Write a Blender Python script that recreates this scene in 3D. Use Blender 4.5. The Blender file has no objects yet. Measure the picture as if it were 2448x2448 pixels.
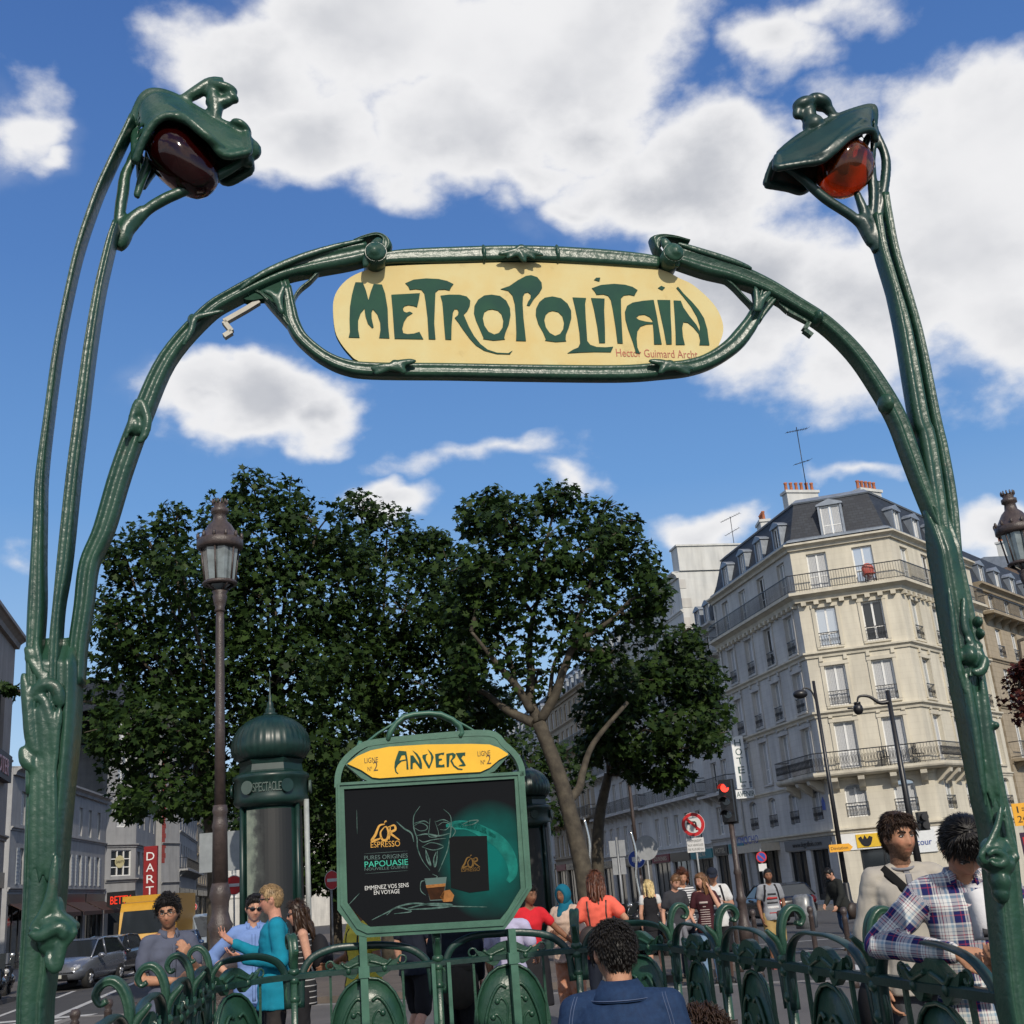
# Paris metro entrance with arch sign, railings, Morris columns, trees, corner building and passers-by
import bpy, bmesh, math, random
import numpy as np
from mathutils import Vector, Matrix, noise
sc = bpy.context.scene
COL = sc.collection
rnd = random.Random(7)
PI = math.pi
R = math.radians
V = Vector

# ------------------------------------------------------------------ camera
F_PX, S_PX, EYE = 2735.0, 2448.0, 1.6           # phone lens, in pixels of the photograph
_z = np.array([-702.0, 8452.0, -F_PX]); _z /= np.linalg.norm(_z)
_l = np.array([0, 0, -1.0]); _y = _l - _l.dot(_z) * _z; _y /= np.linalg.norm(_y)
_x = np.cross(_y, _z)
CAMR = np.array([_x, _y, _z])                     # world = CAMR @ camera
cam = bpy.data.cameras.new('camera')
cam.sensor_fit = 'HORIZONTAL'; cam.sensor_width = 36.0; cam.lens = 36.0 * F_PX / S_PX
cam.clip_start = 0.05; cam.clip_end = 2000
camo = bpy.data.objects.new('camera', cam); COL.objects.link(camo)
camo.matrix_world = Matrix.Translation((0, 0, EYE)) @ Matrix([list(r) for r in CAMR]).to_4x4()
sc.camera = camo
SUN_AZ, SUN_EL = 165.0, 33.0                      # where the sun stands: behind the viewer, a little right

def ray(u, v):
    d = CAMR @ np.array([u - S_PX / 2, S_PX / 2 - v, -F_PX]); return d / np.linalg.norm(d)
def aty(u, v, y):                                 # measured point of the photo at distance y
    d = ray(u, v); t = y / d[1]; return V((d[0] * t, y, EYE + d[2] * t))
def zg(y): return -0.0141 * max(0.0, y - 10.0)    # the street falls gently away

# ------------------------------------------------------------------ sky, clouds, sun
W = bpy.data.worlds.new('World'); sc.world = W; W.use_nodes = True
nt = W.node_tree; nt.nodes.clear(); L = nt.links.new
def nd(t, **k):
    n = nt.nodes.new(t)
    for a, b in k.items(): setattr(n, a, b)
    return n
def mth(op, a, b=None, c=None, clamp=False):
    n = nd('ShaderNodeMath', operation=op, use_clamp=clamp)
    for i, x in enumerate((a, b, c)):
        if x is None: continue
        if isinstance(x, (int, float)): n.inputs[i].default_value = x
        else: L(x, n.inputs[i])
    return n.outputs[0]
sky = nd('ShaderNodeTexSky', sky_type='NISHITA', sun_disc=False)
sky.sun_elevation = R(SUN_EL); sky.sun_rotation = R(SUN_AZ); sky.altitude = 60; sky.air_density = 1.0; sky.dust_density = 0.6; sky.ozone_density = 2.2
SKY_STRENGTH = 0.085
tc = nd('ShaderNodeTexCoord'); DIR = tc.outputs['Generated']
def wnoise(scale, detail, rough, off=0.0, lac=2.0):
    m = nd('ShaderNodeMapping'); m.inputs['Location'].default_value = (off, off * 1.7, off * .3); m.inputs['Scale'].default_value = (1, 1, 1.5)
    L(DIR, m.inputs['Vector'])
    n = nd('ShaderNodeTexNoise'); n.inputs['Scale'].default_value = scale; n.inputs['Detail'].default_value = detail
    n.inputs['Roughness'].default_value = rough; n.inputs['Lacunarity'].default_value = lac; L(m.outputs[0], n.inputs['Vector']); return n
warp = wnoise(7.0, 4, .55, 3.1)
wv = nd('ShaderNodeVectorMath', operation='SUBTRACT'); L(warp.outputs['Color'], wv.inputs[0]); wv.inputs[1].default_value = (.5, .5, .5)
ws = nd('ShaderNodeVectorMath', operation='SCALE'); L(wv.outputs[0], ws.inputs[0]); ws.inputs['Scale'].default_value = 0.13
wa = nd('ShaderNodeVectorMath', operation='ADD'); L(DIR, wa.inputs[0]); L(ws.outputs[0], wa.inputs[1])
WD = wa.outputs[0]
def blob(cdir, e1, e2, r1, r2):
    m = nd('ShaderNodeMapping', vector_type='TEXTURE')
    rot = Matrix((e1, e2, cdir)).transposed().to_euler()
    m.inputs['Location'].default_value = cdir; m.inputs['Rotation'].default_value = rot; m.inputs['Scale'].default_value = (r1, r2, 1.0)
    L(WD, m.inputs['Vector'])
    g = nd('ShaderNodeTexGradient', gradient_type='SPHERICAL'); L(m.outputs[0], g.inputs[0]); return g.outputs['Fac']
# cumulus masses: position and size as measured in the sky (photo pixels /1932), weight
CL = [(470, 130, 190, 150, 1), (720, 70, 300, 190, 1), (960, 110, 330, 220, 1), (560, 240, 170, 110, .9), (860, 270, 260, 120, 1), (1130, 90, 200, 220, .95),
      (1010, 330, 200, 80, .6), (1120, 240, 230, 120, .8), (1300, 360, 270, 160, 1), (1420, 520, 300, 190, 1), (1650, 560, 280, 210, .95), (1840, 420, 240, 260, 1), (1950, 280, 170, 170, 1),
      (1900, 620, 280, 170, .8), (1480, 90, 130, 120, .75), (1560, 40, 130, 80, .6), (1600, 260, 130, 110, .6), (10, 235, 105, 110, .8), (60, 310, 70, 55, .6),
      (490, 745, 205, 112, 1), (400, 780, 130, 66, .7), (620, 770, 110, 76, .8), (1110, 400, 90, 60, .6), (960, 410, 110, 60, .35), (760, 935, 130, 50, .62), (930, 870, 280, 60, .5), (1060, 910, 120, 50, .5),
      (1340, 985, 130, 70, .8), (1610, 905, 100, 50, .55), (1890, 1010, 130, 90, .9), (1240, 460, 160, 60, .6), (20, 1060, 110, 60, .4)]
dens = None
def wmax(a, b): return b if a is None else mth('MAXIMUM', a, b)
def put_blob(cd, e1, e2, r1, r2, w):
    global dens
    f = blob(cd, e1, e2, r1, r2); f = mth('MULTIPLY', f, w); dens = wmax(dens, f)
camx, camy = V(CAMR @ np.array([1, 0, 0])), V(CAMR @ np.array([0, 1, 0]))
for (px, py, rx, ry, w) in CL:
    k = S_PX / 1932; c = V(ray(px * k, py * k)); e1 = (camx - c * camx.dot(c)).normalized(); e2 = c.cross(e1)
    put_blob(c, e1, e2, rx * k / F_PX * 1.25, ry * k / F_PX * 1.25, w)
rc = random.Random(3)
for i in range(34):                                # unseen clouds over the rest of the sky, enlarged to whiten the ambient light
    az = rc.uniform(68, 292); el = rc.uniform(8, 70)
    c = V((math.sin(R(az)) * math.cos(R(el)), math.cos(R(az)) * math.cos(R(el)), math.sin(R(el))))
    e1 = V((0, 0, 1)).cross(c).normalized(); e2 = c.cross(e1); put_blob(c, e1, e2, rc.uniform(.22, .48), rc.uniform(.12, .26), rc.uniform(.7, 1))
n1 = wnoise(9.0, 10, .62, 0.0); n2 = wnoise(3.2, 6, .55, 9.0); n3 = wnoise(3.6, 5, .5, 5.0); n4 = wnoise(5.0, 8, .6, 12.0)
d = mth('ADD', mth('MULTIPLY', dens, 1.9), mth('MULTIPLY', mth('SUBTRACT', n1.outputs['Fac'], .5), 1.5))
d = mth('ADD', d, mth('MULTIPLY', mth('SUBTRACT', n2.outputs['Fac'], .5), .5))
def sstep(x, a, b):
    n = nd('ShaderNodeMapRange', interpolation_type='SMOOTHSTEP'); n.inputs['From Min'].default_value = a; n.inputs['From Max'].default_value = b; L(x, n.inputs['Value']); return n.outputs[0]
mask = mth('MULTIPLY', sstep(d, .36, .98), sstep(dens, .02, .15))
veil = mth('MULTIPLY', sstep(mth('ADD', mth('MULTIPLY', dens, 1.3), mth('MULTIPLY', mth('SUBTRACT', n4.outputs['Fac'], .5), 1.7)), .25, 1.3), .4)
mask = mth('MAXIMUM', mask, veil)
shade = mth('MULTIPLY', sstep(d, .85, 1.8), sstep(n3.outputs['Fac'], .30, .62))
ramp = nd('ShaderNodeMix', data_type='RGBA'); L(shade, ramp.inputs[0])
k = 1 / SKY_STRENGTH
ramp.inputs[6].default_value = (.87 * k, .87 * k, .885 * k, 1); ramp.inputs[7].default_value = (.50 * k, .52 * k, .57 * k, 1)
# haze whitening low down comes with the sky model; clouds over it
sx = nd('ShaderNodeSeparateXYZ'); L(DIR, sx.inputs[0]); er = nd('ShaderNodeValToRGB'); L(sx.outputs['Z'], er.inputs[0])
es = er.color_ramp.elements
for i, (p_, c_) in enumerate(((0.0, (.66, .80, .95)), (.17, (.36, .59, .90)), (.32, (.155, .375, .78)), (.5, (.09, .245, .63)), (.7, (.058, .165, .50)), (1.0, (.04, .12, .40)))):
    e = es[i] if i < 2 else es.new(p_)
    e.position = p_; e.color = (*[q * .1 for q in c_], 1)
eb = nd('ShaderNodeVectorMath', operation='SCALE'); L(er.outputs[0], eb.inputs[0]); eb.inputs['Scale'].default_value = 10 / SKY_STRENGTH
tint = nd('ShaderNodeMix', data_type='RGBA'); tint.inputs[0].default_value = .7; L(sky.outputs[0], tint.inputs[6]); L(eb.outputs[0], tint.inputs[7])   # the physical sky, drawn towards the deep blue of the phone picture
mx = nd('ShaderNodeMix', data_type='RGBA'); L(mask, mx.inputs[0]); L(tint.outputs[2], mx.inputs[6]); L(ramp.outputs[2], mx.inputs[7])
bg = nd('ShaderNodeBackground'); bg.inputs['Strength'].default_value = SKY_STRENGTH; L(mx.outputs[2], bg.inputs['Color'])
wo = nd('ShaderNodeOutputWorld'); L(bg.outputs[0], wo.inputs['Surface'])
sun = bpy.data.lights.new('sun', 'SUN'); sun.energy = 3.6; sun.angle = R(.55); sun.color = (1, .91, .78)
suno = bpy.data.objects.new('sun', sun); COL.objects.link(suno)
sv = V((math.sin(R(SUN_AZ)) * math.cos(R(SUN_EL)), math.cos(R(SUN_AZ)) * math.cos(R(SUN_EL)), math.sin(R(SUN_EL))))
suno.rotation_euler = sv.to_track_quat('Z', 'Y').to_euler(); suno.location = sv * 60
vs = sc.view_settings; vs.view_transform = 'Standard'; vs.look = 'None'; vs.exposure = 0.0; vs.gamma = 1.0
try: vs.use_curve_mapping = False
except Exception: pass
sc.cycles.max_bounces = 8; sc.cycles.transparent_max_bounces = 6; sc.cycles.caustics_reflective = False; sc.cycles.caustics_refractive = False

# ------------------------------------------------------------------ materials
MATS = {}
def M(name, c, rough=.6, metal=0.0, var=.15, scale=6.0, bump=0.0, bscale=40.0, spec=.5, alpha=None, emit=None, trans=0, coat=0, c2=None, attr=None):
    if name in MATS: return MATS[name]
    m = bpy.data.materials.new(name); m.use_nodes = True; t = m.node_tree; b = t.nodes['Principled BSDF']
    def N(ty, **k):
        n = t.nodes.new(ty)
        for a, v in k.items(): setattr(n, a, v)
        return n
    b.inputs['Roughness'].default_value = rough; b.inputs['Metallic'].default_value = metal; b.inputs['Specular IOR Level'].default_value = spec
    b.inputs['Transmission Weight'].default_value = trans; b.inputs['Coat Weight'].default_value = coat
    co = N('ShaderNodeTexCoord')
    if attr:
        at = N('ShaderNodeAttribute', attribute_name=attr); base = at.outputs['Color']
    else:
        rgb = N('ShaderNodeRGB'); rgb.outputs[0].default_value = (*c, 1); base = rgb.outputs[0]
    if var > 0:
        n = N('ShaderNodeTexNoise'); n.inputs['Scale'].default_value = scale; n.inputs['Detail'].default_value = 6; n.inputs['Roughness'].default_value = .6
        t.links.new(co.outputs['Object'], n.inputs['Vector'])
        r = N('ShaderNodeMapRange'); r.inputs['From Min'].default_value = .3; r.inputs['From Max'].default_value = .7
        t.links.new(n.outputs['Fac'], r.inputs['Value'])
        if c2:
            mx = N('ShaderNodeMix', data_type='RGBA'); t.links.new(r.outputs[0], mx.inputs[0]); t.links.new(base, mx.inputs[6]); mx.inputs[7].default_value = (*c2, 1); base = mx.outputs[2]
        else:
            r.inputs['To Min'].default_value = 1 - var; r.inputs['To Max'].default_value = 1 + var
            mx = N('ShaderNodeMix', data_type='RGBA', blend_type='MULTIPLY'); mx.inputs[0].default_value = 1
            t.links.new(base, mx.inputs[6]); t.links.new(r.outputs[0], mx.inputs[7]); base = mx.outputs[2]
        rr = N('ShaderNodeMapRange'); rr.inputs['To Min'].default_value = max(.03, rough * .8); rr.inputs['To Max'].default_value = min(1, rough * 1.2); t.links.new(n.outputs['Fac'], rr.inputs['Value'])
        if not trans: t.links.new(rr.outputs[0], b.inputs['Roughness'])
    t.links.new(base, b.inputs['Base Color'])
    if bump > 0:
        n = N('ShaderNodeTexNoise'); n.inputs['Scale'].default_value = bscale; n.inputs['Detail'].default_value = 5; t.links.new(co.outputs['Object'], n.inputs['Vector'])
        bp = N('ShaderNodeBump'); bp.inputs['Strength'].default_value = bump; bp.inputs['Distance'].default_value = .02
        t.links.new(n.outputs['Fac'], bp.inputs['Height']); t.links.new(bp.outputs[0], b.inputs['Normal'])
    if emit: b.inputs['Emission Color'].default_value = (*emit[0], 1); b.inputs['Emission Strength'].default_value = emit[1]
    if alpha is not None: b.inputs['Alpha'].default_value = alpha
    MATS[name] = m; return m
GREEN = M('green_enamel', (.011, .043, .029), .34, var=.28, scale=7, bump=.16, bscale=42, c2=(.024, .074, .044), spec=.5)
GREEND = M('green_enamel_dark', (.009, .034, .028), .36, var=.25, bump=.1, bscale=30)
IRON = M('brown_cast_iron', (.055, .04, .036), .38, var=.3, scale=14, bump=.35, bscale=70)
BLACK = M('black_iron', (.012, .012, .014), .4, var=.2)
ASPH = M('asphalt', (.062, .06, .06), .9, var=.22, scale=1.3, bump=.3, bscale=120)
PAVE = M('pavement_asphalt', (.105, .098, .094), .9, var=.2, scale=.9, bump=.3, bscale=90)
WPAINT = M('white_road_paint', (.5, .5, .49), .75, var=.3, scale=5)
GLASS = M('dark_glass', (.02, .025, .03), .06, var=0, spec=.8)
SKYGLASS = M('window_glass', (.58, .63, .68), .04, var=0, spec=1.0, metal=.7)
CURT = M('net_curtain', (.42, .43, .44), .85, var=.18, scale=30)
WHITE = M('white_paint', (.72, .72, .70), .55, var=.06)

# ------------------------------------------------------------------ mesh helpers
def tag(o, label=None, cat=None, group=None, kind=None):
    if label: o['label'] = label
    if cat: o['category'] = cat
    if group: o['group'] = group
    if kind: o['kind'] = kind
    return o
def empty(name, loc=(0, 0, 0), rz=0.0, label=None, cat=None, group=None):
    o = bpy.data.objects.new(name, None); COL.objects.link(o); o.location = loc; o.rotation_euler = (0, 0, rz); o.empty_display_size = .2
    return tag(o, label, cat, group)
TS = bpy.data.scenes.new('workshop')               # a side scene where curves and volumes are turned into meshes, emptied at once
def evalmesh(o):
    TS.collection.objects.link(o); vl = TS.view_layers[0]; vl.update(); me = bpy.data.meshes.new_from_object(o.evaluated_get(vl.depsgraph)); bpy.data.objects.remove(o); return me
def link(name, me, parent=None, loc=None):
    o = bpy.data.objects.new(name, me); COL.objects.link(o)
    if parent: o.parent = parent
    if loc is not None: o.location = loc
    return o
def copy_tree(o, parent=None):
    c = o.copy(); COL.objects.link(c)
    if parent: c.parent = parent
    for ch in list(o.children): copy_tree(ch, c)
    return c
def smooth_path(pts, n=6, closed=False):           # Catmull-Rom
    P = [np.array(p, float) for p in pts]; out = []; m = len(P)
    rng = range(m if closed else m - 1)
    for i in rng:
        p1, p2 = P[i], P[(i + 1) % m]
        p0 = P[i - 1] if (i > 0 or closed) else 2 * p1 - p2
        p3 = P[(i + 2) % m] if (i + 2 < m or closed) else 2 * p2 - p1
        for j in range(n):
            t = j / n
            out.append(.5 * ((2 * p1) + (-p0 + p2) * t + (2 * p0 - 5 * p1 + 4 * p2 - p3) * t * t + (-p0 + 3 * p1 - 3 * p2 + p3) * t ** 3))
    if not closed: out.append(P[-1])
    return out
def circle_prof(n=8): return [(math.cos(2 * PI * i / n), math.sin(2 * PI * i / n)) for i in range(n)]
def flute_prof(n=32, k=4, depth=.14, ex=.72):
    o = []
    for i in range(n):
        a = 2 * PI * i / n; c, s = math.cos(a), math.sin(a)
        x = math.copysign(abs(c) ** ex, c); y = math.copysign(abs(s) ** ex, s)
        q = 1 - depth * max(0.0, math.cos(k * a * 2)) ** 2
        o.append((x * q, y * q))
    return o
class MB:
    def __init__(s): s.v = []; s.f = []; s.m = []; s.s = []
    def add(s, vs, fs, mi=0, sm=False):
        b = len(s.v); s.v.extend([tuple(x) for x in vs])
        for f in fs: s.f.append([i + b for i in f]); s.m.append(mi); s.s.append(sm)
    def box(s, x0, x1, y0, y1, z0, z1, mi=0):
        s.add([(x0, y0, z0), (x1, y0, z0), (x1, y1, z0), (x0, y1, z0), (x0, y0, z1), (x1, y0, z1), (x1, y1, z1), (x0, y1, z1)],
              [(0, 3, 2, 1), (4, 5, 6, 7), (0, 1, 5, 4), (1, 2, 6, 5), (2, 3, 7, 6), (3, 0, 4, 7)], mi)
    def obox(s, c, size, rot=None, mi=0, taper=1.0):
        rot = rot or Matrix.Identity(3); a, b, h = [x / 2 for x in size]
        pts = [(-a, -b, -h), (a, -b, -h), (a, b, -h), (-a, b, -h), (-a * taper, -b * taper, h), (a * taper, -b * taper, h), (a * taper, b * taper, h), (-a * taper, b * taper, h)]
        s.add([V(c) + rot @ V(p) for p in pts], [(0, 3, 2, 1), (4, 5, 6, 7), (0, 1, 5, 4), (1, 2, 6, 5), (2, 3, 7, 6), (3, 0, 4, 7)], mi)
    def quad(s, a, b, c, d, mi=0): s.add([a, b, c, d], [(0, 1, 2, 3)], mi)
    def tube(s, path, r, n=8, mi=0, prof=None, binormal=None, caps=True, sm=True):
        P = [V(p) for p in path]; m = len(P)
        if m < 2: return
        prof = prof or circle_prof(n); n = len(prof)
        rr = r if isinstance(r, (list, tuple)) and len(r) == m else [r] * m
        T = [((P[min(i + 1, m - 1)] - P[max(i - 1, 0)]).normalized()) for i in range(m)]
        up = V(binormal) if binormal is not None else (V((0, 0, 1)) if abs(T[0].z) < .9 else V((0, 1, 0)))
        vs = []
        for i in range(m):
            if binormal is not None: b = V(binormal); a = T[i].cross(b).normalized()
            else:
                a = up - T[i] * up.dot(T[i])
                if a.length < 1e-6: a = T[i].orthogonal()
                a.normalize(); b = T[i].cross(a); up = a
            q = rr[i]; qa, qb = q if isinstance(q, (tuple, list)) else (q, q)
            for (x, y) in prof: vs.append(P[i] + a * x * qa + b * y * qb)
        fs = [(i * n + j, i * n + (j + 1) % n, (i + 1) * n + (j + 1) % n, (i + 1) * n + j) for i in range(m - 1) for j in range(n)]
        s.add(vs, fs, mi, sm)
        if caps:
            b0 = len(s.v) - len(vs)
            s.f.append([b0 + j for j in range(n)][::-1]); s.m.append(mi); s.s.append(False)
            s.f.append([b0 + (m - 1) * n + j for j in range(n)]); s.m.append(mi); s.s.append(False)
    def lathe(s, prof, n=16, c=(0, 0, 0), mi=0, sm=True, rfun=None):
        vs = []
        for (r, z) in prof:
            for j in range(n):
                a = 2 * PI * j / n; q = r * (rfun(a, z) if rfun else 1); vs.append((c[0] + q * math.cos(a), c[1] + q * math.sin(a), c[2] + z))
        m = len(prof)
        fs = [(i * n + j, i * n + (j + 1) % n, (i + 1) * n + (j + 1) % n, (i + 1) * n + j) for i in range(m - 1) for j in range(n)]
        fs.append(tuple(range(n))[::-1]); fs.append(tuple((m - 1) * n + j for j in range(n)))
        s.add(vs, fs, mi, sm)
    def ell(s, c, r, rot=None, nu=12, nv=8, mi=0):
        rot = rot or Matrix.Identity(3); vs = [V(c) + rot @ V((0, 0, -r[2]))]
        for i in range(1, nv):
            p = PI * i / nv
            for j in range(nu):
                a = 2 * PI * j / nu; vs.append(V(c) + rot @ V((r[0] * math.sin(p) * math.cos(a), r[1] * math.sin(p) * math.sin(a), -r[2] * math.cos(p))))
        vs.append(V(c) + rot @ V((0, 0, r[2]))); fs = []
        for j in range(nu): fs.append((0, 1 + (j + 1) % nu, 1 + j))
        for i in range(nv - 2):
            for j in range(nu): a = 1 + i * nu; fs.append((a + j, a + (j + 1) % nu, a + nu + (j + 1) % nu, a + nu + j))
        a = 1 + (nv - 2) * nu
        for j in range(nu): fs.append((a + j, a + (j + 1) % nu, len(vs) - 1))
        s.add(vs, fs, mi, True)
    def cap(s, p0, p1, r0, r1, n=10, mi=0):        # round-ended limb
        p0, p1 = V(p0), V(p1); d = p1 - p0; l = d.length
        if l < 1e-5: s.ell(p0, (r0, r0, r0), nu=n, nv=6, mi=mi); return
        d /= l; path = []; rad = []
        for a in (-1, -.85, -.5): path.append(p0 + d * r0 * a); rad.append(max(.02 * r0, r0 * math.sqrt(max(0, 1 - a * a))))
        path.append(p0); rad.append(r0); path.append((p0 + p1) / 2); rad.append((r0 + r1) / 2); path.append(p1); rad.append(r1)
        for a in (.5, .85, 1): path.append(p1 + d * r1 * a); rad.append(max(.02 * r1, r1 * math.sqrt(max(0, 1 - a * a))))
        s.tube(path, rad, n=n, mi=mi)
    def prism(s, loop, t0, t1, mi=0, mside=None, fr=None):   # polygon in (x,z), thick in y
        fr = fr or (lambda x, y, z: (x, y, z)); n = len(loop)
        b = len(s.v); s.v.extend([tuple(fr(p[0], t0, p[1])) for p in loop]); s.v.extend([tuple(fr(p[0], t1, p[1])) for p in loop])
        area = sum(loop[i][0] * loop[(i + 1) % n][1] - loop[(i + 1) % n][0] * loop[i][1] for i in range(n))
        A = list(range(b, b + n)); B = list(range(b + n, b + 2 * n))
        if area < 0: A = A[::-1]; B = B[::-1]
        s.f.append(A); s.f.append(B[::-1]); s.m += [mi, mi]; s.s += [False, False]
        for i in range(n):
            s.f.append([A[i], B[i], B[(i + 1) % n], A[(i + 1) % n]][::-1]); s.m.append(mside if mside is not None else mi); s.s.append(False)
    def ring(s, outer, inner, t0, t1, mi=0):       # same-length loops in (x,z): a frame with a hole
        n = len(outer); vs = [(p[0], t0, p[1]) for p in outer] + [(p[0], t0, p[1]) for p in inner] + [(p[0], t1, p[1]) for p in outer] + [(p[0], t1, p[1]) for p in inner]
        fs = []
        for i in range(n):
            j = (i + 1) % n
            fs += [(i, j, n + j, n + i), (2 * n + i, 3 * n + i, 3 * n + j, 2 * n + j), (i, 2 * n + i, 2 * n + j, j), (n + i, n + j, 3 * n + j, 3 * n + i)]
        s.add(vs, fs, mi)
    def mesh(s, name='m'):
        me = bpy.data.meshes.new(name); me.from_pydata(s.v, [], s.f); return me
    def build(s, name, mats, parent=None, loc=None, fixn=True, smooth=None):
        me = s.mesh(name); mats = mats if isinstance(mats, (list, tuple)) else [mats]
        for m in mats: me.materials.append(m)
        me.polygons.foreach_set('material_index', s.m); me.polygons.foreach_set('use_smooth', s.s if smooth is None else [smooth] * len(s.f))
        if fixn and len(s.f) < 60000:
            bm = bmesh.new(); bm.from_mesh(me); bmesh.ops.recalc_face_normals(bm, faces=bm.faces); bm.to_mesh(me); bm.free()
        me.update(); return link(name, me, parent, loc)
def remesh(mb, name, mats, parent, voxel, smooth=2, loc=None):   # fuse overlapping volumes into one skin
    me = mb.mesh(name); o = bpy.data.objects.new(name, me)
    m = o.modifiers.new('r', 'REMESH'); m.mode = 'VOXEL'; m.voxel_size = voxel; m.use_smooth_shade = True
    if smooth:
        q = o.modifiers.new('s', 'SMOOTH'); q.factor = .5; q.iterations = smooth
    me2 = evalmesh(o); bpy.data.meshes.remove(me); me2.name = name
    for x in (mats if isinstance(mats, (list, tuple)) else [mats]): me2.materials.append(x)
    return link(name, me2, parent, loc)
def flat(name, loops, mat, parent, fr, thick=.002, smooth=0):   # filled outline with holes; fr maps (x, z, depth) to local
    cu = bpy.data.curves.new(name, 'CURVE'); cu.dimensions = '2D'; cu.fill_mode = 'FRONT'
    for lp in loops:
        if smooth: lp = [tuple(p) for p in smooth_path(lp, smooth, True)]
        s = cu.splines.new('POLY'); s.points.add(len(lp) - 1); s.use_cyclic_u = True
        for i, p in enumerate(lp): s.points[i].co = (p[0], p[1], 0, 1)
    me = evalmesh(bpy.data.objects.new(name, cu)); bpy.data.curves.remove(cu)
    bm = bmesh.new(); bm.from_mesh(me)
    r = bmesh.ops.extrude_face_region(bm, geom=bm.faces[:]); 
    for e in r['geom']:
        if isinstance(e, bmesh.types.BMVert): e.co.z += thick
    for v in bm.verts: v.co = V(fr(v.co.x, v.co.y, v.co.z))
    bmesh.ops.recalc_face_normals(bm, faces=bm.faces); bm.to_mesh(me); bm.free()
    me.materials.clear(); me.materials.append(mat); me.name = name
    return link(name, me, parent)
def text(name, body, mat, parent, origin, ex, ez, size, width=None, thick=.002, align='CENTER', shear=0):
    # lettering: origin = baseline centre, ex = reading direction, ez = up; width fits the line
    cu = bpy.data.curves.new(name, 'FONT'); cu.body = body; cu.size = 1; cu.align_x = align; cu.shear = shear; cu.resolution_u = 3
    me = evalmesh(bpy.data.objects.new(name, cu)); bpy.data.curves.remove(cu)
    xs = [v.co.x for v in me.vertices]; w = (max(xs) - min(xs)) or 1
    kx = (width / w) if width else size; ky = size; ex, ez = V(ex).normalized(), V(ez).normalized(); en = ex.cross(ez)
    bm = bmesh.new(); bm.from_mesh(me); bmesh.ops.remove_doubles(bm, verts=bm.verts, dist=1e-5)
    r = bmesh.ops.extrude_face_region(bm, geom=bm.faces[:])
    for e in r['geom']:
        if isinstance(e, bmesh.types.BMVert): e.co.z += 1
    for v in bm.verts: v.co = V(origin) + ex * v.co.x * kx + ez * v.co.y * ky + en * v.co.z * thick
    bmesh.ops.recalc_face_normals(bm, faces=bm.faces); bm.to_mesh(me); bm.free()
    me.materials.clear(); me.materials.append(mat); me.name = name
    return link(name, me, parent)
# ------------------------------------------------------------------ ground
AZ_A = R(10.0)                                     # the entrance is turned ten degrees
D_A = 4.05
AX = V((math.cos(AZ_A), math.sin(AZ_A), 0)); AN = V((-math.sin(AZ_A), math.cos(AZ_A), 0))
A_O = AN * D_A + AX * 0.86
def pl(u, v, t=0.0):                               # measured point on the plane of the arch (t metres behind it): (s, z)
    d = V(ray(u, v)); q = (D_A + t) / d.dot(AN); p = d * q; return (p.dot(AX) - 0.86, p.z + EYE)
def aw(s, t, z=0.0): return A_O + AX * s + AN * t + V((0, 0, z))
PIT = [aw(-1.5, .45), aw(1.38, .45), aw(1.38, 5.0), aw(-1.5, 5.0)]
def gmesh(name, polys, mat, kind='structure', z=0.0, thick=0.0):
    m = MB()
    for poly in polys:
        top = [(x, y, zg(y) + z) for x, y in poly]; n = len(top)
        m.add(top, [tuple(range(n))])
        if thick:
            bot = [(x, y, zz - thick) for x, y, zz in top]; m.add(top + bot, [(i, (i + 1) % n, n + (i + 1) % n, n + i) for i in range(n)])
    o = m.build(name, mat, fixn=False); 
    bm = bmesh.new(); bm.from_mesh(o.data); bmesh.ops.recalc_face_normals(bm, faces=bm.faces)
    up = [f for f in bm.faces if abs(f.normal.z) > .5 and f.normal.z < 0]
    if up: bmesh.ops.reverse_faces(bm, faces=up)
    bm.to_mesh(o.data); bm.free()
    return tag(o, kind=kind)
KERB = .12
gmesh('ground', [[(-400, -60), (400, -60), (400, -12), (-400, -12)], [(-400, -12), (-7.2, -12), (-7.6, 10), (-400, 10)], [(7.0, -12), (400, -12), (400, 10), (6.6, 10)],
                 [(-400, 10), (400, 10), (400, 600), (-400, 600)]], ASPH, z=-KERB)
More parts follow.
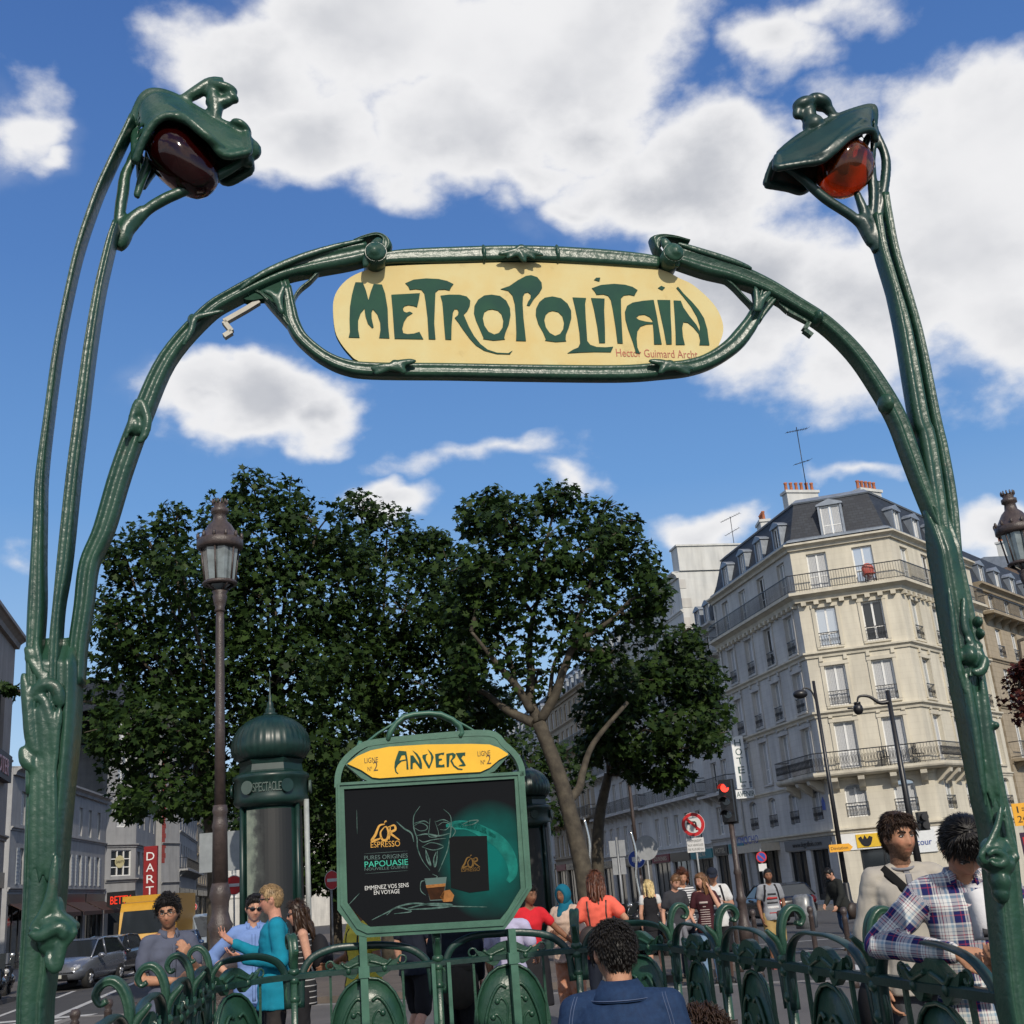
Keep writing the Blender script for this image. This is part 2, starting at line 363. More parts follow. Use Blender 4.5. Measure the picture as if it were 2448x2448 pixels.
# paved island round the entrance, open over the stairs
isl = [(-6.9, -12), (6.8, -12), (6.4, 10), (-7.3, 10)]
p4 = [(p.x, p.y) for p in PIT]
gmesh('pavement', [[isl[0], isl[1], p4[1], p4[0]], [isl[1], isl[2], p4[2], p4[1]], [isl[2], isl[3], p4[3], p4[2]], [isl[3], isl[0], p4[0], p4[3]],
                   [isl[3], isl[2], (5.9, 15.5), (3.5, 18.2), (-9.0, 23.5)]], PAVE)
m = MB()                                           # its granite kerb
edge = [(-7.3, 10), (-9.0, 23.5), (3.5, 18.2), (5.9, 15.5), (6.4, 10), (6.8, -12)]
full = [(-6.9, -12)] + edge
cx, cy = 0, 5
for i in range(len(full) - 1):
    (x0, y0), (x1, y1) = full[i], full[i + 1]; n = max(1, int(math.hypot(x1 - x0, y1 - y0) / 1.0)); nx, ny = (y1 - y0), -(x1 - x0); l = math.hypot(nx, ny); nx /= l; ny /= l
    if nx * ((x0 + x1) / 2 - cx) + ny * ((y0 + y1) / 2 - cy) < 0: nx, ny = -nx, -ny
    for j in range(n):
        a, b = (j + .008) / n, (j + .992) / n; q = []
        for t in (a, b):
            x, y = x0 + (x1 - x0) * t, y0 + (y1 - y0) * t; q += [(x + nx * .002, y + ny * .002), (x + nx * .25, y + ny * .25)]
        P = [q[0], q[2], q[3], q[1]]
        m.add([(x, y, zg(y) - KERB - .02) for x, y in P] + [(x, y, zg(y) + .004) for x, y in P], [(4, 5, 6, 7), (0, 1, 5, 4), (1, 2, 6, 5), (2, 3, 7, 6), (3, 0, 4, 7)])
KERBM = M('granite_kerb', (.2, .19, .18), .85, var=.25, scale=8, bump=.2)
tag(m.build('kerb', KERBM), kind='structure')
# stairwell: walls and steps going down behind the arch
m = MB()
TILE = M('white_tile_wall', (.5, .5, .47), .3, var=.1)
q = [aw(-1.5, .45), aw(1.38, .45), aw(1.38, 5.0), aw(-1.5, 5.0)]
for a, b in ((0, 3), (1, 2), (3, 2)): m.quad(q[a] - V((0, 0, .001)), q[b] - V((0, 0, .001)), q[b] - V((0, 0, 4)), q[a] - V((0, 0, 4)))
tag(m.build('stairwell_wall', TILE), kind='structure')
m = MB()
for i in range(15):
    t0 = .45 + i * .3; z = -.17 * (i + 1); P = [aw(-1.5, t0, z), aw(1.38, t0, z), aw(1.38, t0 + .3, z), aw(-1.5, t0 + .3, z)]
    m.quad(*P); m.quad(aw(-1.5, t0, z + .17), aw(1.38, t0, z + .17), P[1], P[0])
tag(m.build('stairs', PAVE), kind='structure')

# ------------------------------------------------------------------ the arch
arch = empty('metro_entrance_arch', A_O, AZ_A, 'green cast iron metro entrance arch with two amber lamps and cream METROPOLITAIN sign', 'metro entrance')
def stem_path(pts, depth, t=0.0, minra=.012, nsm=5):
    path = []; rad = []
    pts = smooth_path(pts, nsm)
    for p in pts:
        u, v, w = p; d = V(ray(u, v)); i = len(path); q0, q1 = pts[max(0, i - 1)], pts[min(len(pts) - 1, i + 1)]; tx, ty = q1[0] - q0[0], q1[1] - q0[1]; tl_ = math.hypot(tx, ty) or 1; nx, ny = -ty / tl_, tx / tl_
        k = abs(d.dot(AX) / d.dot(AN) * nx - d.z / d.dot(AN) * ny); a = pl(u - nx * w / 2, v - ny * w / 2, t); b = pl(u + nx * w / 2, v + ny * w / 2, t)
        wm = math.hypot(b[0] - a[0], b[1] - a[1]); c = pl(u, v, t)
        path.append((c[0], t, c[1])); rad.append((max(minra, (wm - depth * k) / 2), depth / 2))
    return path, rad
def groove(n=36, g=.35, c=.0, w=.22, ex=.7):
    o = []
    for (x, y) in flute_prof(n, 1, 0, ex): o.append((x, y * (1 - g * math.exp(-((x - c) / w) ** 2))))
    return o
P3 = lambda n=44, g=.26: [(x, y * (1 - g * (math.exp(-((x + .45) / .12) ** 2) + math.exp(-((x - .12) / .12) ** 2) + .8 * math.exp(-((x - .62) / .1) ** 2)))) for (x, y) in flute_prof(n, 1, 0, .55)]
def bulge(r, zs):                                  # swellings along a stem
    return r
post = MB(); pos_ = MB()
# left post, from the ground to where the stems part
pts = [(96, 3300, 92), (88, 2900, 100), (85, 2448, 108), (93, 2330, 112), (108, 2150, 124), (113, 2050, 128), (122, 1900, 137), (130, 1750, 152), (134, 1620, 152), (136, 1570, 140), (138, 1530, 126)]
pa, ra = stem_path(pts, .20); pa[0] = (pa[0][0], 0, max(0.0, pa[0][2]))
pa = [(pa[0][0] * 0 + pa[1][0], 0, -.02)] + [p for p in pa if p[2] > 0.02]; ra = [ra[0]] + ra[len(ra) - len(pa) + 1:]
ra = [(a, b * (1 if i < len(ra) - 9 else max(.35, (len(ra) - i) / 9))) for i, (a, b) in enumerate(ra)]
post.tube(pa, ra, prof=P3(), binormal=(0, 1, 0))
def stem(mb, pts, depth, prof=None, t=0.0, minra=.012):
    p, r = stem_path(pts, depth, t, minra); mb.tube(p, r, prof=prof or groove(), binormal=(0, 1, 0)); return p, r
stem(post, [(78, 1900, 44), (80, 1760, 50), (83, 1640, 54), (85, 1550, 58), (90, 1450, 61), (93, 1350, 54), (97, 1240, 48), (101, 1140, 45), (118, 1000, 40), (139, 845, 39), (166, 705, 36), (194, 589, 36), (234, 472, 38), (266, 400, 36), (292, 345, 34), (318, 290, 32)], .10, groove(32, .3), t=-.052)
stem(post, [(116, 2000, 36), (122, 1850, 40), (128, 1700, 44), (134, 1550, 44), (142, 1450, 42), (155, 1350, 50), (176, 1150, 50), (195, 1000, 49), (215, 845, 46), (238, 705, 43), (265, 589, 41), (280, 542, 37)], .105, P3(44, .24), t=-.048)
def relief(mb, pts, r, t, sq=.75, close=False, n=8, fr=pl):   # raised rib on a front face, from photo points with half-widths
    r *= 1.25; P = smooth_path(pts, 5, close)
    path = []; rad = []
    for i, p in enumerate(P):
        s, z = fr(p[0], p[1], t); path.append((s, t, z)); e = i / max(1, len(P) - 1); q = r * (.35 + .65 * math.sin(PI * min(1, max(0, e))) ** .5); rad.append((q, q * sq))
    mb.tube(path, rad, n=n, binormal=(0, 1, 0))
z1 = lambda x, y: (x / 4.83, 1350 + y / 4.83)
z2 = lambda x, y: (x / 3.526, 1900 + y / 3.526)
zz = lambda f, L_: [f(*p) for p in L_]
FT = -.092
RTT = -.064
relief(pos_, zz(z1, [(380, 1560), (400, 1480), (470, 1410), (560, 1385), (640, 1420), (680, 1500), (690, 1580), (730, 1630)]), .020, FT)
relief(pos_, zz(z1, [(375, 1570), (440, 1540), (500, 1560), (540, 1650), (580, 1800), (610, 1932), (620, 2300)]), .016, FT)
relief(pos_, zz(z1, [(430, 1640), (480, 1760), (500, 1932), (505, 2300)]), .016, FT)
relief(pos_, zz(z1, [(690, 1650), (670, 1800), (650, 1932), (620, 2500)]), .013, FT)
relief(pos_, zz(z1, [(275, 995), (310, 990), (350, 1040), (320, 1090), (290, 1110)]), .014, FT)
relief(pos_, zz(z1, [(290, 1120), (340, 1110), (390, 1160), (440, 1240), (480, 1300), (520, 1290), (560, 1230)]), .014, FT)
relief(pos_, zz(z1, [(430, 780), (415, 900), (440, 1050), (480, 1220), (500, 1290)]), .011, FT)
relief(pos_, zz(z1, [(270, 1250), (300, 1450), (330, 1700), (350, 1950), (380, 2100), (420, 2200)]), .018, FT)
relief(pos_, zz(z1, [(255, 2100), (300, 2250), (370, 2320), (410, 2290)]), .02, FT)
relief(pos_, zz(z1, [(650, 300), (620, 700), (600, 1000), (570, 1250)]), .008, -.055)
for x in (150, 260, 360, 440):                     # long flutes of the shaft
    relief(pos_, [(56 + x / 6.2, 1780), (54 + x / 6.0, 1950), (48 + x / 5.6, 2110)], .013, FT)
# the bud low on the shaft
for (x, y, rx, rz, dy) in ((440, 1080, 150, 70, .05), (500, 1130, 120, 90, .055), (330, 1165, 85, 40, .04), (580, 1110, 70, 45, .05), (440, 1230, 110, 110, .045), (450, 1330, 60, 120, .035), (470, 1000, 60, 120, .03)):
    u, v = z2(x, y); s, z = pl(u, v, -.1); kx = 4.2 / F_PX / 3.526; pos_.ell((s, -.085, z), (rx * kx, dy, rz * kx), nu=14, nv=10)
relief(pos_, zz(z2, [(245, 1160), (330, 1195), (420, 1150), (500, 1120), (540, 1160), (520, 1220)]), .017, -.135)
relief(pos_, zz(z2, [(650, 1130), (590, 1200), (520, 1280), (490, 1400), (470, 1460), (420, 1420), (400, 1340)]), .016, -.12)
relief(pos_, zz(z2, [(460, 700), (450, 860), (480, 1000), (560, 1070), (650, 1120)]), .014, -.11)
relief(pos_, zz(z2, [(470, 500), (440, 800), (380, 980), (250, 1150)]), .016, -.115)
pl_o = post.build('lamp_post', GREEN, arch); remesh(pos_, 'cast_ornament', GREEN, pl_o, .006, 2)
# right post
rp = MB(); rpo = MB()
pts = [(2640, 3300, 84), (2520, 2850, 80), (2436, 2448, 76), (2416, 2300, 76), (2399, 2150, 78), (2383, 2000, 88), (2361, 1900, 98), (2324, 1700, 108), (2290, 1500, 112), (2264, 1360, 104), (2246, 1270, 92), (2236, 1220, 80)]
pa, ra = stem_path(pts, .14, minra=.05); k0 = [i for i, p in enumerate(pa) if p[2] > .05]; pa = [(pa[k0[0]][0], 0, -.02)] + [pa[i] for i in k0]; ra = [ra[k0[0]]] + [ra[i] for i in k0]
ra = [(a, b * (1 if i < len(ra) - 9 else max(.35, (len(ra) - i) / 9))) for i, (a, b) in enumerate(ra)]
rp.tube(pa, ra, prof=P3(44, .22), binormal=(0, 1, 0))
stem(rp, [(2252, 1330, 66), (2236, 1200, 70), (2212, 1050, 70), (2196, 1000, 70), (2160, 800, 64), (2135, 700, 54), (2108, 610, 38), (2098, 560, 34), (2092, 520, 34)], .09, groove(32, .3), minra=.022)
stem(rp, [(2280, 1330, 56), (2268, 1200, 58), (2248, 1080, 56), (2230, 1000, 54), (2190, 800, 50), (2138, 620, 40), (2118, 520, 34), (2110, 470, 28)], .085, groove(32, .3), t=.01, minra=.02)
z6 = lambda x, y: (2200 + x / 3.863, 1400 + y / 3.863)
for (x, y, rx, rz, dy) in ((460, 640, 70, 90, .05), (540, 660, 60, 100, .05), (545, 740, 50, 50, .06), (545, 330, 36, 50, .04), (565, 440, 30, 50, .04), (540, 560, 36, 40, .045), (690, 1290, 45, 40, .04)):
    u, v = z6(x, y); s, z = pl(u, v, -.08); kx = 4.9 / F_PX / 3.863; rpo.ell((s, -.06, z), (rx * kx, dy, rz * kx), nu=14, nv=10)
relief(rpo, zz(z6, [(420, 480), (480, 540), (520, 590), (580, 600)]), .016, -.08)
relief(rpo, zz(z6, [(480, 770), (520, 800), (570, 780), (600, 700), (580, 650)]), .016, -.11)
relief(rpo, zz(z6, [(570, 860), (590, 1000), (620, 1300), (660, 1600), (720, 1932)]), .016, -.075)
relief(rpo, zz(z6, [(430, 800), (470, 1100), (520, 1400), (590, 1932)]), .014, -.075)
relief(rpo, zz(z6, [(260, 0), (300, 300), (350, 700), (420, 1000)]), .012, -.075)
relief(rpo, zz(z6, [(400, 100), (420, 400), (500, 520)]), .016, -.075)
z3 = lambda x, y: (1400 + x / 1.8435, 1600 + y / 1.8435)
for (x, y, rx, rz, dy) in ((1815, 800, 62, 55, .05), (1830, 860, 55, 45, .06), (1800, 840, 60, 40, .05), (1830, 930, 36, 55, .05), (1835, 985, 28, 40, .04), (1880, 830, 22, 20, .05)):
    u, v = z3(x, y); s, z = pl(u, v, -.08); kx = 4.9 / F_PX / 1.8435; rpo.ell((s, -.07, z), (rx * kx, dy, rz * kx), nu=14, nv=10)
relief(rpo, zz(z3, [(1830, 600), (1815, 690), (1780, 770), (1745, 820), (1760, 860)]), .013, -.1)
relief(rpo, zz(z3, [(1850, 600), (1865, 720), (1890, 810), (1880, 850), (1840, 880)]), .013, -.1)
relief(rpo, zz(z3, [(1770, 820), (1800, 800), (1840, 815), (1850, 850), (1810, 860), (1780, 840)]), .012, -.125)
for x in (-15, 15, 42): relief(rpo, [(2300 + x * .8, 1560), (2345 + x * .62, 1800), (2366 + x * .55, 1930)], .010, -.066)
rp_o = rp.build('lamp_post', GREEN, arch); remesh(rpo, 'cast_ornament', GREEN, rp_o, .006, 2)

# lamp heads: leaf hood fused from volumes, amber globe below
z5 = lambda x, y: (x / 2.1467, 100 + y / 2.1467)
z7 = lambda x, y: (1600 + x / 2.146, 100 + y / 2.146)
def lpt(f, x, y, t=0.0):
    s, z = pl(*f(x, y), t); return V((s, t, z))
def hood_tube(mb, f, pts, r, t=0.0, kx=None, n=10):
    P = smooth_path([tuple(lpt(f, p[0], p[1], p[2] if len(p) > 2 else t)) for p in pts], 5); m_ = len(P)
    rr = [r * (1 - .35 * abs(2 * i / (m_ - 1) - 1) ** 2) for i in range(m_)]; mb.tube(P, rr, n=n)
GLOBE = M('amber_glass', (.16, .012, .012), .06, var=0, trans=.93); GLOBE_SUNLIT = M('amber_glass_sunlit', (.58, .13, .02), .06, var=0, trans=.93)  # same glass twice: sun glowing through the right globe is coloured in brighter
def lamp(f, canopy, rims, parent, globe, lit, ridge, rim):
    h = MB(); n_ = len(ridge) * 4 - 3
    Rg = smooth_path([tuple(lpt(f, x, y, 0)) for x, y in ridge], 4); hw = [.045 + .09 * math.sin(PI * (.14 + .8 * i / (n_ - 1))) for i in range(n_)]
    Ff = smooth_path([tuple(lpt(f, x, y, -.1)) for x, y in rim], 4); rows = []
    for i in range(n_):
        r_ = V(Rg[i]); q = V(Ff[i]); dz = q - r_; w_ = hw[i]
        sec = [V((r_.x + dz.x * e, sg * w_ * (abs(e) ** .8), r_.z + dz.z * e ** 1.5)) for e, sg in ((1, 1), (.7, 1), (.35, 1), (0, 1), (.35, -1), (.7, -1), (1, -1))]
        low = [p + V((dz.x * .04, 0, -.03)) for p in sec]; rows.append(sec + low[::-1])
    m_ = 14; h.add([p for r_ in rows for p in r_], [(i * m_ + j, i * m_ + (j + 1) % m_, (i + 1) * m_ + (j + 1) % m_, (i + 1) * m_ + j) for i in range(n_ - 1) for j in range(m_)] + [tuple(range(m_)), tuple((n_ - 1) * m_ + j for j in range(m_))[::-1]], 0, True)
    for e_ in (0, 6): h.tube([r_[e_].lerp(r_[13 - e_], .5) for r_ in rows], .018, n=8)
    for r_ in (rows[0], rows[-1]): h.tube([r_[j].lerp(r_[13 - j], .5) for j in range(7)], .018, n=8)
    for (x, y, t, a, rx, ry, rz) in canopy:
        h.ell(lpt(f, x, y, t), (rx, ry, rz), Matrix.Rotation(a, 3, 'Y'), nu=20, nv=14)
    for pts, r in rims: hood_tube(h, f, pts, r)
    ho = remesh(h, 'lamp_hood', GREEND if lit else GREEN, parent, .008, 1)
    g = MB(); gx, gy, gr, ga = globe
    c = lpt(f, gx, gy); rot = Matrix.Rotation(ga, 3, 'Y')
    prof = [(0.002, -1.0), (.3, -.96), (.55, -.84), (.78, -.58), (.93, -.25), (1.0, .1), (.98, .4), (.85, .7), (.6, .9), (.02, 1.0)]
    gg = MB(); gg.lathe(prof, 28, rfun=lambda a, z: 1 + .035 * math.cos(3 * a)); 
    g.add([c + rot @ V((p[0] * gr[0], p[1] * gr[1], p[2] * gr[2])) for p in gg.v], gg.f, 0, True)
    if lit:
        gm = GLOBE_SUNLIT
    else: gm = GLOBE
    go = g.build('lamp_globe', gm, parent); so = go.modifiers.new('s', 'SOLIDIFY'); so.thickness = .006
    k = MB(); k.lathe([(.018, -.02), (.03, .02), (.034, .05), (.02, .08), (.02, .12)], 12, c=tuple(c + V((0, 0, .0)))); k.build('bulb', M('frosted_bulb', (.5, .45, .36), .4, var=0), go)
A35 = R(32)
lamp(z5, [(1190, 545, 0, R(40), .1, .06, .035), (1140, 242, 0, R(14), .066, .04, .026), (1190, 285, 0, R(40), .034, .026, .02), (1235, 450, 0, R(30), .05, .06, .025)],
     [([(560, 680), (620, 550), (690, 380), (740, 285), (800, 262), (900, 290), (1040, 370), (1170, 430), (1250, 450)], .022), ([(640, 800), (650, 660), (690, 560), (760, 460), (860, 390), (950, 395), (1060, 470), (1130, 570), (1190, 590)], .016),
      ([(1100, 420), (1105, 350), (1095, 290), (1080, 225)], .032), ([(930, 300), (1000, 265), (1080, 215), (1150, 205)], .028), ([(1060, 300), (1110, 320), (1150, 310), (1190, 300)], .028), ([(1180, 480), (1250, 520), (1300, 555), (1290, 590)], .036), ([(1240, 560), (1270, 600), (1275, 640)], .026),
      ([(600, 1030), (612, 900), (630, 780), (645, 680), (690, 590)], .024), ([(640, 1010), (700, 930), (760, 860), (850, 805), (930, 770), (1150, 672), (1260, 600)], .024), ([(600, 1060), (625, 1020), (660, 940), (740, 860)], .034), ([(700, 800), (730, 700), (760, 620), (760, 560)], .02),
      ([(860, 330, -.1), (960, 400, -.14), (1080, 500, -.13), (1180, 580, -.06)], .02), ([(860, 300, .1), (960, 360, .14), (1080, 450, .13), (1180, 560, .06)], .02)],
     pl_o, (945, 620, (.12, .12, .165), R(-38)), False,
     [(690, 430), (725, 300), (800, 258), (900, 285), (1000, 340), (1100, 400), (1190, 430), (1262, 455)], [(690, 590), (735, 500), (800, 420), (880, 392), (980, 425), (1080, 495), (1150, 560), (1275, 520)])
lamp(z7, [(692, 322, 0, R(-20), .06, .042, .036), (660, 365, 0, 0, .025, .022, .022), (770, 310, 0, R(25), .06, .045, .035), (740, 430, 0, 0, .05, .05, .05)],
     [([(1045, 600), (1050, 440), (1052, 360), (1030, 338), (940, 360), (840, 395), (720, 440)], .02), ([(1110, 560), (1060, 460), (1000, 440), (900, 490), (800, 570), (760, 610), (690, 600)], .015), ([(560, 578), (640, 520), (720, 470), (850, 420)], .026), ([(560, 640), (580, 600), (700, 600)], .03),
      ([(720, 420), (715, 380), (720, 330)], .036), ([(760, 300), (800, 330), (850, 385)], .026), ([(650, 340), (655, 375), (675, 385)], .02),
      ([(1055, 1060), (1040, 1010), (950, 905), (800, 805), (680, 700), (590, 640)], .023), ([(1040, 1040), (1000, 940), (960, 900)], .034), ([(1010, 960), (1000, 880), (960, 770)], .022), ([(1030, 1000), (1045, 800), (1035, 640), (1040, 560)], .022), ([(1060, 1000), (1085, 850), (1108, 700), (1108, 590), (1060, 460)], .023), ([(1070, 1080), (1060, 1000), (1050, 900)], .036),
      ([(1000, 400, -.1), (880, 500, -.13), (780, 580, -.12), (680, 610, -.06)], .018), ([(1000, 370, .1), (880, 440, .13), (760, 510, .12), (640, 570, .05)], .018)],
     rp_o, (893, 655, (.125, .122, .135), R(28)), True,
     [(1052, 430), (1045, 345), (1000, 342), (920, 362), (830, 398), (740, 440), (650, 500), (556, 575)], [(1062, 480), (1035, 450), (970, 462), (900, 502), (830, 566), (770, 606), (690, 604), (562, 606)])

# beam of the arch and the loop that carries the sign
DB = .09
zl = lambda x, y: (560 + x / 4.83, 560 + y / 4.83)
zr = lambda x, y: (1520 + x / 4.83, 560 + y / 4.83)
bm_ = MB(); bo_ = MB(); PB = groove(40, .5, .12, .2, .62)
left = [(184, 1640, 52), (187, 1550, 58), (201, 1450, 60), (214, 1350, 62), (249, 1267, 66), (290, 1130, 68), (338, 1000, 66), (400, 862, 62), (492, 756, 60), (560, 711, 62), (663, 660, 66), (746, 636, 74), (829, 618, 80), (880, 607, 74)]
stem(bm_, left, DB, PB)
right = [(2268, 1330, 40), (2238, 1260, 52), (2200, 1160, 60), (2172, 1080, 66), (2142, 1000, 68), (2096, 920, 66), (2042, 845, 62), (1973, 778, 60), (1900, 731, 62), (1830, 690, 66), (1748, 655, 74), (1686, 637, 80), (1618, 617, 74)]
stem(bm_, right, DB, PB)
def ctube(mb, f, pts, w, depth, t=0.0, prof=None, taper=True):
    stem(mb, [(*f(*p[:2]), (p[2] if len(p) > 2 else w)) for p in pts], depth, prof or groove(28, .3, 0, .25, .8), t, .006)
relief(bo_, zz(zl, [(60, 640), (300, 470), (700, 290), (1100, 160), (1500, 60)]), .013, -.045)
ctube(bm_, zl, [(1380, 120, 30), (1500, 75, 34), (1640, 45, 36), (1730, 85, 36), (1745, 170, 34), (1690, 260, 30)], 26, .08, -.01)
relief(bo_, zz(zr, [(1350, 400), (1100, 305), (700, 180), (480, 105)]), .013, -.045)
ctube(bm_, zr, [(600, 120, 30), (450, 80, 34), (300, 65, 36), (225, 100, 36), (235, 190, 34), (300, 280, 30)], 26, .08, -.01)
for f, c, sg in ((zl, (1625, 345), 1), (zr, (365, 345), -1)):
    P = lpt(f, *c); bm_.tube([P + V((0, -.095, 0)), P + V((0, .07, 0))], .043, n=20, binormal=(0, 0, 1)); bo_.ell(P + V((0, -.095, 0)), (.043, .016, .043)); bo_.ell(P + V((-.006 * sg, -.105, 0)), (.022, .016, .024))
    relief(bo_, [f(c[0] - 120 * sg, c[1] + 40), f(c[0] - 60 * sg, c[1] - 130), f(c[0] + 10 * sg, c[1] - 220), f(c[0] + 60 * sg, c[1] - 300)], .02, -.07)
stem(bm_, [(915, 624, 48), (960, 618, 54), (1071, 614, 58), (1246, 610, 58), (1407, 617, 58), (1530, 627, 54), (1572, 633, 48)], .065, groove(36, .4, .15, .15, .6))
relief(bo_, [(1190, 608), (1230, 600), (1246, 592), (1262, 600), (1300, 610)], .013, -.055); relief(bo_, [(1235, 590), (1246, 610), (1256, 628)], .013, -.055); relief(bo_, [(1210, 618), (1246, 604), (1282, 620)], .01, -.055)
for u in (1155, 1330): bo_.ell((*[pl(u, 612)[0]], -.012, pl(u, 612)[1]), (.012, .034, .045))
loop = [(684, 690, 30), (692, 736, 34), (698, 767, 40), (715, 803, 42), (744, 833, 44), (782, 860, 46), (829, 879, 50), (891, 887, 52), (1071, 889, 52), (1246, 892, 52), (1475, 894, 52), (1582, 887, 52), (1644, 880, 50), (1696, 863, 46), (1749, 828, 44), (1786, 785, 42), (1805, 752, 40), (1815, 726, 34), (1826, 690, 32)]
stem(bm_, loop, .065, groove(36, .32, .1, .2, .65))
ctube(bm_, zl, [(160, 740, 14), (200, 680, 16), (320, 720, 20), (450, 860, 24), (600, 1020, 26), (730, 1180, 20)], 20, .06)
ctube(bm_, zl, [(1000, 420, 10), (880, 550, 12), (760, 650, 12), (690, 760, 14), (660, 900, 16)], 12, .045)
ctube(bm_, zl, [(560, 560, 26), (600, 700, 26), (620, 850, 22), (650, 960, 20)], 22, .05)
ctube(bm_, zr, [(1740, 740, 14), (1690, 690, 16), (1580, 760, 20), (1480, 880, 22), (1400, 1010, 20)], 20, .05)
ctube(bm_, zr, [(880, 450, 10), (1080, 580, 12), (1230, 730, 14), (1340, 850, 16), (1380, 960, 16)], 12, .045)
ctube(bm_, zr, [(1380, 590, 26), (1400, 720, 26), (1410, 850, 22), (1400, 960, 20)], 22, .05)
for f, L_ in ((zl, [(110, 770), (200, 690), (330, 610), (560, 540), (625, 545), (650, 640), (640, 740), (655, 860), (690, 930), (740, 1040), (690, 1090), (600, 990), (440, 840), (340, 770), (220, 790)]), (zr, [(1760, 770), (1700, 690), (1600, 640), (1400, 560), (1300, 520), (1340, 640), (1365, 760), (1330, 860), (1310, 960), (1360, 1040), (1420, 1020), (1490, 900), (1560, 800), (1660, 760)])):
    gs = MB(); gs.prism([pl(*f(*p)) for p in smooth_path(L_, 2, True)], -.02, .02); gs.build('gusset', M('green_gusset', (.012, .045, .03), .75, var=.5, scale=14, bump=.5, bscale=18, spec=.15, c2=(.02, .06, .036)), arch)
for f, P in ((zl, [(580, 570), (520, 760), (560, 930)]), (zl, [(330, 650), (450, 700), (520, 840)]), (zr, [(1380, 600), (1400, 760), (1380, 900)]), (zr, [(1560, 660), (1460, 760), (1420, 900)])): relief(bo_, zz(f, P), .012, -.06)
for (u, v, dx) in ((955, 880, 1), (1590, 880, -1)):  # leaf knots on the lower bar
    for k, (a, b) in enumerate((((-60, 14), (40, -18)), ((-20, -16), (14, 14)), ((-70, 2), (10, 4)))): relief(bo_, [(u + a[0] * dx, v + a[1]), (u + (a[0] + b[0]) / 2 * dx, v + (a[1] + b[1]) / 2 - 6), (u + b[0] * dx, v + b[1])], .014, -.055)
for (f, x, y, r) in ((z5, 990, 1440, .022), (z5, 720, 1905, .03)): bo_.ell(lpt(f, x, y, -.025), (r, .04, r * 1.5), nu=12, nv=8)
for u, v, r in ((1948, 767, .022), (2112, 970, .03), (330, 1030, .03)): bo_.ell(V((pl(u, v)[0], -.02, pl(u, v)[1])), (r, .05, r * 1.5), nu=12, nv=8)
relief(bo_, [(300, 1050), (330, 960), (352, 1000), (345, 1040), (330, 1060)], .014, -.06)
relief(bo_, zz(z5, [(940, 1560), (980, 1480), (1000, 1420), (1060, 1400), (1150, 1380)]), .012, -.06)
bmo = bm_.build('arch_beam', GREEN, arch); remesh(bo_, 'cast_ornament', GREEN, bmo, .006, 2)['kind'] = 'stuff'
# small Z-shaped fixing arms under the beam
STEEL = M('bare_steel', (.36, .34, .29), .6, metal=.2, var=.3)
for mat, f, P in ((STEEL, z5, [(1330, 1335), (1265, 1375), (1150, 1440), (1190, 1490), (1150, 1515)]), (GREEN, z7, [(560, 1340), (610, 1385), (715, 1440), (690, 1480), (730, 1510)])):
    b = MB(); q = [lpt(f, *p) for p in P]
    for a, c in zip(q[:-1], q[1:]): b.tube([a, c], [(.009, .014)] * 2, prof=[(-1, -1), (1, -1), (1, 1), (-1, 1)], binormal=(0, 1, 0), sm=False)
    b.build('fixing_arm', mat, arch)

# sign plate with its lettering
CREAM = M('cream_enamel', (.62, .55, .29), .7, var=.3, scale=5, c2=(.62, .47, .2), spec=.12)
def grime(m, c, lo, hi, scale):
    t = m.node_tree; b = t.nodes['Principled BSDF']; tc = t.nodes.new('ShaderNodeTexCoord'); n = t.nodes.new('ShaderNodeTexNoise'); n.inputs['Scale'].default_value = scale; n.inputs['Detail'].default_value = 9; n.inputs['Roughness'].default_value = .7; t.links.new(tc.outputs['Object'], n.inputs['Vector'])
    r = t.nodes.new('ShaderNodeMapRange'); r.inputs['From Min'].default_value = lo; r.inputs['From Max'].default_value = hi; t.links.new(n.outputs['Fac'], r.inputs['Value']); x = t.nodes.new('ShaderNodeMix'); x.data_type = 'RGBA'; x.inputs[7].default_value = (*c, 1); t.links.new(r.outputs[0], x.inputs[0]); t.links.new(b.inputs['Base Color'].links[0].from_socket, x.inputs[6]); t.links.new(x.outputs[2], b.inputs['Base Color'])
grime(CREAM, (.30, .19, .07), .60, .92, 6); grime(CREAM, (.16, .08, .03), .70, .78, 22); grime(GREEN, (.05, .045, .028), .62, .8, 13); grime(GREEN, (.10, .15, .11), .70, .74, 60); grime(PG, (.07, .055, .03), .66, .8, 9) if 'PG' in globals() else None
LET = M('letter_green', (.016, .055, .046), .7, var=.5, scale=8, c2=(.03, .085, .055), spec=.12)
REDP = M('red_brown_paint', (.32, .06, .02), .5, var=.2)
out = [(796, 745), (799, 715), (812, 690), (838, 666), (880, 648), (930, 640), (1080, 634), (1246, 631), (1410, 636), (1540, 642), (1590, 652), (1623, 669), (1654, 684), (1693, 718), (1716, 749), (1727, 785), (1721, 816), (1703, 850), (1670, 876), (1600, 880), (1246, 880), (900, 874), (855, 865), (837, 851), (815, 824), (801, 794)]
lo = [pl(u, v, .0) for u, v in smooth_path(out, 3, True)]
s_ = MB(); s_.prism(lo, -.012, .012, 0, 1); sign = s_.build('sign_plate', [CREAM, LET], arch)
zA = lambda x, y: (800 + x / 4.025, 640 + y / 4.025)
zB = lambda x, y: (1240 + x / 3.864, 640 + y / 3.864)
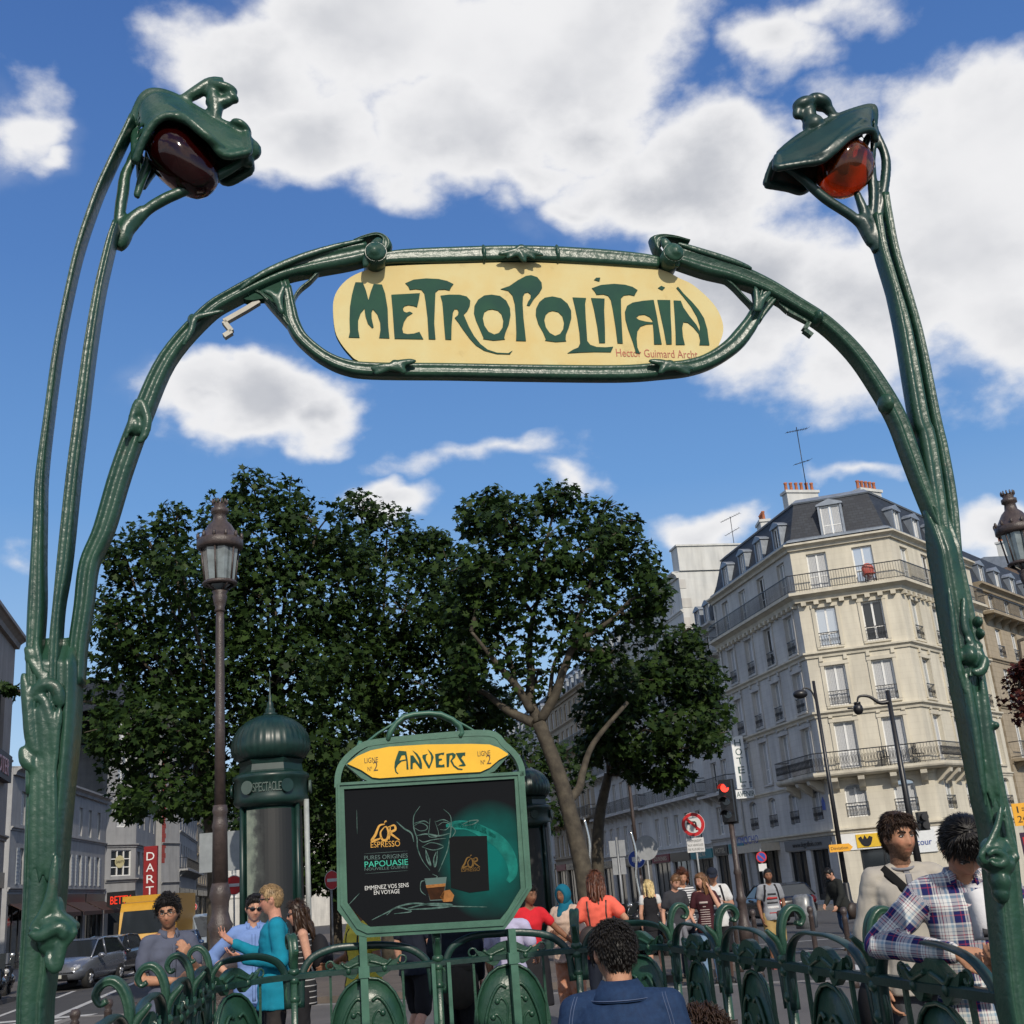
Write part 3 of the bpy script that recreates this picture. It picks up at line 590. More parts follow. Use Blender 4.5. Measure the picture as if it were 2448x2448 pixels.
GL = [
 (zA, [[(200, 143), (270, 145), (300, 220), (325, 315), (345, 240), (375, 160), (455, 165), (485, 250), (510, 400), (515, 560), (527, 682), (428, 678), (441, 600), (438, 530), (410, 450), (368, 402), (355, 430), (356, 490), (375, 575), (360, 583), (320, 540), (297, 470), (287, 395), (250, 440), (226, 510), (226, 600), (240, 676), (135, 673), (147, 620), (143, 500), (147, 380), (165, 270), (185, 190)]]),
 (zA, [[(545, 263), (820, 248), (812, 300), (793, 382), (760, 370), (710, 362), (672, 372), (655, 395), (665, 425), (690, 435), (722, 425), (750, 440), (700, 470), (668, 520), (650, 590), (660, 632), (700, 642), (760, 637), (815, 620), (853, 690), (577, 685), (568, 560), (557, 400)]]),
 (zA, [[(680, 152), (760, 118), (880, 106), (1000, 112), (1080, 130), (1143, 160), (1120, 190), (1105, 222), (1060, 212), (1000, 214), (970, 240), (966, 320), (958, 540), (970, 692), (905, 690), (893, 480), (875, 330), (862, 250), (835, 215), (780, 208), (722, 215), (708, 180)]]),
 (zA, [[(1018, 272), (1100, 262), (1200, 263), (1270, 280), (1305, 320), (1300, 370), (1275, 420), (1240, 455), (1260, 500), (1290, 570), (1340, 660), (1400, 735), (1470, 790), (1560, 820), (1670, 825), (1710, 800), (1685, 835), (1560, 832), (1440, 800), (1360, 750), (1300, 685), (1230, 590), (1190, 530), (1155, 485), (1185, 460), (1192, 425), (1180, 402), (1155, 400), (1138, 430), (1125, 560), (1122, 695), (1065, 693), (1052, 540), (1042, 400), (1035, 330)]]),
 (zA, [[(1510, 262), (1590, 275), (1650, 320), (1685, 390), (1692, 460), (1675, 550), (1645, 620), (1630, 680), (1638, 692), (1530, 703), (1428, 688), (1432, 675), (1400, 600), (1360, 510), (1340, 440), (1345, 370), (1380, 310), (1440, 270)], [(1515, 402), (1570, 415), (1605, 450), (1622, 510), (1615, 580), (1580, 630), (1535, 645), (1480, 620), (1440, 560), (1425, 490), (1440, 430), (1475, 408)]]),
 (zA, [[(1597, 208), (1680, 180), (1760, 125), (1840, 82), (1890, 75), (1948, 94), (1990, 146), (1995, 198), (1969, 245), (1917, 302), (1875, 370), (1848, 365), (1860, 330), (1885, 295), (1885, 260), (1860, 240), (1830, 245), (1812, 275), (1808, 350), (1815, 480), (1830, 610), (1840, 708), (1745, 705), (1748, 620), (1742, 480), (1732, 350), (1710, 270), (1670, 225)]]),
 (zB, [[(310, 268), (390, 285), (450, 335), (483, 400), (485, 470), (462, 555), (435, 620), (432, 668), (438, 682), (340, 688), (243, 675), (250, 660), (225, 600), (180, 520), (157, 440), (160, 380), (190, 320), (240, 280)], [(315, 400), (365, 412), (402, 450), (418, 510), (410, 570), (380, 615), (335, 632), (285, 605), (250, 555), (235, 490), (250, 435), (280, 408)]]),
 (zB, [[(497, 277), (622, 283), (612, 340), (618, 470), (627, 600), (632, 680), (660, 715), (720, 735), (800, 738), (872, 732), (850, 782), (700, 780), (560, 785), (450, 792), (500, 760), (548, 740), (567, 700), (560, 600), (540, 470), (515, 350)]]),
 (zB, [[(668, 283), (792, 288), (788, 400), (795, 560), (797, 697), (743, 697), (725, 550), (695, 390)], [(695, 115), (715, 95), (752, 95), (745, 130)]]),
 (zB, [[(675, 192), (760, 162), (880, 152), (980, 160), (1050, 180), (1097, 210), (1080, 235), (1068, 262), (1020, 252), (970, 258), (943, 285), (945, 420), (952, 560), (960, 702), (912, 700), (895, 560), (870, 400), (850, 300), (825, 262), (780, 248), (718, 252), (700, 220)]]),
 (zB, [[(1245, 300), (1150, 308), (1050, 325), (1000, 355), (980, 410), (985, 480), (1010, 570), (1050, 680), (1075, 760), (1078, 790), (1120, 797), (1095, 740), (1088, 660), (1095, 590), (1125, 545), (1180, 525), (1238, 522), (1245, 600), (1250, 710), (1320, 710), (1300, 600), (1275, 450)], [(1082, 465), (1110, 440), (1160, 435), (1205, 455), (1235, 490), (1232, 508), (1170, 500), (1110, 485)]]),
 (zB, [[(1280, 300), (1398, 302), (1402, 450), (1410, 600), (1412, 710), (1363, 710), (1340, 580), (1305, 420)], [(1285, 190), (1315, 170), (1350, 185), (1325, 212)]]),
 (zB, [[(1430, 305), (1495, 308), (1520, 370), (1575, 450), (1640, 530), (1672, 592), (1672, 540), (1645, 455), (1590, 360), (1520, 270), (1455, 190), (1470, 178), (1520, 240), (1600, 320), (1660, 390), (1710, 470), (1740, 570), (1750, 650), (1760, 718), (1668, 716), (1675, 670), (1660, 610), (1610, 550), (1560, 510), (1520, 505), (1508, 560), (1515, 640), (1533, 714), (1450, 714), (1448, 600), (1440, 450)]])]
frA = lambda x, y, z: (x, -.0125 - z, y)
for f, loops in GL: flat('letter', [[pl(*f(*p), -.012) for p in lp] for lp in loops], LET, sign, frA, .003)
a = pl(*zB(870, 848), -.012); b = pl(*zB(1690, 868), -.012)
text('signature', 'Hector Guimard Archt', REDP, sign, ((a[0] + b[0]) / 2, -.0125, (a[1] + b[1]) / 2 + .014), (b[0] - a[0], 0, b[1] - a[1]), (0, 0, 1), .05, (b[0] - a[0]) * .92, .001)

# ------------------------------------------------------------------ railings round the stairs
HW, TB, RC, S0 = 1.62, 5.33, .75, -.07             # half width, back line, corner radius, centre
def rail_pt(q):                                    # q metres along from the middle of the back, to the right
    sg = 1 if q >= 0 else -1; q = abs(q); st = HW - RC; arc = RC * PI / 2
    if q < st: p = (q, TB, 0)
    elif q < st + arc: a = (q - st) / RC; p = (st + RC * math.sin(a), TB - RC + RC * math.cos(a), a)
    else: p = (HW, TB - RC - (q - st - arc), PI / 2)
    return (S0 + sg * p[0], p[1], sg * p[2])
QMAX = (HW - RC) + RC * PI / 2 + (TB - RC - .1)
RAILZ, HOOPZ = 1.06, 1.235
def along(q0, q1, z0=0.0):                         # local (a along, b outwards, z) to the entrance frame, following the curve
    def f(a, b, z):
        q = q0 + (q1 - q0) * a; s, t, an = rail_pt(q); return (s + b * math.sin(an), t + b * math.cos(an), z)
    return f
STEP = QMAX / 6
def bar_sec(w, h): return [(-w, -h), (w, -h), (w, h), (-w, h)]
def make_railing(q_from, q_to, nmod, label, finial_ends):
    root = empty('railing', A_O, AZ_A, label, 'railing', 'green railings round the stairs')
    dq = (q_to - q_from) / nmod
    qs = [q_from + (q_to - q_from) * i / (nmod * 6) for i in range(nmod * 6 + 1)]
    for nm, z, w, h in (('handrail', RAILZ, .028, .022), ('bottom_rail', .13, .02, .018)):
        b = MB(); b.tube([V((*rail_pt(q)[:2], z)) for q in qs], 1.0, prof=bar_sec(h, w) if nm == 'x' else [(-h, -w), (h * .6, -w), (h, -w * .6), (h, w * .6), (h * .6, w), (-h, w)], sm=False); b.build(nm, GREEND, root)
    for i in range(nmod):
        qa = q_from + dq * i; qb = qa + dq; F = along(qa, qb); lm = abs(dq)
        h = MB()                                   # hoop: flat band springing from the post below the rail, over to the next
        P = [(.045, RAILZ - .22), (.05, RAILZ - .05), (.075, RAILZ + .05), (.14, RAILZ + .125), (.28, RAILZ + .17), (.45, HOOPZ - .005), (.6, HOOPZ - .01), (.78, RAILZ + .13), (.89, RAILZ + .06), (.94, RAILZ - .03), (.955, RAILZ - .22)]
        path = [V(F(a, 0, z)) for a, z in smooth_path(P, 4)]
        h.tube(path, [(.011, .028)] * len(path), prof=circle_prof(8)); h.build('hoop', GREEND, root)
        for a in (.25, .75):                       # thin uprights with a scroll at the head
            u = MB(); u.tube([V(F(a, 0, .13)), V(F(a, 0, RAILZ + .03))], 1, prof=bar_sec(.012, .009), sm=False)
            c = [(a + .045 * math.cos(x) / lm * .7, RAILZ + .05 + .03 * math.sin(x)) for x in np.linspace(-1.6, 4.2, 12)]
            u.tube([V(F(x, 0, z)) for x, z in c], .0075, n=6); u.build('upright', GREEN, root)
        # shield: oval plate with leaf scrolls in relief, and a winged crest standing over the rail
        sh = MB(); N_ = 26; lo_ = []
        for k in range(N_):
            t = 2 * PI * k / N_; x = math.sin(t); y = -math.cos(t); w = .29 * (1 - .42 * max(0, -y)) / lm; lo_.append((.5 + w * math.copysign(abs(x) ** .85, x), .53 + .47 * y))
        vs = [F(.5, -.035, .6)] + [F(.5 + (p[0] - .5) * .55, -.026, .57 + (p[1] - .57) * .6) for p in lo_] + [F(p[0], .004, p[1]) for p in lo_] + [F(p[0], .02, p[1]) for p in lo_] + [F(.5, .02, .6)]
        fs = [(0, 1 + k, 1 + (k + 1) % N_) for k in range(N_)] + [(1 + r * N_ + k, 1 + (r + 1) * N_ + k, 1 + (r + 1) * N_ + (k + 1) % N_, 1 + r * N_ + (k + 1) % N_) for r in (0, 1) for k in range(N_)] + [(1 + 3 * N_, 1 + 2 * N_ + (k + 1) % N_, 1 + 2 * N_ + k) for k in range(N_)]
        sh.add(vs, fs, 0, True)
        sh.tube([V(F(p[0], -.006, p[1])) for p in lo_ + [lo_[0]]], .011, n=6)
        for sg in (-1, 1):
            for (pts, r) in (([(.04, .2), (.1, .3), (.13, .45), (.125, .62), (.09, .78), (.05, .86), (.02, .84)], .010), ([(.015, .2), (.03, .38), (.06, .5), (.085, .56), (.105, .53), (.095, .49)], .009), ([(.02, .3), (.05, .44), (.05, .6), (.075, .66), (.09, .63)], .009),
                             ([(.01, .36), (.03, .55), (.02, .7), (.045, .77), (.065, .74)], .008), ([(.0, .14), (.06, .2), (.075, .28), (.04, .33), (.02, .29)], .009)):
                for side in ((-1,) if True else (1,)):
                    sh.tube([V(F(.5 + sg * x * 1.65 / lm, -.03, z)) for x, z in smooth_path(pts, 4)], r * 1.25, n=6)
            for (x, z) in ((.105, .52), (.09, .64), (.066, .75)): sh.ell(F(.5 + sg * x * 1.65 / lm, -.032, z), (.022, .016, .022), nu=8, nv=6)
            sh.tube([V(F(.5 + sg * x / lm, -.01, z)) for x, z in smooth_path([(.25, .42), (.3, .34), (.33, .42), (.31, .52), (.27, .55)], 4)], .010, n=6)
            # wing of the crest
            wv_ = smooth_path([(.0, 1.03), (.05, 1.05), (.1, 1.0), (.15, 1.02), (.21, 1.06), (.26, 1.135), (.22, 1.115), (.17, 1.11), (.11, 1.14), (.06, 1.165), (.0, 1.175)], 3)
            sh.prism([(x * sg, z) for x, z in wv_], -.022, .022, fr=lambda x, y, z: F(.5 + x / lm, y, z))
            sh.tube([V(F(.5 + sg * x / lm, -.024, z)) for x, z in smooth_path([(.02, 1.12), (.09, 1.1), (.14, 1.085), (.19, 1.12)], 4)], .012, n=6)
            sh.ell(F(.5 + sg * .135 / lm, -.024, 1.06), (.022, .015, .025), nu=8, nv=6)
        so = sh.build('shield', GREEN, root)
    for i in range(nmod + 1):                      # posts with curled finials
        q = q_from + dq * i
        if i == 0 and not finial_ends[0]: continue
        if i == nmod and not finial_ends[1]: continue
        if abs(q) > QMAX - .05: continue
        s, t, an = rail_pt(q); p = MB(); sg = -1 if q < 0 else 1
        ux, uy = math.cos(an), -math.sin(an)       # along
        bx, by = math.sin(an), math.cos(an)        # outward
        G = lambda a, b, z: V((s + ux * a + bx * b, t + uy * a + by * b, z))
        p.tube([G(0, 0, 0), G(0, 0, .5), G(0, 0, RAILZ - .02)], [(.034, .03), (.03, .026), (.03, .026)], prof=groove(20, .3, 0, .3, .6))
        for z, r in ((.03, .055), (.12, .045), (RAILZ - .16, .04), (RAILZ - .03, .042), (RAILZ + .03, .046)): p.ell(G(0, 0, z), (r, r, .035), nu=10, nv=6)
        for sa in (-1, 1): p.tube([G(sa * a, 0, z) for a, z in smooth_path([(.02, RAILZ - .02), (.055, RAILZ - .07), (.06, RAILZ - .14), (.035, RAILZ - .2), (.02, RAILZ - .17)], 4)], .013, n=6)
        cur = [(0, RAILZ), (-.004, RAILZ + .09), (-.004, RAILZ + .17), (.02, RAILZ + .245), (.062, RAILZ + .285), (.108, RAILZ + .275), (.13, RAILZ + .235), (.112, RAILZ + .20), (.086, RAILZ + .21)]
        P = smooth_path(cur, 5); m_ = len(P)
        rr = [(.018 + .007 * math.sin(PI * min(1, 1.25 * i_ / m_)) - .004 * i_ / m_, .027 + .012 * math.sin(PI * min(1, 1.2 * i_ / m_))) for i_ in range(m_)]
        path = [G(0, x, z) for x, z in P]; p.tube(path, rr, prof=[(x * (1 - .42 * math.exp(-((y - .0) / .3) ** 2)), y) for x, y in groove(24, .3, .35, .2, .8)], binormal=(ux, uy, 0))
        p.tube([G(0, x, z) for x, z in smooth_path([(-.002, RAILZ + .05), (-.03, RAILZ + .12), (-.07, RAILZ + .165), (-.085, RAILZ + .185)], 4)], [(.026 - .0013 * j, .03 - .001 * j) for j in range(13)], n=8, binormal=(ux, uy, 0))
        p.build('finial_post', GREEN, root)
    return root
q1 = 1.085
make_railing(-q1, q1, 2, 'low green cast iron railing closing the far end of the stairs below the billboard', (True, True))
make_railing(q1, QMAX - .02, 5, 'green cast iron railing from the billboard corner to the right hand lamp post', (False, True))
make_railing(-q1, -QMAX + .02, 5, 'green cast iron railing beside the men chatting on the street side', (False, True))

# ------------------------------------------------------------------ billboard with station name
TP = 5.24                                           # its plane, just inside the back railing
bb = empty('station_billboard', A_O, AZ_A, 'green framed billboard with yellow ANVERS station name over a dark coffee advert', 'billboard')
zp = lambda x, y: (800 + x / 3.39, 1680 + y / 3.39)
zc = lambda x, y: (820 + x / 4.6, 1780 + y / 4.6)
pp = lambda f, L_, t=TP: [pl(*f(*p), t) for p in L_]
YEL = M('yellow_enamel', (.78, .45, .045), .6, spec=.2, var=.08, scale=4)
PG = M('billboard_green', (.045, .125, .085), .42, var=.2, scale=7, bump=.05)
fm = MB()
outer = [(8, 655), (22, 1680), (175, 1880), (270, 1900), (1370, 1835), (1440, 1745), (1590, 1500), (1528, 560)]
inner_ = [(75, 705), (103, 1620), (215, 1780), (290, 1815), (1335, 1755), (1395, 1680), (1500, 1505), (1450, 620)]
fm.ring(pp(zp, outer), pp(zp, inner_), TP - .05, TP + .05)
Q = [(s_, TP, z_) for s_, z_ in smooth_path(pp(zp, [(22, 690), (28, 590), (60, 500), (125, 425), (215, 360), (330, 325), (760, 280), (1240, 252), (1370, 345), (1460, 430), (1505, 520), (1515, 600)]), 4)]
fm.tube([V(q) for q in Q], [(.024, .05)] * len(Q), prof=[(-1, -1), (1, -1), (1, 1), (-1, 1)], binormal=(0, 1, 0), sm=False)
fm.prism(pp(zp, [(85, 505), (210, 400), (320, 335), (760, 285), (1245, 258), (1330, 320), (1412, 425), (1290, 560), (1180, 600), (760, 632), (300, 655), (215, 615)]), TP - .045, TP + .045)
fm.build('frame', PG, bb)
lip = MB()
ii = pp(zp, [(22, 660), (48, 1640), (178, 1830), (262, 1868), (1360, 1805), (1430, 1700), (1560, 1500), (1490, 570)]); i2 = pp(zp, [(40, 675), (66, 1630), (190, 1812), (270, 1848), (1352, 1787), (1415, 1690), (1540, 1502), (1475, 590)])
lip.ring(ii, i2, TP - .065, TP - .051); lip.build('frame_lip', PG, bb)
ho = MB()
P = [(*p, TP) for p in pp(zp, [(430, 310), (450, 240), (500, 170), (560, 120), (640, 100), (760, 90), (860, 100), (950, 140), (1010, 190), (1030, 250), (1010, 280)])]
ho.tube([V((s, t, z)) for s, z, t in P], [(.026, .07)] * len(P), prof=circle_prof(8), binormal=(0, 1, 0))
for L_ in ([(140, 420), (350, 250), (600, 95), (730, 80), (860, 82), (1060, 190), (1250, 300), (1400, 410)],):
    ho.tube([V((s, TP, z)) for s, z in pp(zp, L_)], [(.012, .03)] * len(L_), prof=circle_prof(8), binormal=(0, 1, 0))
for (x, y) in ((205, 330), (1262, 255)): ho.tube([V((*[pl(*zp(x - 12, y + 60), TP)[0]], TP, pl(*zp(x - 12, y + 60), TP)[1])), V((*[pl(*zp(x + 4, y - 20), TP)[0]], TP, pl(*zp(x + 4, y - 20), TP)[1]))], [.03, .016], n=8)
ho.build('top_hoop', PG, bb)
for x0, x1, x2 in ((867, 867, .03), (1221, 1221, .03)):
    po = MB(); s0, zt = pl(x0 - (0 if x0 < 1000 else -2), 2240, TP); po.box(s0 - .028, s0 + .028, TP - .045, TP + .045, -.01, zt + .06); po.box(s0 - .04, s0 + .04, TP - .055, TP + .055, RAILZ - .05, RAILZ + .03); po.build('post', PG, bb)
po = MB()
for x in (1035, 1072):
    s0, _ = pl(x, 2290, TP); po.box(s0 - .014, s0 + .014, TP + .0, TP + .05, 0, RAILZ)
po.build('middle_post', PG, bb)
sg_out = [(48, 222), (150, 140), (300, 75), (500, 35), (900, 10), (1400, 3), (1600, 10), (1700, 45), (1800, 110), (1800, 125), (1700, 180), (1600, 265), (1500, 310), (1300, 320), (900, 345), (400, 380), (320, 370), (200, 290), (100, 245)]
sm_ = MB(); sm_.prism(pp(zc, sg_out), TP - .066, TP - .052, 0); snm = sm_.build('station_sign', YEL, bb)
frP = lambda x, y, z: (x, TP - .0665 - z, y)
AN_ = [[[(608, 78), (690, 85), (705, 180), (715, 283), (693, 283), (690, 185), (640, 195), (600, 230), (578, 270), (585, 310), (605, 325), (595, 333), (570, 310), (560, 260), (565, 200), (585, 140)], [(675, 125), (640, 130), (615, 185), (685, 172)]],
 [[(735, 130), (765, 130), (800, 180), (835, 230), (825, 180), (795, 125), (758, 75), (810, 110), (845, 160), (862, 220), (862, 275), (840, 275), (815, 240), (785, 205), (762, 215), (760, 278), (735, 280)]],
 [[(868, 125), (925, 112), (905, 135), (905, 180), (940, 240), (960, 190), (960, 130), (925, 62), (970, 105), (990, 150), (975, 200), (945, 270), (930, 270), (890, 200), (865, 150)]],
 [[(1005, 115), (1105, 97), (1100, 125), (1070, 120), (1045, 135), (1045, 165), (1080, 165), (1082, 180), (1050, 190), (1045, 230), (1075, 235), (1105, 225), (1110, 258), (1015, 262)]],
 [[(1127, 112), (1200, 100), (1232, 120), (1225, 150), (1190, 185), (1215, 235), (1260, 270), (1308, 277), (1300, 290), (1250, 285), (1205, 250), (1170, 190), (1195, 150), (1190, 125), (1165, 130), (1155, 255), (1132, 258)]],
 [[(1230, 105), (1335, 97), (1332, 135), (1310, 130), (1290, 160), (1320, 200), (1340, 240), (1320, 248), (1260, 248), (1270, 235), (1305, 225), (1280, 190), (1250, 140)]]]
for loops in AN_: flat('letter', [pp(zc, lp) for lp in loops], LET, snm, frP, .003)
DARKB = M('dark_brown_paint', (.06, .035, .01), .5, var=0)
def btext(nm, body, mat, par, f, x0, y0, x1, y1, size, t, dep=.001, fit=True):
    a, b = pl(*f(x0, y0), t), pl(*f(x1, y1), t); w = math.hypot(b[0] - a[0], b[1] - a[1])
    return text(nm, body, mat, par, ((a[0] + b[0]) / 2, t, (a[1] + b[1]) / 2), (b[0] - a[0], 0, b[1] - a[1]), (0, 0, 1), size, w if fit else None, dep)
SD = TP - .0668
for (x, y, dx, dy) in ((235, 205, 150, -12), (1480, 130, 140, -12)):
    btext('small_lettering', 'LIGNE', DARKB, snm, zc, x, y, x + dx, y + dy, .058, SD)
    btext('small_lettering', 'Nº', DARKB, snm, zc, x + 35, y + 90, x + 85, y + 86, .05, SD); btext('small_lettering', '2', DARKB, snm, zc, x + 100, y + 86, x + 150, y + 82, .105, SD)
# printed poster: dark sheet with a green glow, steam face, cup and pack
pm = bpy.data.materials.new('poster_print'); pm.use_nodes = True; t_ = pm.node_tree; b_ = t_.nodes['Principled BSDF']; b_.inputs['Roughness'].default_value = .6; b_.inputs['Specular IOR Level'].default_value = .04
cxz = pl(*zp(1250, 1270), TP)
tc_ = t_.nodes.new('ShaderNodeTexCoord'); mp = t_.nodes.new('ShaderNodeMapping'); mp.vector_type = 'TEXTURE'; mp.inputs['Location'].default_value = (cxz[0], TP, cxz[1]); mp.inputs['Scale'].default_value = (.42, 5, .46); t_.links.new(tc_.outputs['Object'], mp.inputs[0])
nz = t_.nodes.new('ShaderNodeTexNoise'); nz.inputs['Scale'].default_value = 3.5; nz.inputs['Detail'].default_value = 6; t_.links.new(tc_.outputs['Object'], nz.inputs['Vector'])
gr = t_.nodes.new('ShaderNodeTexGradient'); gr.gradient_type = 'SPHERICAL'; t_.links.new(mp.outputs[0], gr.inputs[0])
mu = t_.nodes.new('ShaderNodeMath'); mu.operation = 'MULTIPLY'; t_.links.new(gr.outputs['Fac'], mu.inputs[0]); t_.links.new(nz.outputs['Fac'], mu.inputs[1])
rm = t_.nodes.new('ShaderNodeValToRGB'); el = rm.color_ramp.elements; el[0].position = 0; el[0].color = (.008, .009, .011, 1); el[1].position = .45; el[1].color = (.004, .13, .115, 1)
e_ = rm.color_ramp.elements.new(.12); e_.color = (.006, .05, .045, 1); t_.links.new(mu.outputs[0], rm.inputs[0]); t_.links.new(rm.outputs[0], b_.inputs['Base Color'])
ps = MB(); ps.prism(pp(zp, [(70, 700), (98, 1625), (285, 1820), (1338, 1760), (1505, 1508), (1455, 615)]), TP - .03, TP + .03); pst = ps.build('poster', pm, bb)
GOLD = M('gold_print', (.55, .30, .07), .7, spec=.1, var=.25, scale=20); TEAL = M('teal_print', (.06, .42, .30), .7, spec=.1, var=.1); WPR = M('white_print', (.62, .62, .6), .7, spec=.1, var=0)
SMOKE = M('pale_smoke_print', (.12, .19, .17), .7, spec=.1, var=.6, scale=30, c2=(.02, .06, .05)); GREYP = M('grey_print', (.09, .14, .13), .7, spec=.1, var=0)
PK = M('pack_black_print', (.006, .007, .008), .7, spec=.1, var=.2); CUPB = M('coffee_print', (.035, .014, .006), .7, spec=.1, var=.4, scale=20); CREMA = M('crema_print', (.3, .13, .04), .7, spec=.1, var=.3, scale=30); ARC = M('green_arc_print', (.012, .22, .18), .7, spec=.1, var=.5, scale=9, c2=(.006, .08, .07))
PT = TP - .031
def ribbon(pts, w, mat, nm='print_line', dep=0.0, sm=5):
    Q = smooth_path(pp(zp, pts, TP), sm); b = MB(); n = len(Q)
    for i in range(n):
        d = np.array(Q[min(i + 1, n - 1)]) - np.array(Q[max(i - 1, 0)]); d = d / (np.linalg.norm(d) + 1e-9); ww = w * (.35 + .65 * math.sin(PI * i / (n - 1))); o_ = np.array([-d[1], d[0]]) * ww
        b.v += [(Q[i][0] + o_[0], PT - .0006 - dep, Q[i][1] + o_[1]), (Q[i][0] - o_[0], PT - .0006 - dep, Q[i][1] - o_[1])]
    for i in range(n - 1): b.f.append([2 * i, 2 * i + 1, 2 * i + 3, 2 * i + 2]); b.m.append(0); b.s.append(False)
    return b
def lines(nm, L_, mat, dep=0.0):
    b = MB()
    for pts, w in L_:
        r_ = ribbon(pts, w, mat, dep=dep); b.add(r_.v, r_.f)
    o = b.build(nm, mat, pst); o['kind'] = 'stuff' if nm == 'printed_splash' else 'thing'; return o
lines('printed_arc', [([(960, 1010), (1080, 1000), (1220, 1060), (1340, 1140), (1420, 1260), (1440, 1380), (1400, 1450)], .05), ([(900, 1000), (1000, 985), (1150, 1010), (1300, 1090)], .03)], ARC, .0)
lines('printed_face', [([(690, 840), (640, 920), (640, 1020), (665, 1100), (670, 1180), (710, 1280), (770, 1360)], .0045), ([(880, 865), (935, 920), (940, 1010), (930, 1100), (910, 1200), (870, 1300), (840, 1370)], .0045), ([(640, 980), (720, 960), (760, 980)], .004), ([(640, 1000), (690, 975), (745, 1000), (740, 1030), (690, 1040), (645, 1015)], .0035), ([(820, 965), (880, 950), (935, 975)], .004), ([(830, 1000), (880, 970), (930, 990), (900, 1030), (850, 1030)], .0035),
    ([(770, 940), (765, 1010), (760, 1080), (800, 1090), (840, 1070), (810, 960)], .003), ([(660, 1080), (740, 1065), (840, 1080), (930, 1060)], .006), ([(680, 1110), (720, 1130), (800, 1110), (900, 1100)], .004), ([(705, 1170), (780, 1135), (880, 1165), (800, 1195), (705, 1170)], .004), ([(735, 1190), (760, 1260), (775, 1320), (745, 1270), (735, 1195)], .006), ([(830, 1200), (825, 1270), (810, 1330), (800, 1270), (820, 1210)], .006), ([(500, 965), (560, 1020), (620, 1060), (640, 1130)], .006), ([(940, 1000), (975, 1040), (950, 1090)], .004), ([(1030, 990), (1090, 960), (1160, 955), (1120, 985), (1040, 1000)], .004), ([(790, 1390), (830, 1410), (800, 1430), (830, 1420)], .003)], SMOKE, .0006)
def pshape(nm, pts, mat, dep): 
    b = MB(); b.prism(pp(zp, pts), PT - dep - .0006, PT - .0002 - dep * .3); return b.build(nm, mat, pst)
pshape('printed_pack', [(925, 1100), (955, 1085), (1230, 1080), (1248, 1520), (1090, 1540), (940, 1500)], PK, .0012)
pshape('printed_cup', [(725, 1425), (905, 1412), (880, 1600), (770, 1605)], GREYP, .0012); pshape('printed_coffee', [(738, 1490), (893, 1475), (878, 1592), (772, 1598)], CUPB, .0018); pshape('printed_crema', [(736, 1478), (896, 1464), (893, 1488), (742, 1502)], CREMA, .0024)
pshape('printed_capsule', [(850, 1575), (880, 1525), (930, 1515), (965, 1560), (950, 1610), (880, 1615)], CREMA, .0018)
lines('printed_splash', [([(300, 1760), (420, 1700), (520, 1650), (650, 1625), (800, 1640), (1000, 1650), (1230, 1655)], .006), ([(420, 1720), (500, 1660), (620, 1690), (480, 1710)], .005), ([(590, 1665), (760, 1630), (950, 1640), (800, 1665), (600, 1675)], .008), ([(690, 1500), (700, 1450), (740, 1440)], .004), ([(735, 1560), (700, 1530), (690, 1490)], .004), ([(110, 1640), (200, 1545)], .003), ([(178, 870), (182, 1065)], .002)], SMOKE, .0012)
def pt(body, mat, x0, y0, x1, y1, size, dep=.003, nm='print_lettering'): return btext(nm, body, mat, pst, zp, x0, y0, x1, y1, size, PT - dep, .0006)
for (ox, oy, k, mt, dp) in ((0, 0, 1.0, GOLD, .001), (735, 205, .63, M('dim_gold_print', (.16, .09, .025), .7, spec=.1, var=.2), .0026)):
    z_ = lambda x, y: (ox + x * k if ox == 0 else 1025 + (x - 290) * k, oy + y * k if ox == 0 else 1235 + (y - 960) * k)
    L_ = [([z_(405, 985), z_(360, 1000), z_(330, 1070), z_(300, 1120), z_(345, 1110), z_(380, 1095)], .010 * k), ([z_(400, 975), z_(412, 962), z_(420, 965)], .006 * k), ([z_(400, 1010), z_(370, 1055), z_(385, 1110), z_(420, 1110), z_(435, 1060), z_(420, 1010), z_(398, 1010)], .009 * k), ([z_(450, 1000), z_(445, 1060), z_(440, 1110)], .007 * k), ([z_(430, 1010), z_(480, 995), z_(490, 1030), z_(450, 1055), z_(490, 1090), z_(525, 1115)], .009 * k)]
    lines('gold_emblem', L_, mt, dp); btext('print_lettering', 'ESPRESSO', mt, pst, zp, *z_(292, 1175), *z_(530, 1162), .062 * k, PT - dp - .0008, .0006)
pt('PURES ORIGINES', GREYP, 240, 1275, 592, 1255, .045); pt('PAPOUASIE', TEAL, 242, 1335, 594, 1312, .062); pt('NOUVELLE GUINEE', GREYP, 242, 1362, 594, 1340, .03)
pt('EMMENEZ VOS SENS', WPR, 245, 1520, 600, 1492, .044); pt('EN VOYAGE', WPR, 318, 1556, 526, 1543, .044)
lines('printed_rule', [([(240, 1225), (590, 1202)], .0012), ([(245, 1387), (592, 1360)], .0012)], GREYP, .001)
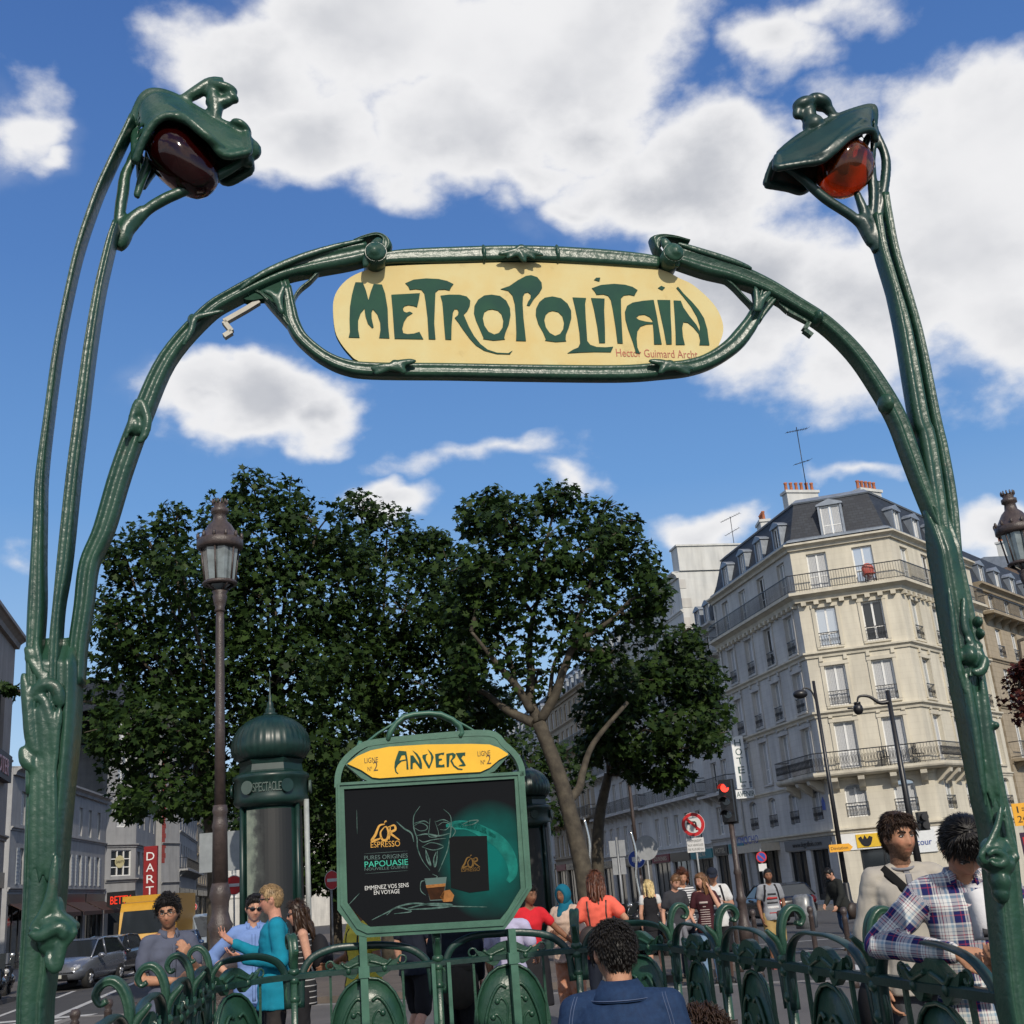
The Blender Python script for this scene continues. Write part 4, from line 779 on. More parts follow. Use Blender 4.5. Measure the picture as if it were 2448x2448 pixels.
# ------------------------------------------------------------------ buildings
def stone(name, c, c2, mortar=.0, var=.12, bw=.9, bh=.32, strength=.35):
    m = M(name, c, .85, var=var, scale=.9, c2=c2); t = m.node_tree; b = t.nodes['Principled BSDF']
    tc = t.nodes.new('ShaderNodeTexCoord'); at = t.nodes.new('ShaderNodeAttribute'); at.attribute_name = 'fuv'
    br = t.nodes.new('ShaderNodeTexBrick'); br.inputs['Scale'].default_value = 1; br.inputs['Mortar Size'].default_value = .018; br.inputs['Brick Width'].default_value = bw; br.inputs['Row Height'].default_value = bh
    br.inputs['Color1'].default_value = (1, 1, 1, 1); br.inputs['Color2'].default_value = (.93, .93, .93, 1); br.inputs['Mortar'].default_value = (.72, .70, .66, 1)
    t.links.new(at.outputs['Vector'], br.inputs['Vector'])
    src = b.inputs['Base Color'].links[0].from_socket
    mx = t.nodes.new('ShaderNodeMix'); mx.data_type = 'RGBA'; mx.blend_type = 'MULTIPLY'; mx.inputs[0].default_value = strength * 2
    t.links.new(src, mx.inputs[6]); t.links.new(br.outputs['Color'], mx.inputs[7])
    # soot and rain streaks: long vertical noise
    mp = t.nodes.new('ShaderNodeMapping'); mp.inputs['Scale'].default_value = (1.6, 1.6, .22); t.links.new(tc.outputs['Object'], mp.inputs[0])
    n = t.nodes.new('ShaderNodeTexNoise'); n.inputs['Scale'].default_value = 1.5; n.inputs['Detail'].default_value = 7; t.links.new(mp.outputs[0], n.inputs['Vector'])
    r = t.nodes.new('ShaderNodeMapRange'); r.inputs['From Min'].default_value = .35; r.inputs['From Max'].default_value = .75; r.inputs['To Min'].default_value = 1.05; r.inputs['To Max'].default_value = .72; t.links.new(n.outputs['Fac'], r.inputs['Value'])
    m2 = t.nodes.new('ShaderNodeMix'); m2.data_type = 'RGBA'; m2.blend_type = 'MULTIPLY'; m2.inputs[0].default_value = .8; t.links.new(mx.outputs[2], m2.inputs[6]); t.links.new(r.outputs[0], m2.inputs[7])
    t.links.new(m2.outputs[2], b.inputs['Base Color'])
    return m
CREAMST = stone('cream_limestone', (.63, .585, .475), (.56, .52, .43), strength=.1)
GREYST = stone('grey_plaster_and_shaded_stone', (.56, .55, .52), (.48, .475, .46), strength=.15)  # grey houses, and the corner's side face with shade put into its stone
WARMST = stone('warm_stone', (.40, .33, .23), (.33, .28, .21))
PALEPL = stone('pale_render', (.60, .60, .57), (.52, .53, .52), strength=.05); LEFTPL = stone('shade_toned_plaster', (.34, .34, .34), (.27, .275, .28), strength=.05)  # second one: off-white render with the left row's shade darkened into its colour
ZINC = M('zinc_sheet', (.22, .25, .29), .45, metal=.3, var=.2, scale=3)
SLATE = M('slate', (.030, .036, .046), .65, var=.3, scale=6)
def _slate():
    t = SLATE.node_tree; b = t.nodes['Principled BSDF']; tc = t.nodes.new('ShaderNodeTexCoord'); mp = t.nodes.new('ShaderNodeMapping'); mp.inputs['Rotation'].default_value = (R(90), 0, 0)
    br = t.nodes.new('ShaderNodeTexBrick'); br.inputs['Scale'].default_value = 1; br.inputs['Brick Width'].default_value = .3; br.inputs['Row Height'].default_value = .16; br.inputs['Mortar Size'].default_value = .012
    br.inputs['Color1'].default_value = (1, 1, 1, 1); br.inputs['Color2'].default_value = (.6, .6, .65, 1); br.inputs['Mortar'].default_value = (.35, .35, .4, 1)
    t.links.new(tc.outputs['Object'], mp.inputs[0]); t.links.new(mp.outputs[0], br.inputs['Vector']); src = b.inputs['Base Color'].links[0].from_socket
    mx = t.nodes.new('ShaderNodeMix'); mx.data_type = 'RGBA'; mx.blend_type = 'MULTIPLY'; mx.inputs[0].default_value = 1; t.links.new(src, mx.inputs[6]); t.links.new(br.outputs['Color'], mx.inputs[7]); t.links.new(mx.outputs[2], b.inputs['Base Color'])
_slate()
TERRA = M('terracotta', (.38, .13, .06), .8, var=.25, scale=12)
SHUT = M('grey_shutter_paint', (.30, .33, .36), .6, var=.15)
DARKSH = M('dark_shopfront', (.02, .022, .024), .35, var=.3)
INTER = M('dark_interior', (.012, .012, .013), .9, var=.5, scale=1.5)
RED = M('red_sign_paint', (.22, .012, .014), .45, var=.1); BLUEP = M('blue_sign_paint', (.02, .06, .3), .4, var=.1)
REDGLOW = M('red_neon', (.5, .02, .01), .4, var=0, emit=((1, .06, .02), .6))
SIGNW = M('white_sign', (.7, .72, .72), .4, var=.05)
INK = M('dark_green_ink', (.01, .06, .06), .5, var=0)
YSIGN = M('yellow_sign', (.72, .46, .03), .45, var=.08)
WMESH = {}
def window_mesh(w, h, arch=0.0, curtain=False):
    key = (round(w, 2), round(h, 2), arch, curtain)
    if key in WMESH: return WMESH[key]
    f = MB(); b = .07; m = w / 2
    top = h - arch
    f.box(-m, -m + b, 0, .06, 0, top); f.box(m - b, m, 0, .06, 0, top); f.box(-m + b, m - b, 0, .06, h - arch - b, h - arch) if not arch else None
    if arch:
        N = 8; o = []; i_ = []
        for k in range(N + 1):
            a = PI * k / N; o.append((m * math.cos(a), top + arch * math.sin(a))); i_.append(((m - b) * math.cos(a), top + (arch - b) * math.sin(a)))
        for k in range(N): f.add([(o[k][0], 0, o[k][1]), (o[k + 1][0], 0, o[k + 1][1]), (i_[k + 1][0], 0, i_[k + 1][1]), (i_[k][0], 0, i_[k][1])], [(0, 1, 2, 3)])
    f.box(-m + b, m - b, 0, .06, 0, b * 1.3); f.box(-.05, .05, -.015, .045, b * 1.3, top - .002)
    if h > 1.3: f.box(-m + b, -.052, .008, .05, h * .34, h * .34 + .045); f.box(.052, m - b, .008, .05, h * .34, h * .34 + .045)
    p = MB(); y = .035
    if arch:
        N = 8; lp = [(-m + .02, .02), (m - .02, .02)] + [((m - .02) * math.cos(PI * k / N), top + (arch - .02) * math.sin(PI * k / N)) for k in range(N + 1)]
        p.add([(a, y, c) for a, c in lp], [tuple(range(len(lp)))])
    else: p.quad((-m + .02, y, .02), (m - .02, y, .02), (m - .02, y, h - .02), (-m + .02, y, h - .02))
    c = None
    if curtain:
        cm = MB(); n = 22; x0, x1 = -m + .08, m - .08
        for k in range(n):
            if abs(x0 + (x1 - x0) * (k + .5) / n) < .06: continue
            xa, xb = x0 + (x1 - x0) * k / n, x0 + (x1 - x0) * (k + 1) / n; ya, yb = (.020, .029)[k % 2], (.020, .029)[(k + 1) % 2]
            cm.quad((xa, ya, .1), (xb, yb, .1), (xb, yb, top - .05), (xa, ya, top - .05))
        c = cm
    WMESH[key] = (f, p, c, {}); return WMESH[key]
def put_window(parent, x, y, z, rz, w, h, arch=0.0, curtain=False, frame=None, pane=None, name='window'):
    q_ = rnd.random(); curtain = curtain or q_ < .3; pane = pane or (GLASS if q_ > .8 else SKYGLASS)
    f, p, c, cache = window_mesh(w, h, arch, curtain); frame = frame or WHITE; pane = pane or SKYGLASS
    k = (frame.name, pane.name)
    if k not in cache:
        o = f.build(name, frame, parent); q = p.build('pane', pane, o, fixn=False); cc = c.build('curtain', CURT, o, fixn=False) if c else None
        cache[k] = (o.data, q.data, cc.data if cc else None)
    else:
        d = cache[k]; o = link(name, d[0], parent); link('pane', d[1], o)
        if d[2]: link('curtain', d[2], o)
    o.location = (x, y, z); o.rotation_euler = (0, 0, rz); return o
RMESH = {}
def put_guard(parent, x, y, z, rz, w, h=.8, name='window_guard'):
    k = (round(w, 2), round(h, 2))
    if k not in RMESH:
        g = MB(); g.box(-w / 2, w / 2, -.02, .02, h - .04, h); g.box(-w / 2, w / 2, -.012, .012, .08, .11); n = max(4, int(w / .13))
        for i in range(n + 1): xx = -w / 2 + .01 + (w - .02) * i / n; g.box(xx - .008, xx + .008, -.008, .008, .112, h - .042)
        for i in range(n):
            xx = -w / 2 + w * (i + .5) / n; g.tube([(xx + .035 * math.cos(a), -.012, h * .5 + .09 * math.sin(a * 2)) for a in np.linspace(0, 2 * PI, 9)], .008, n=4)
        o = g.build(name, BLACK, parent); RMESH[k] = o.data
    else: o = link(name, RMESH[k], parent)
    o.location = (x, y, z); o.rotation_euler = (0, 0, rz); return o
def wall_quads(mb, P0, d, length, z0, z1, ops, depth=.22, mi=0, uv=None):
    # wall with real openings: ops = (a0, a1, za, zb, arch)
    nrm = V((d.y, -d.x, 0))
    xs = sorted(set([0, length] + [o[0] for o in ops] + [o[1] for o in ops])); zs = sorted(set([z0, z1] + [o[2] for o in ops] + [o[3] for o in ops]))
    pt = lambda a, z, k=0.0: V((P0[0], P0[1], 0)) + d * a - nrm * k + V((0, 0, z))
    for i in range(len(xs) - 1):
        runs = None
        for j in range(len(zs) - 1):
            xm, zm = (xs[i] + xs[i + 1]) / 2, (zs[j] + zs[j + 1]) / 2
            if any(o[0] < xm < o[1] and o[2] < zm < o[3] for o in ops): continue
            mb.quad(pt(xs[i], zs[j]), pt(xs[i + 1], zs[j]), pt(xs[i + 1], zs[j + 1]), pt(xs[i], zs[j + 1]), mi)
    for (a0, a1, za, zb, ar) in ops:
        for (p, q) in (((a0, za), (a0, zb)), ((a0, zb), (a1, zb)), ((a1, zb), (a1, za)), ((a1, za), (a0, za))):
            mb.quad(pt(*p), pt(*q), pt(*q, depth), pt(*p, depth), mi)
        if ar:
            c, hw = (a0 + a1) / 2, (a1 - a0) / 2; N = 8
            for k in range(N):
                t0, t1 = PI * k / N, PI * (k + 1) / N
                A = (c + hw * math.cos(t0), zb - ar + ar * math.sin(t0)); B = (c + hw * math.cos(t1), zb - ar + ar * math.sin(t1))
                mb.quad(pt(*A, .003), pt(A[0], zb, .003), pt(B[0], zb, .003), pt(*B, .003), mi); mb.quad(pt(*A, .003), pt(*B, .003), pt(*B, depth), pt(*A, depth), mi)
def fuv(o, d, P0):                                  # facade coordinates for the stone courses
    me = o.data; at = me.attributes.new('fuv', 'FLOAT_VECTOR', 'POINT'); dd = []
    for v in me.vertices:
        p = V((v.co.x - P0[0], v.co.y - P0[1], 0)); dd += [p.dot(d), v.co.z, 0]
    at.data.foreach_set('vector', dd)
def sweep(mb, path, prof, mi=0, closed_prof=False):
    # profile (out, z) swept along a level polyline, outward on the right hand of travel, mitred at corners
    n = len(path); P = [V((p[0], p[1], 0)) for p in path]; rows = []
    for i in range(n):
        ns = []
        if i > 0: e = (P[i] - P[i - 1]).normalized(); ns.append(V((e.y, -e.x, 0)))
        if i < n - 1: e = (P[i + 1] - P[i]).normalized(); ns.append(V((e.y, -e.x, 0)))
        nn = sum(ns, V()).normalized(); k = 1 / max(.3, nn.dot(ns[0])); rows.append([P[i] + nn * (o * k) + V((0, 0, z)) for o, z in prof])
    m = len(prof); jn = m if closed_prof else m - 1
    mb.add([p for r in rows for p in r], [(i * m + j, (i + 1) * m + j, (i + 1) * m + (j + 1) % m, i * m + (j + 1) % m) for i in range(n - 1) for j in range(jn)], mi)
    b = len(mb.v) - n * m
    for r in (0, n - 1): mb.f.append([b + r * m + j for j in range(m)]); mb.m.append(mi); mb.s.append(False)
    return rows
def cornice_prof(z, out, h): return [(-.05, z - h), (out * .35, z - h), (out * .45, z - h * .6), (out * .8, z - h * .35), (out, z - h * .3), (out, z), (-.05, z + .02)]
def rail_run(mb, path, off, z, h, pitch=.13, deco=False):
    n = len(path); P = [V((p[0], p[1], 0)) for p in path]; Q = []
    for i in range(n):
        ns = []
        if i > 0: e = (P[i] - P[i - 1]).normalized(); ns.append(V((e.y, -e.x, 0)))
        if i < n - 1: e = (P[i + 1] - P[i]).normalized(); ns.append(V((e.y, -e.x, 0)))
        nn = sum(ns, V()).normalized(); Q.append(P[i] + nn * (off / max(.3, nn.dot(ns[0]))))
    for i in range(n - 1):
        a, b = Q[i], Q[i + 1]; l = (b - a).length; e = (b - a) / l; rot = Matrix((e, V((-e.y, e.x, 0)), V((0, 0, 1)))).transposed()
        for zz_, hh in ((z + h, .05), (z + .1, .03)): mb.obox((a + b) / 2 + V((0, 0, zz_)), (l, .04, hh), rot)
        k = int(l / pitch)
        for j in range(k + 1):
            p = a + e * (l * j / k); mb.obox(p + V((0, 0, z + .1 + (h - .1) / 2)), (.018, .018, h - .15), rot)
            if deco and j < k:
                c = a + e * (l * (j + .5) / k)
                mb.tube([c + e * (.045 * math.cos(t)) + V((0, 0, z + h * .55 + .22 * math.sin(t))) for t in np.linspace(0, 2 * PI, 9)], .011, n=4)
    for i in (0, n - 1):
        back = P[i]; a = Q[i]; mb.tube([a + V((0, 0, z + h)), back + V((0, 0, z + h))], .025, n=4); mb.tube([a + V((0, 0, z + .1)), back + V((0, 0, z + .1))], .02, n=4)
def chimney(parent, x, y, z, w, d, h, n, rz=0.0):
    c = MB(); c.box(-w / 2, w / 2, -d / 2, d / 2, 0, h); c.box(-w / 2 - .08, w / 2 + .08, -d / 2 - .08, d / 2 + .08, h, h + .16)
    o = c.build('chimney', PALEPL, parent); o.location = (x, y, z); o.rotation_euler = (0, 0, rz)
    p = MB()
    for i in range(n):
        xx = -w / 2 + w * (i + .5) / n; p.lathe([(.11, 0), (.1, .1), (.085, .45), (.11, .48), (.11, .55), (.06, .55)], 8, c=(xx, 0, h + .16))
    q = p.build('chimney_pots', TERRA, o); q['kind'] = 'stuff'; return o
def dormer(parent, x, y, z, rz, w, h, out=.9):
    d = MB(); hw = w / 2
    d.box(-hw - .12, -hw, -.02, out, 0, h); d.box(hw, hw + .12, -.02, out, 0, h)
    pr = [(-hw - .2, h), (hw + .2, h), (hw + .15, h + .1), (0, h + .34), (-hw - .15, h + .1)]; d.prism(pr, -.08, out + .4)
    o = d.build('dormer', ZINC, parent); o.location = (x, y, z); o.rotation_euler = (0, 0, rz)
    w_ = put_window(o, 0, .08, .03, 0, w - .02, h - .04); return o
def antenna(x, y, z, h, az, label):
    a = empty('tv_antenna', (x, y, z), az, label, 'antenna', 'roof aerials'); b = MB(); b.tube([(0, 0, 0), (0, 0, h)], .025, n=5); b.build('mast', BLACK, a)
    c = MB()
    for zz_, l, n in ((h * .93, 1.5, 9), (h * .45, 1.1, 5)):
        c.tube([(-l / 2, 0, zz_ - .1), (l / 2, 0, zz_ + .25)], .02, n=5)
        for i in range(n): t = i / (n - 1) - .5; c.tube([(l * t, -.22 - .1 * t, zz_ + .08 + .35 * t), (l * t, .22 + .1 * t, zz_ + .08 + .35 * t)], .01, n=4)
    c.build('elements', BLACK, a); return a
RAD = lambda a: V((math.sin(R(a)), math.cos(R(a)), 0))
# ---- the corner building on the right
CLp, CRp = RAD(13.85) * 62, RAD(18.65) * 62
dL = RAD(-12); dR = RAD(40); dC = (CRp - CLp).normalized(); LC = (CRp - CLp).length
LL, LR = 12.0, 11.6
FLp = CLp + dL * LL; FRp = CRp + dR * LR
corner = empty('corner_building', (0, 0, 0), 0, 'cream six storey corner apartment building with slate mansard roof and wrought iron balconies', 'building')
faces = [(FLp, -dL, LL), (CLp, dC, LC), (CRp, dR, LR)]
cols = [[LL - 1.45, LL - 4.35, LL - 7.25, LL - 10.1], [1.34, 3.72], [1.75, 4.6, 7.5, 10.3]]
GZ = -.8
floors = [(3.35, 1.65, 1.05, .22), (5.75, 2.35, 1.06, 0), (8.95, 2.1, 1.06, 0), (12.05, 2.1, 1.06, 0), (15.2, 1.95, 1.04, 0)]
for fi, (P0, d, ln) in enumerate(faces):
    w = MB(); ops = []; rz = math.atan2(d.y, d.x); nrm = V((d.y, -d.x, 0))
    for k, (z, h, ww, ar) in enumerate(floors):
        for a in cols[fi]: ops.append((a - ww / 2, a + ww / 2, z, z + h, ar))
    gf = {0: [(LL - 3.1, LL - 1.0, -.55, 1.95, 0), (LL - 5.9, LL - 3.7, -.55, 1.95, 0), (1.2, 4.6, -.75, 2.2, 0)], 1: [(1.1, 3.4, -.75, 1.75, 0)], 2: [(1.5, 4.5, -.7, 1.9, 0), (6, 9.5, -.7, 1.9, 0)]}[fi]
    wall_quads(w, P0, d, ln, GZ - .4, 17.62, ops + gf)
    o = w.build('wall', CREAMST if fi == 1 else (GREYST if fi == 0 else CREAMST), corner, fixn=False); fuv(o, d, P0)  # side face is the same stone, its shade put in as grey
    for k, (z, h, ww, ar) in enumerate(floors):
        for ci, a in enumerate(cols[fi]):
            p = P0 + d * a - nrm * .16
            put_window(corner, p.x, p.y, z, rz, ww, h, ar, curtain=(fi == 1 and k in (0, 1)) or (fi == 0 and k == 0))
            if k in (0, 2, 3):
                g = P0 + d * a + nrm * .03; put_guard(corner, g.x, g.y, z - .02, rz, ww + .06, .78 if k else .72)
            # surround: raised lintel, jambs and a keystone
            s = MB(); rot = Matrix((d, -nrm, V((0, 0, 1)))).transposed()
            if k in (1, 2, 3):
                c = P0 + d * a + nrm * .03
                s.obox(c + V((0, 0, z + h + .1)), (ww + .42, .09, .18), rot); s.obox(c + V((0, 0, z - .06)), (ww + .3, .12, .1), rot)
                for sg in (-1, 1): s.obox(c + d * (sg * (ww / 2 + .09)) + V((0, 0, z + h / 2 + .0)), (.17, .07, h - .02), rot)
                if k in (1, 2):
                    for sg in (-1, 1): s.obox(c + d * (sg * (ww / 2 + .09)) + V((0, 0, z + h + .42)), (.2, .16, .34), rot, taper=.8)
                s.build('window_surround', CREAMST if fi else GREYST, corner)
    for (a0, a1, za, zb, _) in gf:
        gl = MB(); p = P0 - nrm * .2; n_ = max(1, round((a1 - a0) / 1.1))
        for j in range(n_):
            xa, xb = a0 + (a1 - a0) * j / n_, a0 + (a1 - a0) * (j + 1) / n_; q0, q1_ = p + d * (xa + .04), p + d * (xb - .04)
            gl.quad(q0 + V((0, 0, za + .3)), q1_ + V((0, 0, za + .3)), q1_ + V((0, 0, zb - .05)), q0 + V((0, 0, zb - .05)))
        bk = MB(); q0, q1_ = P0 - nrm * 1.2 + d * a0, P0 - nrm * 1.2 + d * a1
        fr_ = MB(); rot = Matrix((d, -nrm, V((0, 0, 1)))).transposed(); pc = P0 - nrm * .17
        for j in range(n_ + 1): xa = a0 + .04 + (a1 - a0 - .08) * j / n_; fr_.obox(pc + d * xa + V((0, 0, (za + zb) / 2)), (.07, .08, zb - za - .004), rot)
        fr_.obox(pc + d * ((a0 + a1) / 2) + V((0, 0, za + .15)), (a1 - a0 - .1, .06, .29), rot)
        sf = fr_.build('shop_window', DARKSH, corner); gl.build('pane', GLASS, sf, fixn=False)
path4 = [FLp, CLp, CRp, FRp]
for nm, z, out, h in (('band', 2.85, .22, .26), ('string_course', 8.72, .24, .3), ('string_course', 11.82, .24, .3), ('cornice', 15.02, .62, .5), ('cornice', 17.75, .42, .34), ('string_course', 5.32, .12, .2)):
    c = MB(); sweep(c, path4, cornice_prof(z, out, h)); c.build(nm, CREAMST, corner)
# corbels under the great cornice and the second floor balcony
def seg_points(pitch, a_min=.3):
    for fi, (P0, d, ln) in enumerate(faces):
        n = max(1, int((ln - 2 * a_min) / pitch))
        for j in range(n + 1): yield fi, P0 + d * (a_min + (ln - 2 * a_min) * j / n), d
cb = MB()
for fi, p, d in seg_points(.62): nrm = V((d.y, -d.x, 0)); rot = Matrix((d, -nrm, V((0, 0, 1)))).transposed(); cb.obox(p + nrm * .14 + V((0, 0, 14.42)), (.26, .3, .2), rot)
o = cb.build('corbels', CREAMST, corner); o['kind'] = 'stuff'
def sub_path(a_left, a_right): return [CLp + dL * a_left, CLp, CRp, CRp + dR * a_right]
bp = sub_path(4.2, 5.6)
c = MB(); sweep(c, bp, [(-.05, 5.33), (.7, 5.33), (.86, 5.42), (.9, 5.5), (.9, 5.62), (-.05, 5.64)]); bal = c.build('balcony', CREAMST, corner)
g = MB(); rail_run(g, bp, .8, 5.6, .98, .15, True); g.build('balcony_railing', BLACK, bal)
for fi, aa in ((0, (LL - .5, LL - 1.9, LL - 3.4)), (1, (.45, 1.75, 3.3, 4.75)), (2, (.5, 1.6, 2.9, 4.2))):
    P0, d, ln = faces[fi]; nrm = V((d.y, -d.x, 0))
    for a in aa:
        k = MB(); k.prism([(0, 5.3), (.78, 5.3), (.74, 5.12), (.5, 4.98), (.3, 4.8), (.12, 4.72), (0, 4.6)], -.16, .16, fr=lambda x, y, z: P0 + d * (a + y) + nrm * x + V((0, 0, z))); k.build('bracket', CREAMST, corner)
bp5 = [FLp, CLp, CRp, FRp]
g = MB(); rail_run(g, bp5, .5, 15.03, .95, .13); g.build('top_railing', BLACK, corner)
# mansard
ro = MB(); rows = sweep(ro, path4, [(-.02, 17.72), (-.02, 17.9), (-.15, 17.95), (-.95, 20.3), (-1.3, 20.55)], 0)
back = -V((0.35, -1, 0)).normalized() * -9
top = [r[-1] for r in rows]; ro.add(top + [top[3] + V((-2, 8, 0)), top[0] + V((8, 2, .3))], [(0, 1, 2, 3, 4, 5)], 1)
roof = ro.build('roof', [SLATE, ZINC], corner)
zr_ = MB(); sweep(zr_, path4, [(-.05, 17.93), (.12, 17.9), (.12, 18.0), (-.12, 18.12)]); sweep(zr_, path4, [(-.9, 20.28), (-.85, 20.36), (-1.2, 20.62), (-1.35, 20.56)]); zr_.build('zinc_flashing', ZINC, roof)
for fi, aa in ((0, [LL - 1.6, LL - 4.2, LL - 6.8, LL - 9.6]), (1, [2.45]), (2, [1.9, 4.5, 7.2])):
    P0, d, ln = faces[fi]; nrm = V((d.y, -d.x, 0))
    for a in aa: p = P0 + d * a - nrm * .12; dormer(roof, p.x, p.y, 17.98, math.atan2(d.y, d.x), 1.05 if fi == 1 else .8, 1.75 if fi == 1 else 1.3, 1.0)
for k, (u, v, w_, d_, h_, n_, ax, ang) in enumerate(((0, 2.2, 1.2, .55, 1.5, 4, CLp + dL * 7.0 + V((1.9, .4, 0)), 90), (0, 0, 2.0, .6, 2.0, 6, CLp + dL * 2.6 + V((2.5, .8, 0)), 15), (0, 0, 1.6, .6, 1.6, 5, CRp + dR * 3.6 + V((-1.6, 1.6, 0)), 30))):
    chimney(roof, ax.x, ax.y, 19.7, w_, d_, h_, n_, R(ang))
ew = MB()
for P, dd in ((FLp, V((.978, .208, 0))), (FRp, V((-.766, .643, 0)))): ew.quad(P + V((0, 0, -1.2)), P + dd * 9 + V((0, 0, -1.2)), P + dd * 9 + V((0, 0, 20.4)), P + V((0, 0, 17.7)))
ew.build('party_wall', PALEPL, corner)
ap = CLp + dL * 2.4 + V((2.9, 1.0, 0)); antenna(ap.x, ap.y, 21.7, 4.2, R(20), 'tall two tier rooftop aerial above the chimneys of the cream corner building')
# downpipe
dp = MB(); p = FLp + (-dL) * .35 + V((-.978, -.208, 0)) * .1; dp.tube([p + V((0, 0, -.6)), p + V((0, 0, 17.3))], .06, n=6); dp.build('downpipe', PALEPL, corner)
# shop signs on the corner building
def on_face(fi, a, z, out=.03):
    P0, d, ln = faces[fi]; nrm = V((d.y, -d.x, 0)); return P0 + d * a + nrm * out + V((0, 0, z)), d, nrm
def fascia(parent, fi, a0, a1, z0, z1, mat, out=.06, name='fascia'):
    b = MB(); P, d, nrm = on_face(fi, (a0 + a1) / 2, (z0 + z1) / 2, out / 2 + .004); b.obox(P, (a1 - a0, out, z1 - z0), Matrix((d, -nrm, V((0, 0, 1)))).transposed()); return b.build(name, mat, parent)
def face_text(parent, body, fi, ac, z, size, width, mat, out=.075, name='lettering'):
    P, d, nrm = on_face(fi, ac, z, out); return text(name, body, mat, parent, P, d, (0, 0, 1), size, width, .01)
GREYF = M('grey_fascia', (.17, .17, .165), .5, var=.1)
fascia(corner, 1, .05, LC - .05, -.9, 2.55, PALEPL, .04, 'shop_cladding') if False else None
f0 = fascia(corner, 0, LL - 6.2, LL - .4, 2.0, 2.52, GREYF); face_text(f0, 'www.legollois.com', 0, LL - 3.3, 2.16, .38, 3.6, BLACK)
f1 = fascia(corner, 1, .08, LC - .08, 1.78, 2.58, WHITE, .05)
f2 = fascia(corner, 1, 1.0, 2.6, 1.86, 2.5, YSIGN, .09, 'yellow_shop_sign')
P, d, nrm = on_face(1, 1.45, 2.2, .1); b = MB()
b.prism([(-.35, .12), (-.2, .2), (-.12, .05), (-.02, .25), (.08, .05), (.2, .2), (.35, .12), (.3, -.05), (.22, -.22), (.1, -.3), (-.1, -.28), (-.22, -.16)], 0, .02, fr=lambda x, y, z: P + d * x + nrm * y + V((0, 0, z))); b.build('bull_emblem', BLACK, f2)
f3 = fascia(corner, 1, 3.35, 4.75, 1.4, 2.5, SIGNW, .09, 'blue_lettered_sign'); face_text(f3, 'Jacour', 1, 4.05, 1.75, .42, 1.0, BLUEP, .105)
can = MB(); P, d, nrm = on_face(0, 2.9, 2.35, .55); can.obox(P, (4.2, 1.1, .42), Matrix((d, -nrm, V((0, 0, 1)))).transposed()); co_ = can.build('canopy', M('cream_canopy', (.5, .45, .36), .6, var=.1), corner)
face_text(co_, 'CMOCHO', 0, 2.9, 2.62, .62, 3.2, BLUEP, 1.0)
pl_ = MB(); P, d, nrm = on_face(0, LL - 1.0 + .35, 4.15, .03); pl_.prism([(-.16, -.3), (.16, -.3), (.16, .15), (0, .36), (-.16, .15)], 0, .02, fr=lambda x, y, z: P + d * x + nrm * y + V((0, 0, z))); pl_.build('street_plaque', BLUEP, corner)
# red chair-like plant pot and folded things on the top balcony
ch = empty('garden_chair', (*(CLp + dC * 3.85 + V((dC.y, -dC.x, 0)) * .3)[:2], 15.05), 0, 'round red garden chair standing on the top floor balcony', 'chair')
b = MB(); b.ell((0, 0, .75), (.32, .08, .32), nu=14, nv=8); b.build('backrest', M('red_plastic', (.4, .08, .06), .5), ch); b = MB(); b.ell((0, -.2, .45), (.3, .26, .06)); b.build('seat', MATS['red_plastic'], ch)
for sx in (-.2, .2):
    for sy in (-.35, -.02): b = MB(); b.tube([(sx, sy, .45), (sx * 1.2, sy, 0)], .02, n=5); b.build('leg', BLACK, ch)
for k, a in enumerate((3.05, 4.65)):
    q = CLp + dC * a + V((dC.y, -dC.x, 0)) * .45
    ch = empty('balcony_chair', (*q[:2], 5.645), R(-20 + 60 * k), ('black metal chair by the open window on the second floor balcony', 'black metal chair near the right end of the second floor balcony')[k], 'chair', 'black balcony chairs')
    b = MB(); b.box(-.22, .22, -.2, .2, .43, .46); b.build('seat', BLACK, ch)
    b = MB(); [b.box(-.22 + .1 * i, -.19 + .1 * i, .18, .205, .46, .95) for i in range(5)]; b.box(-.22, .22, .18, .21, .95, .99); b.build('backrest', BLACK, ch)
    for sx in (-.19, .19):
        for sy in (-.18, .18): b = MB(); b.tube([(sx, sy, .44), (sx * 1.1, sy, 0)], .016, n=5); b.build('leg', BLACK, ch)
# hotel sign
hp_ = aty(1779, 1900, 69.5); hs = empty('hotel_sign', (min(hp_.x, 12.3), 69.5, 5.2), 0, 'tall white HOTEL sign with an AVENIR board, jutting from the grey side facade', 'sign')
b = MB(); b.box(-.36, .36, -.12, .12, .55, 3.6); b.build('sign_box', SIGNW, hs)
for i, c in enumerate('HOTEL'): text('letter', c, INK, hs, (0, -.123, 3.02 - i * .53), (1, 0, 0), (0, 0, 1), .58, .38, .01)
text('stars', '**', INK, hs, (0, -.123, .5), (1, 0, 0), (0, 0, 1), .4, .3, .01)
b = MB(); b.box(-.5, .66, -.1, .1, 0, .5); b.build('sign_board', SIGNW, hs); text('lettering', 'AVENIR', INK, hs, (.08, -.103, .1), (1, 0, 0), (0, 0, 1), .44, 1.05, .01)
b = MB(); b.tube([(.3, 0, 3.3), (1.35, .2, 3.3)], .03, n=5); b.tube([(.3, 0, .9), (1.35, .2, .9)], .03, n=5); b.build('bracket', BLACK, hs)

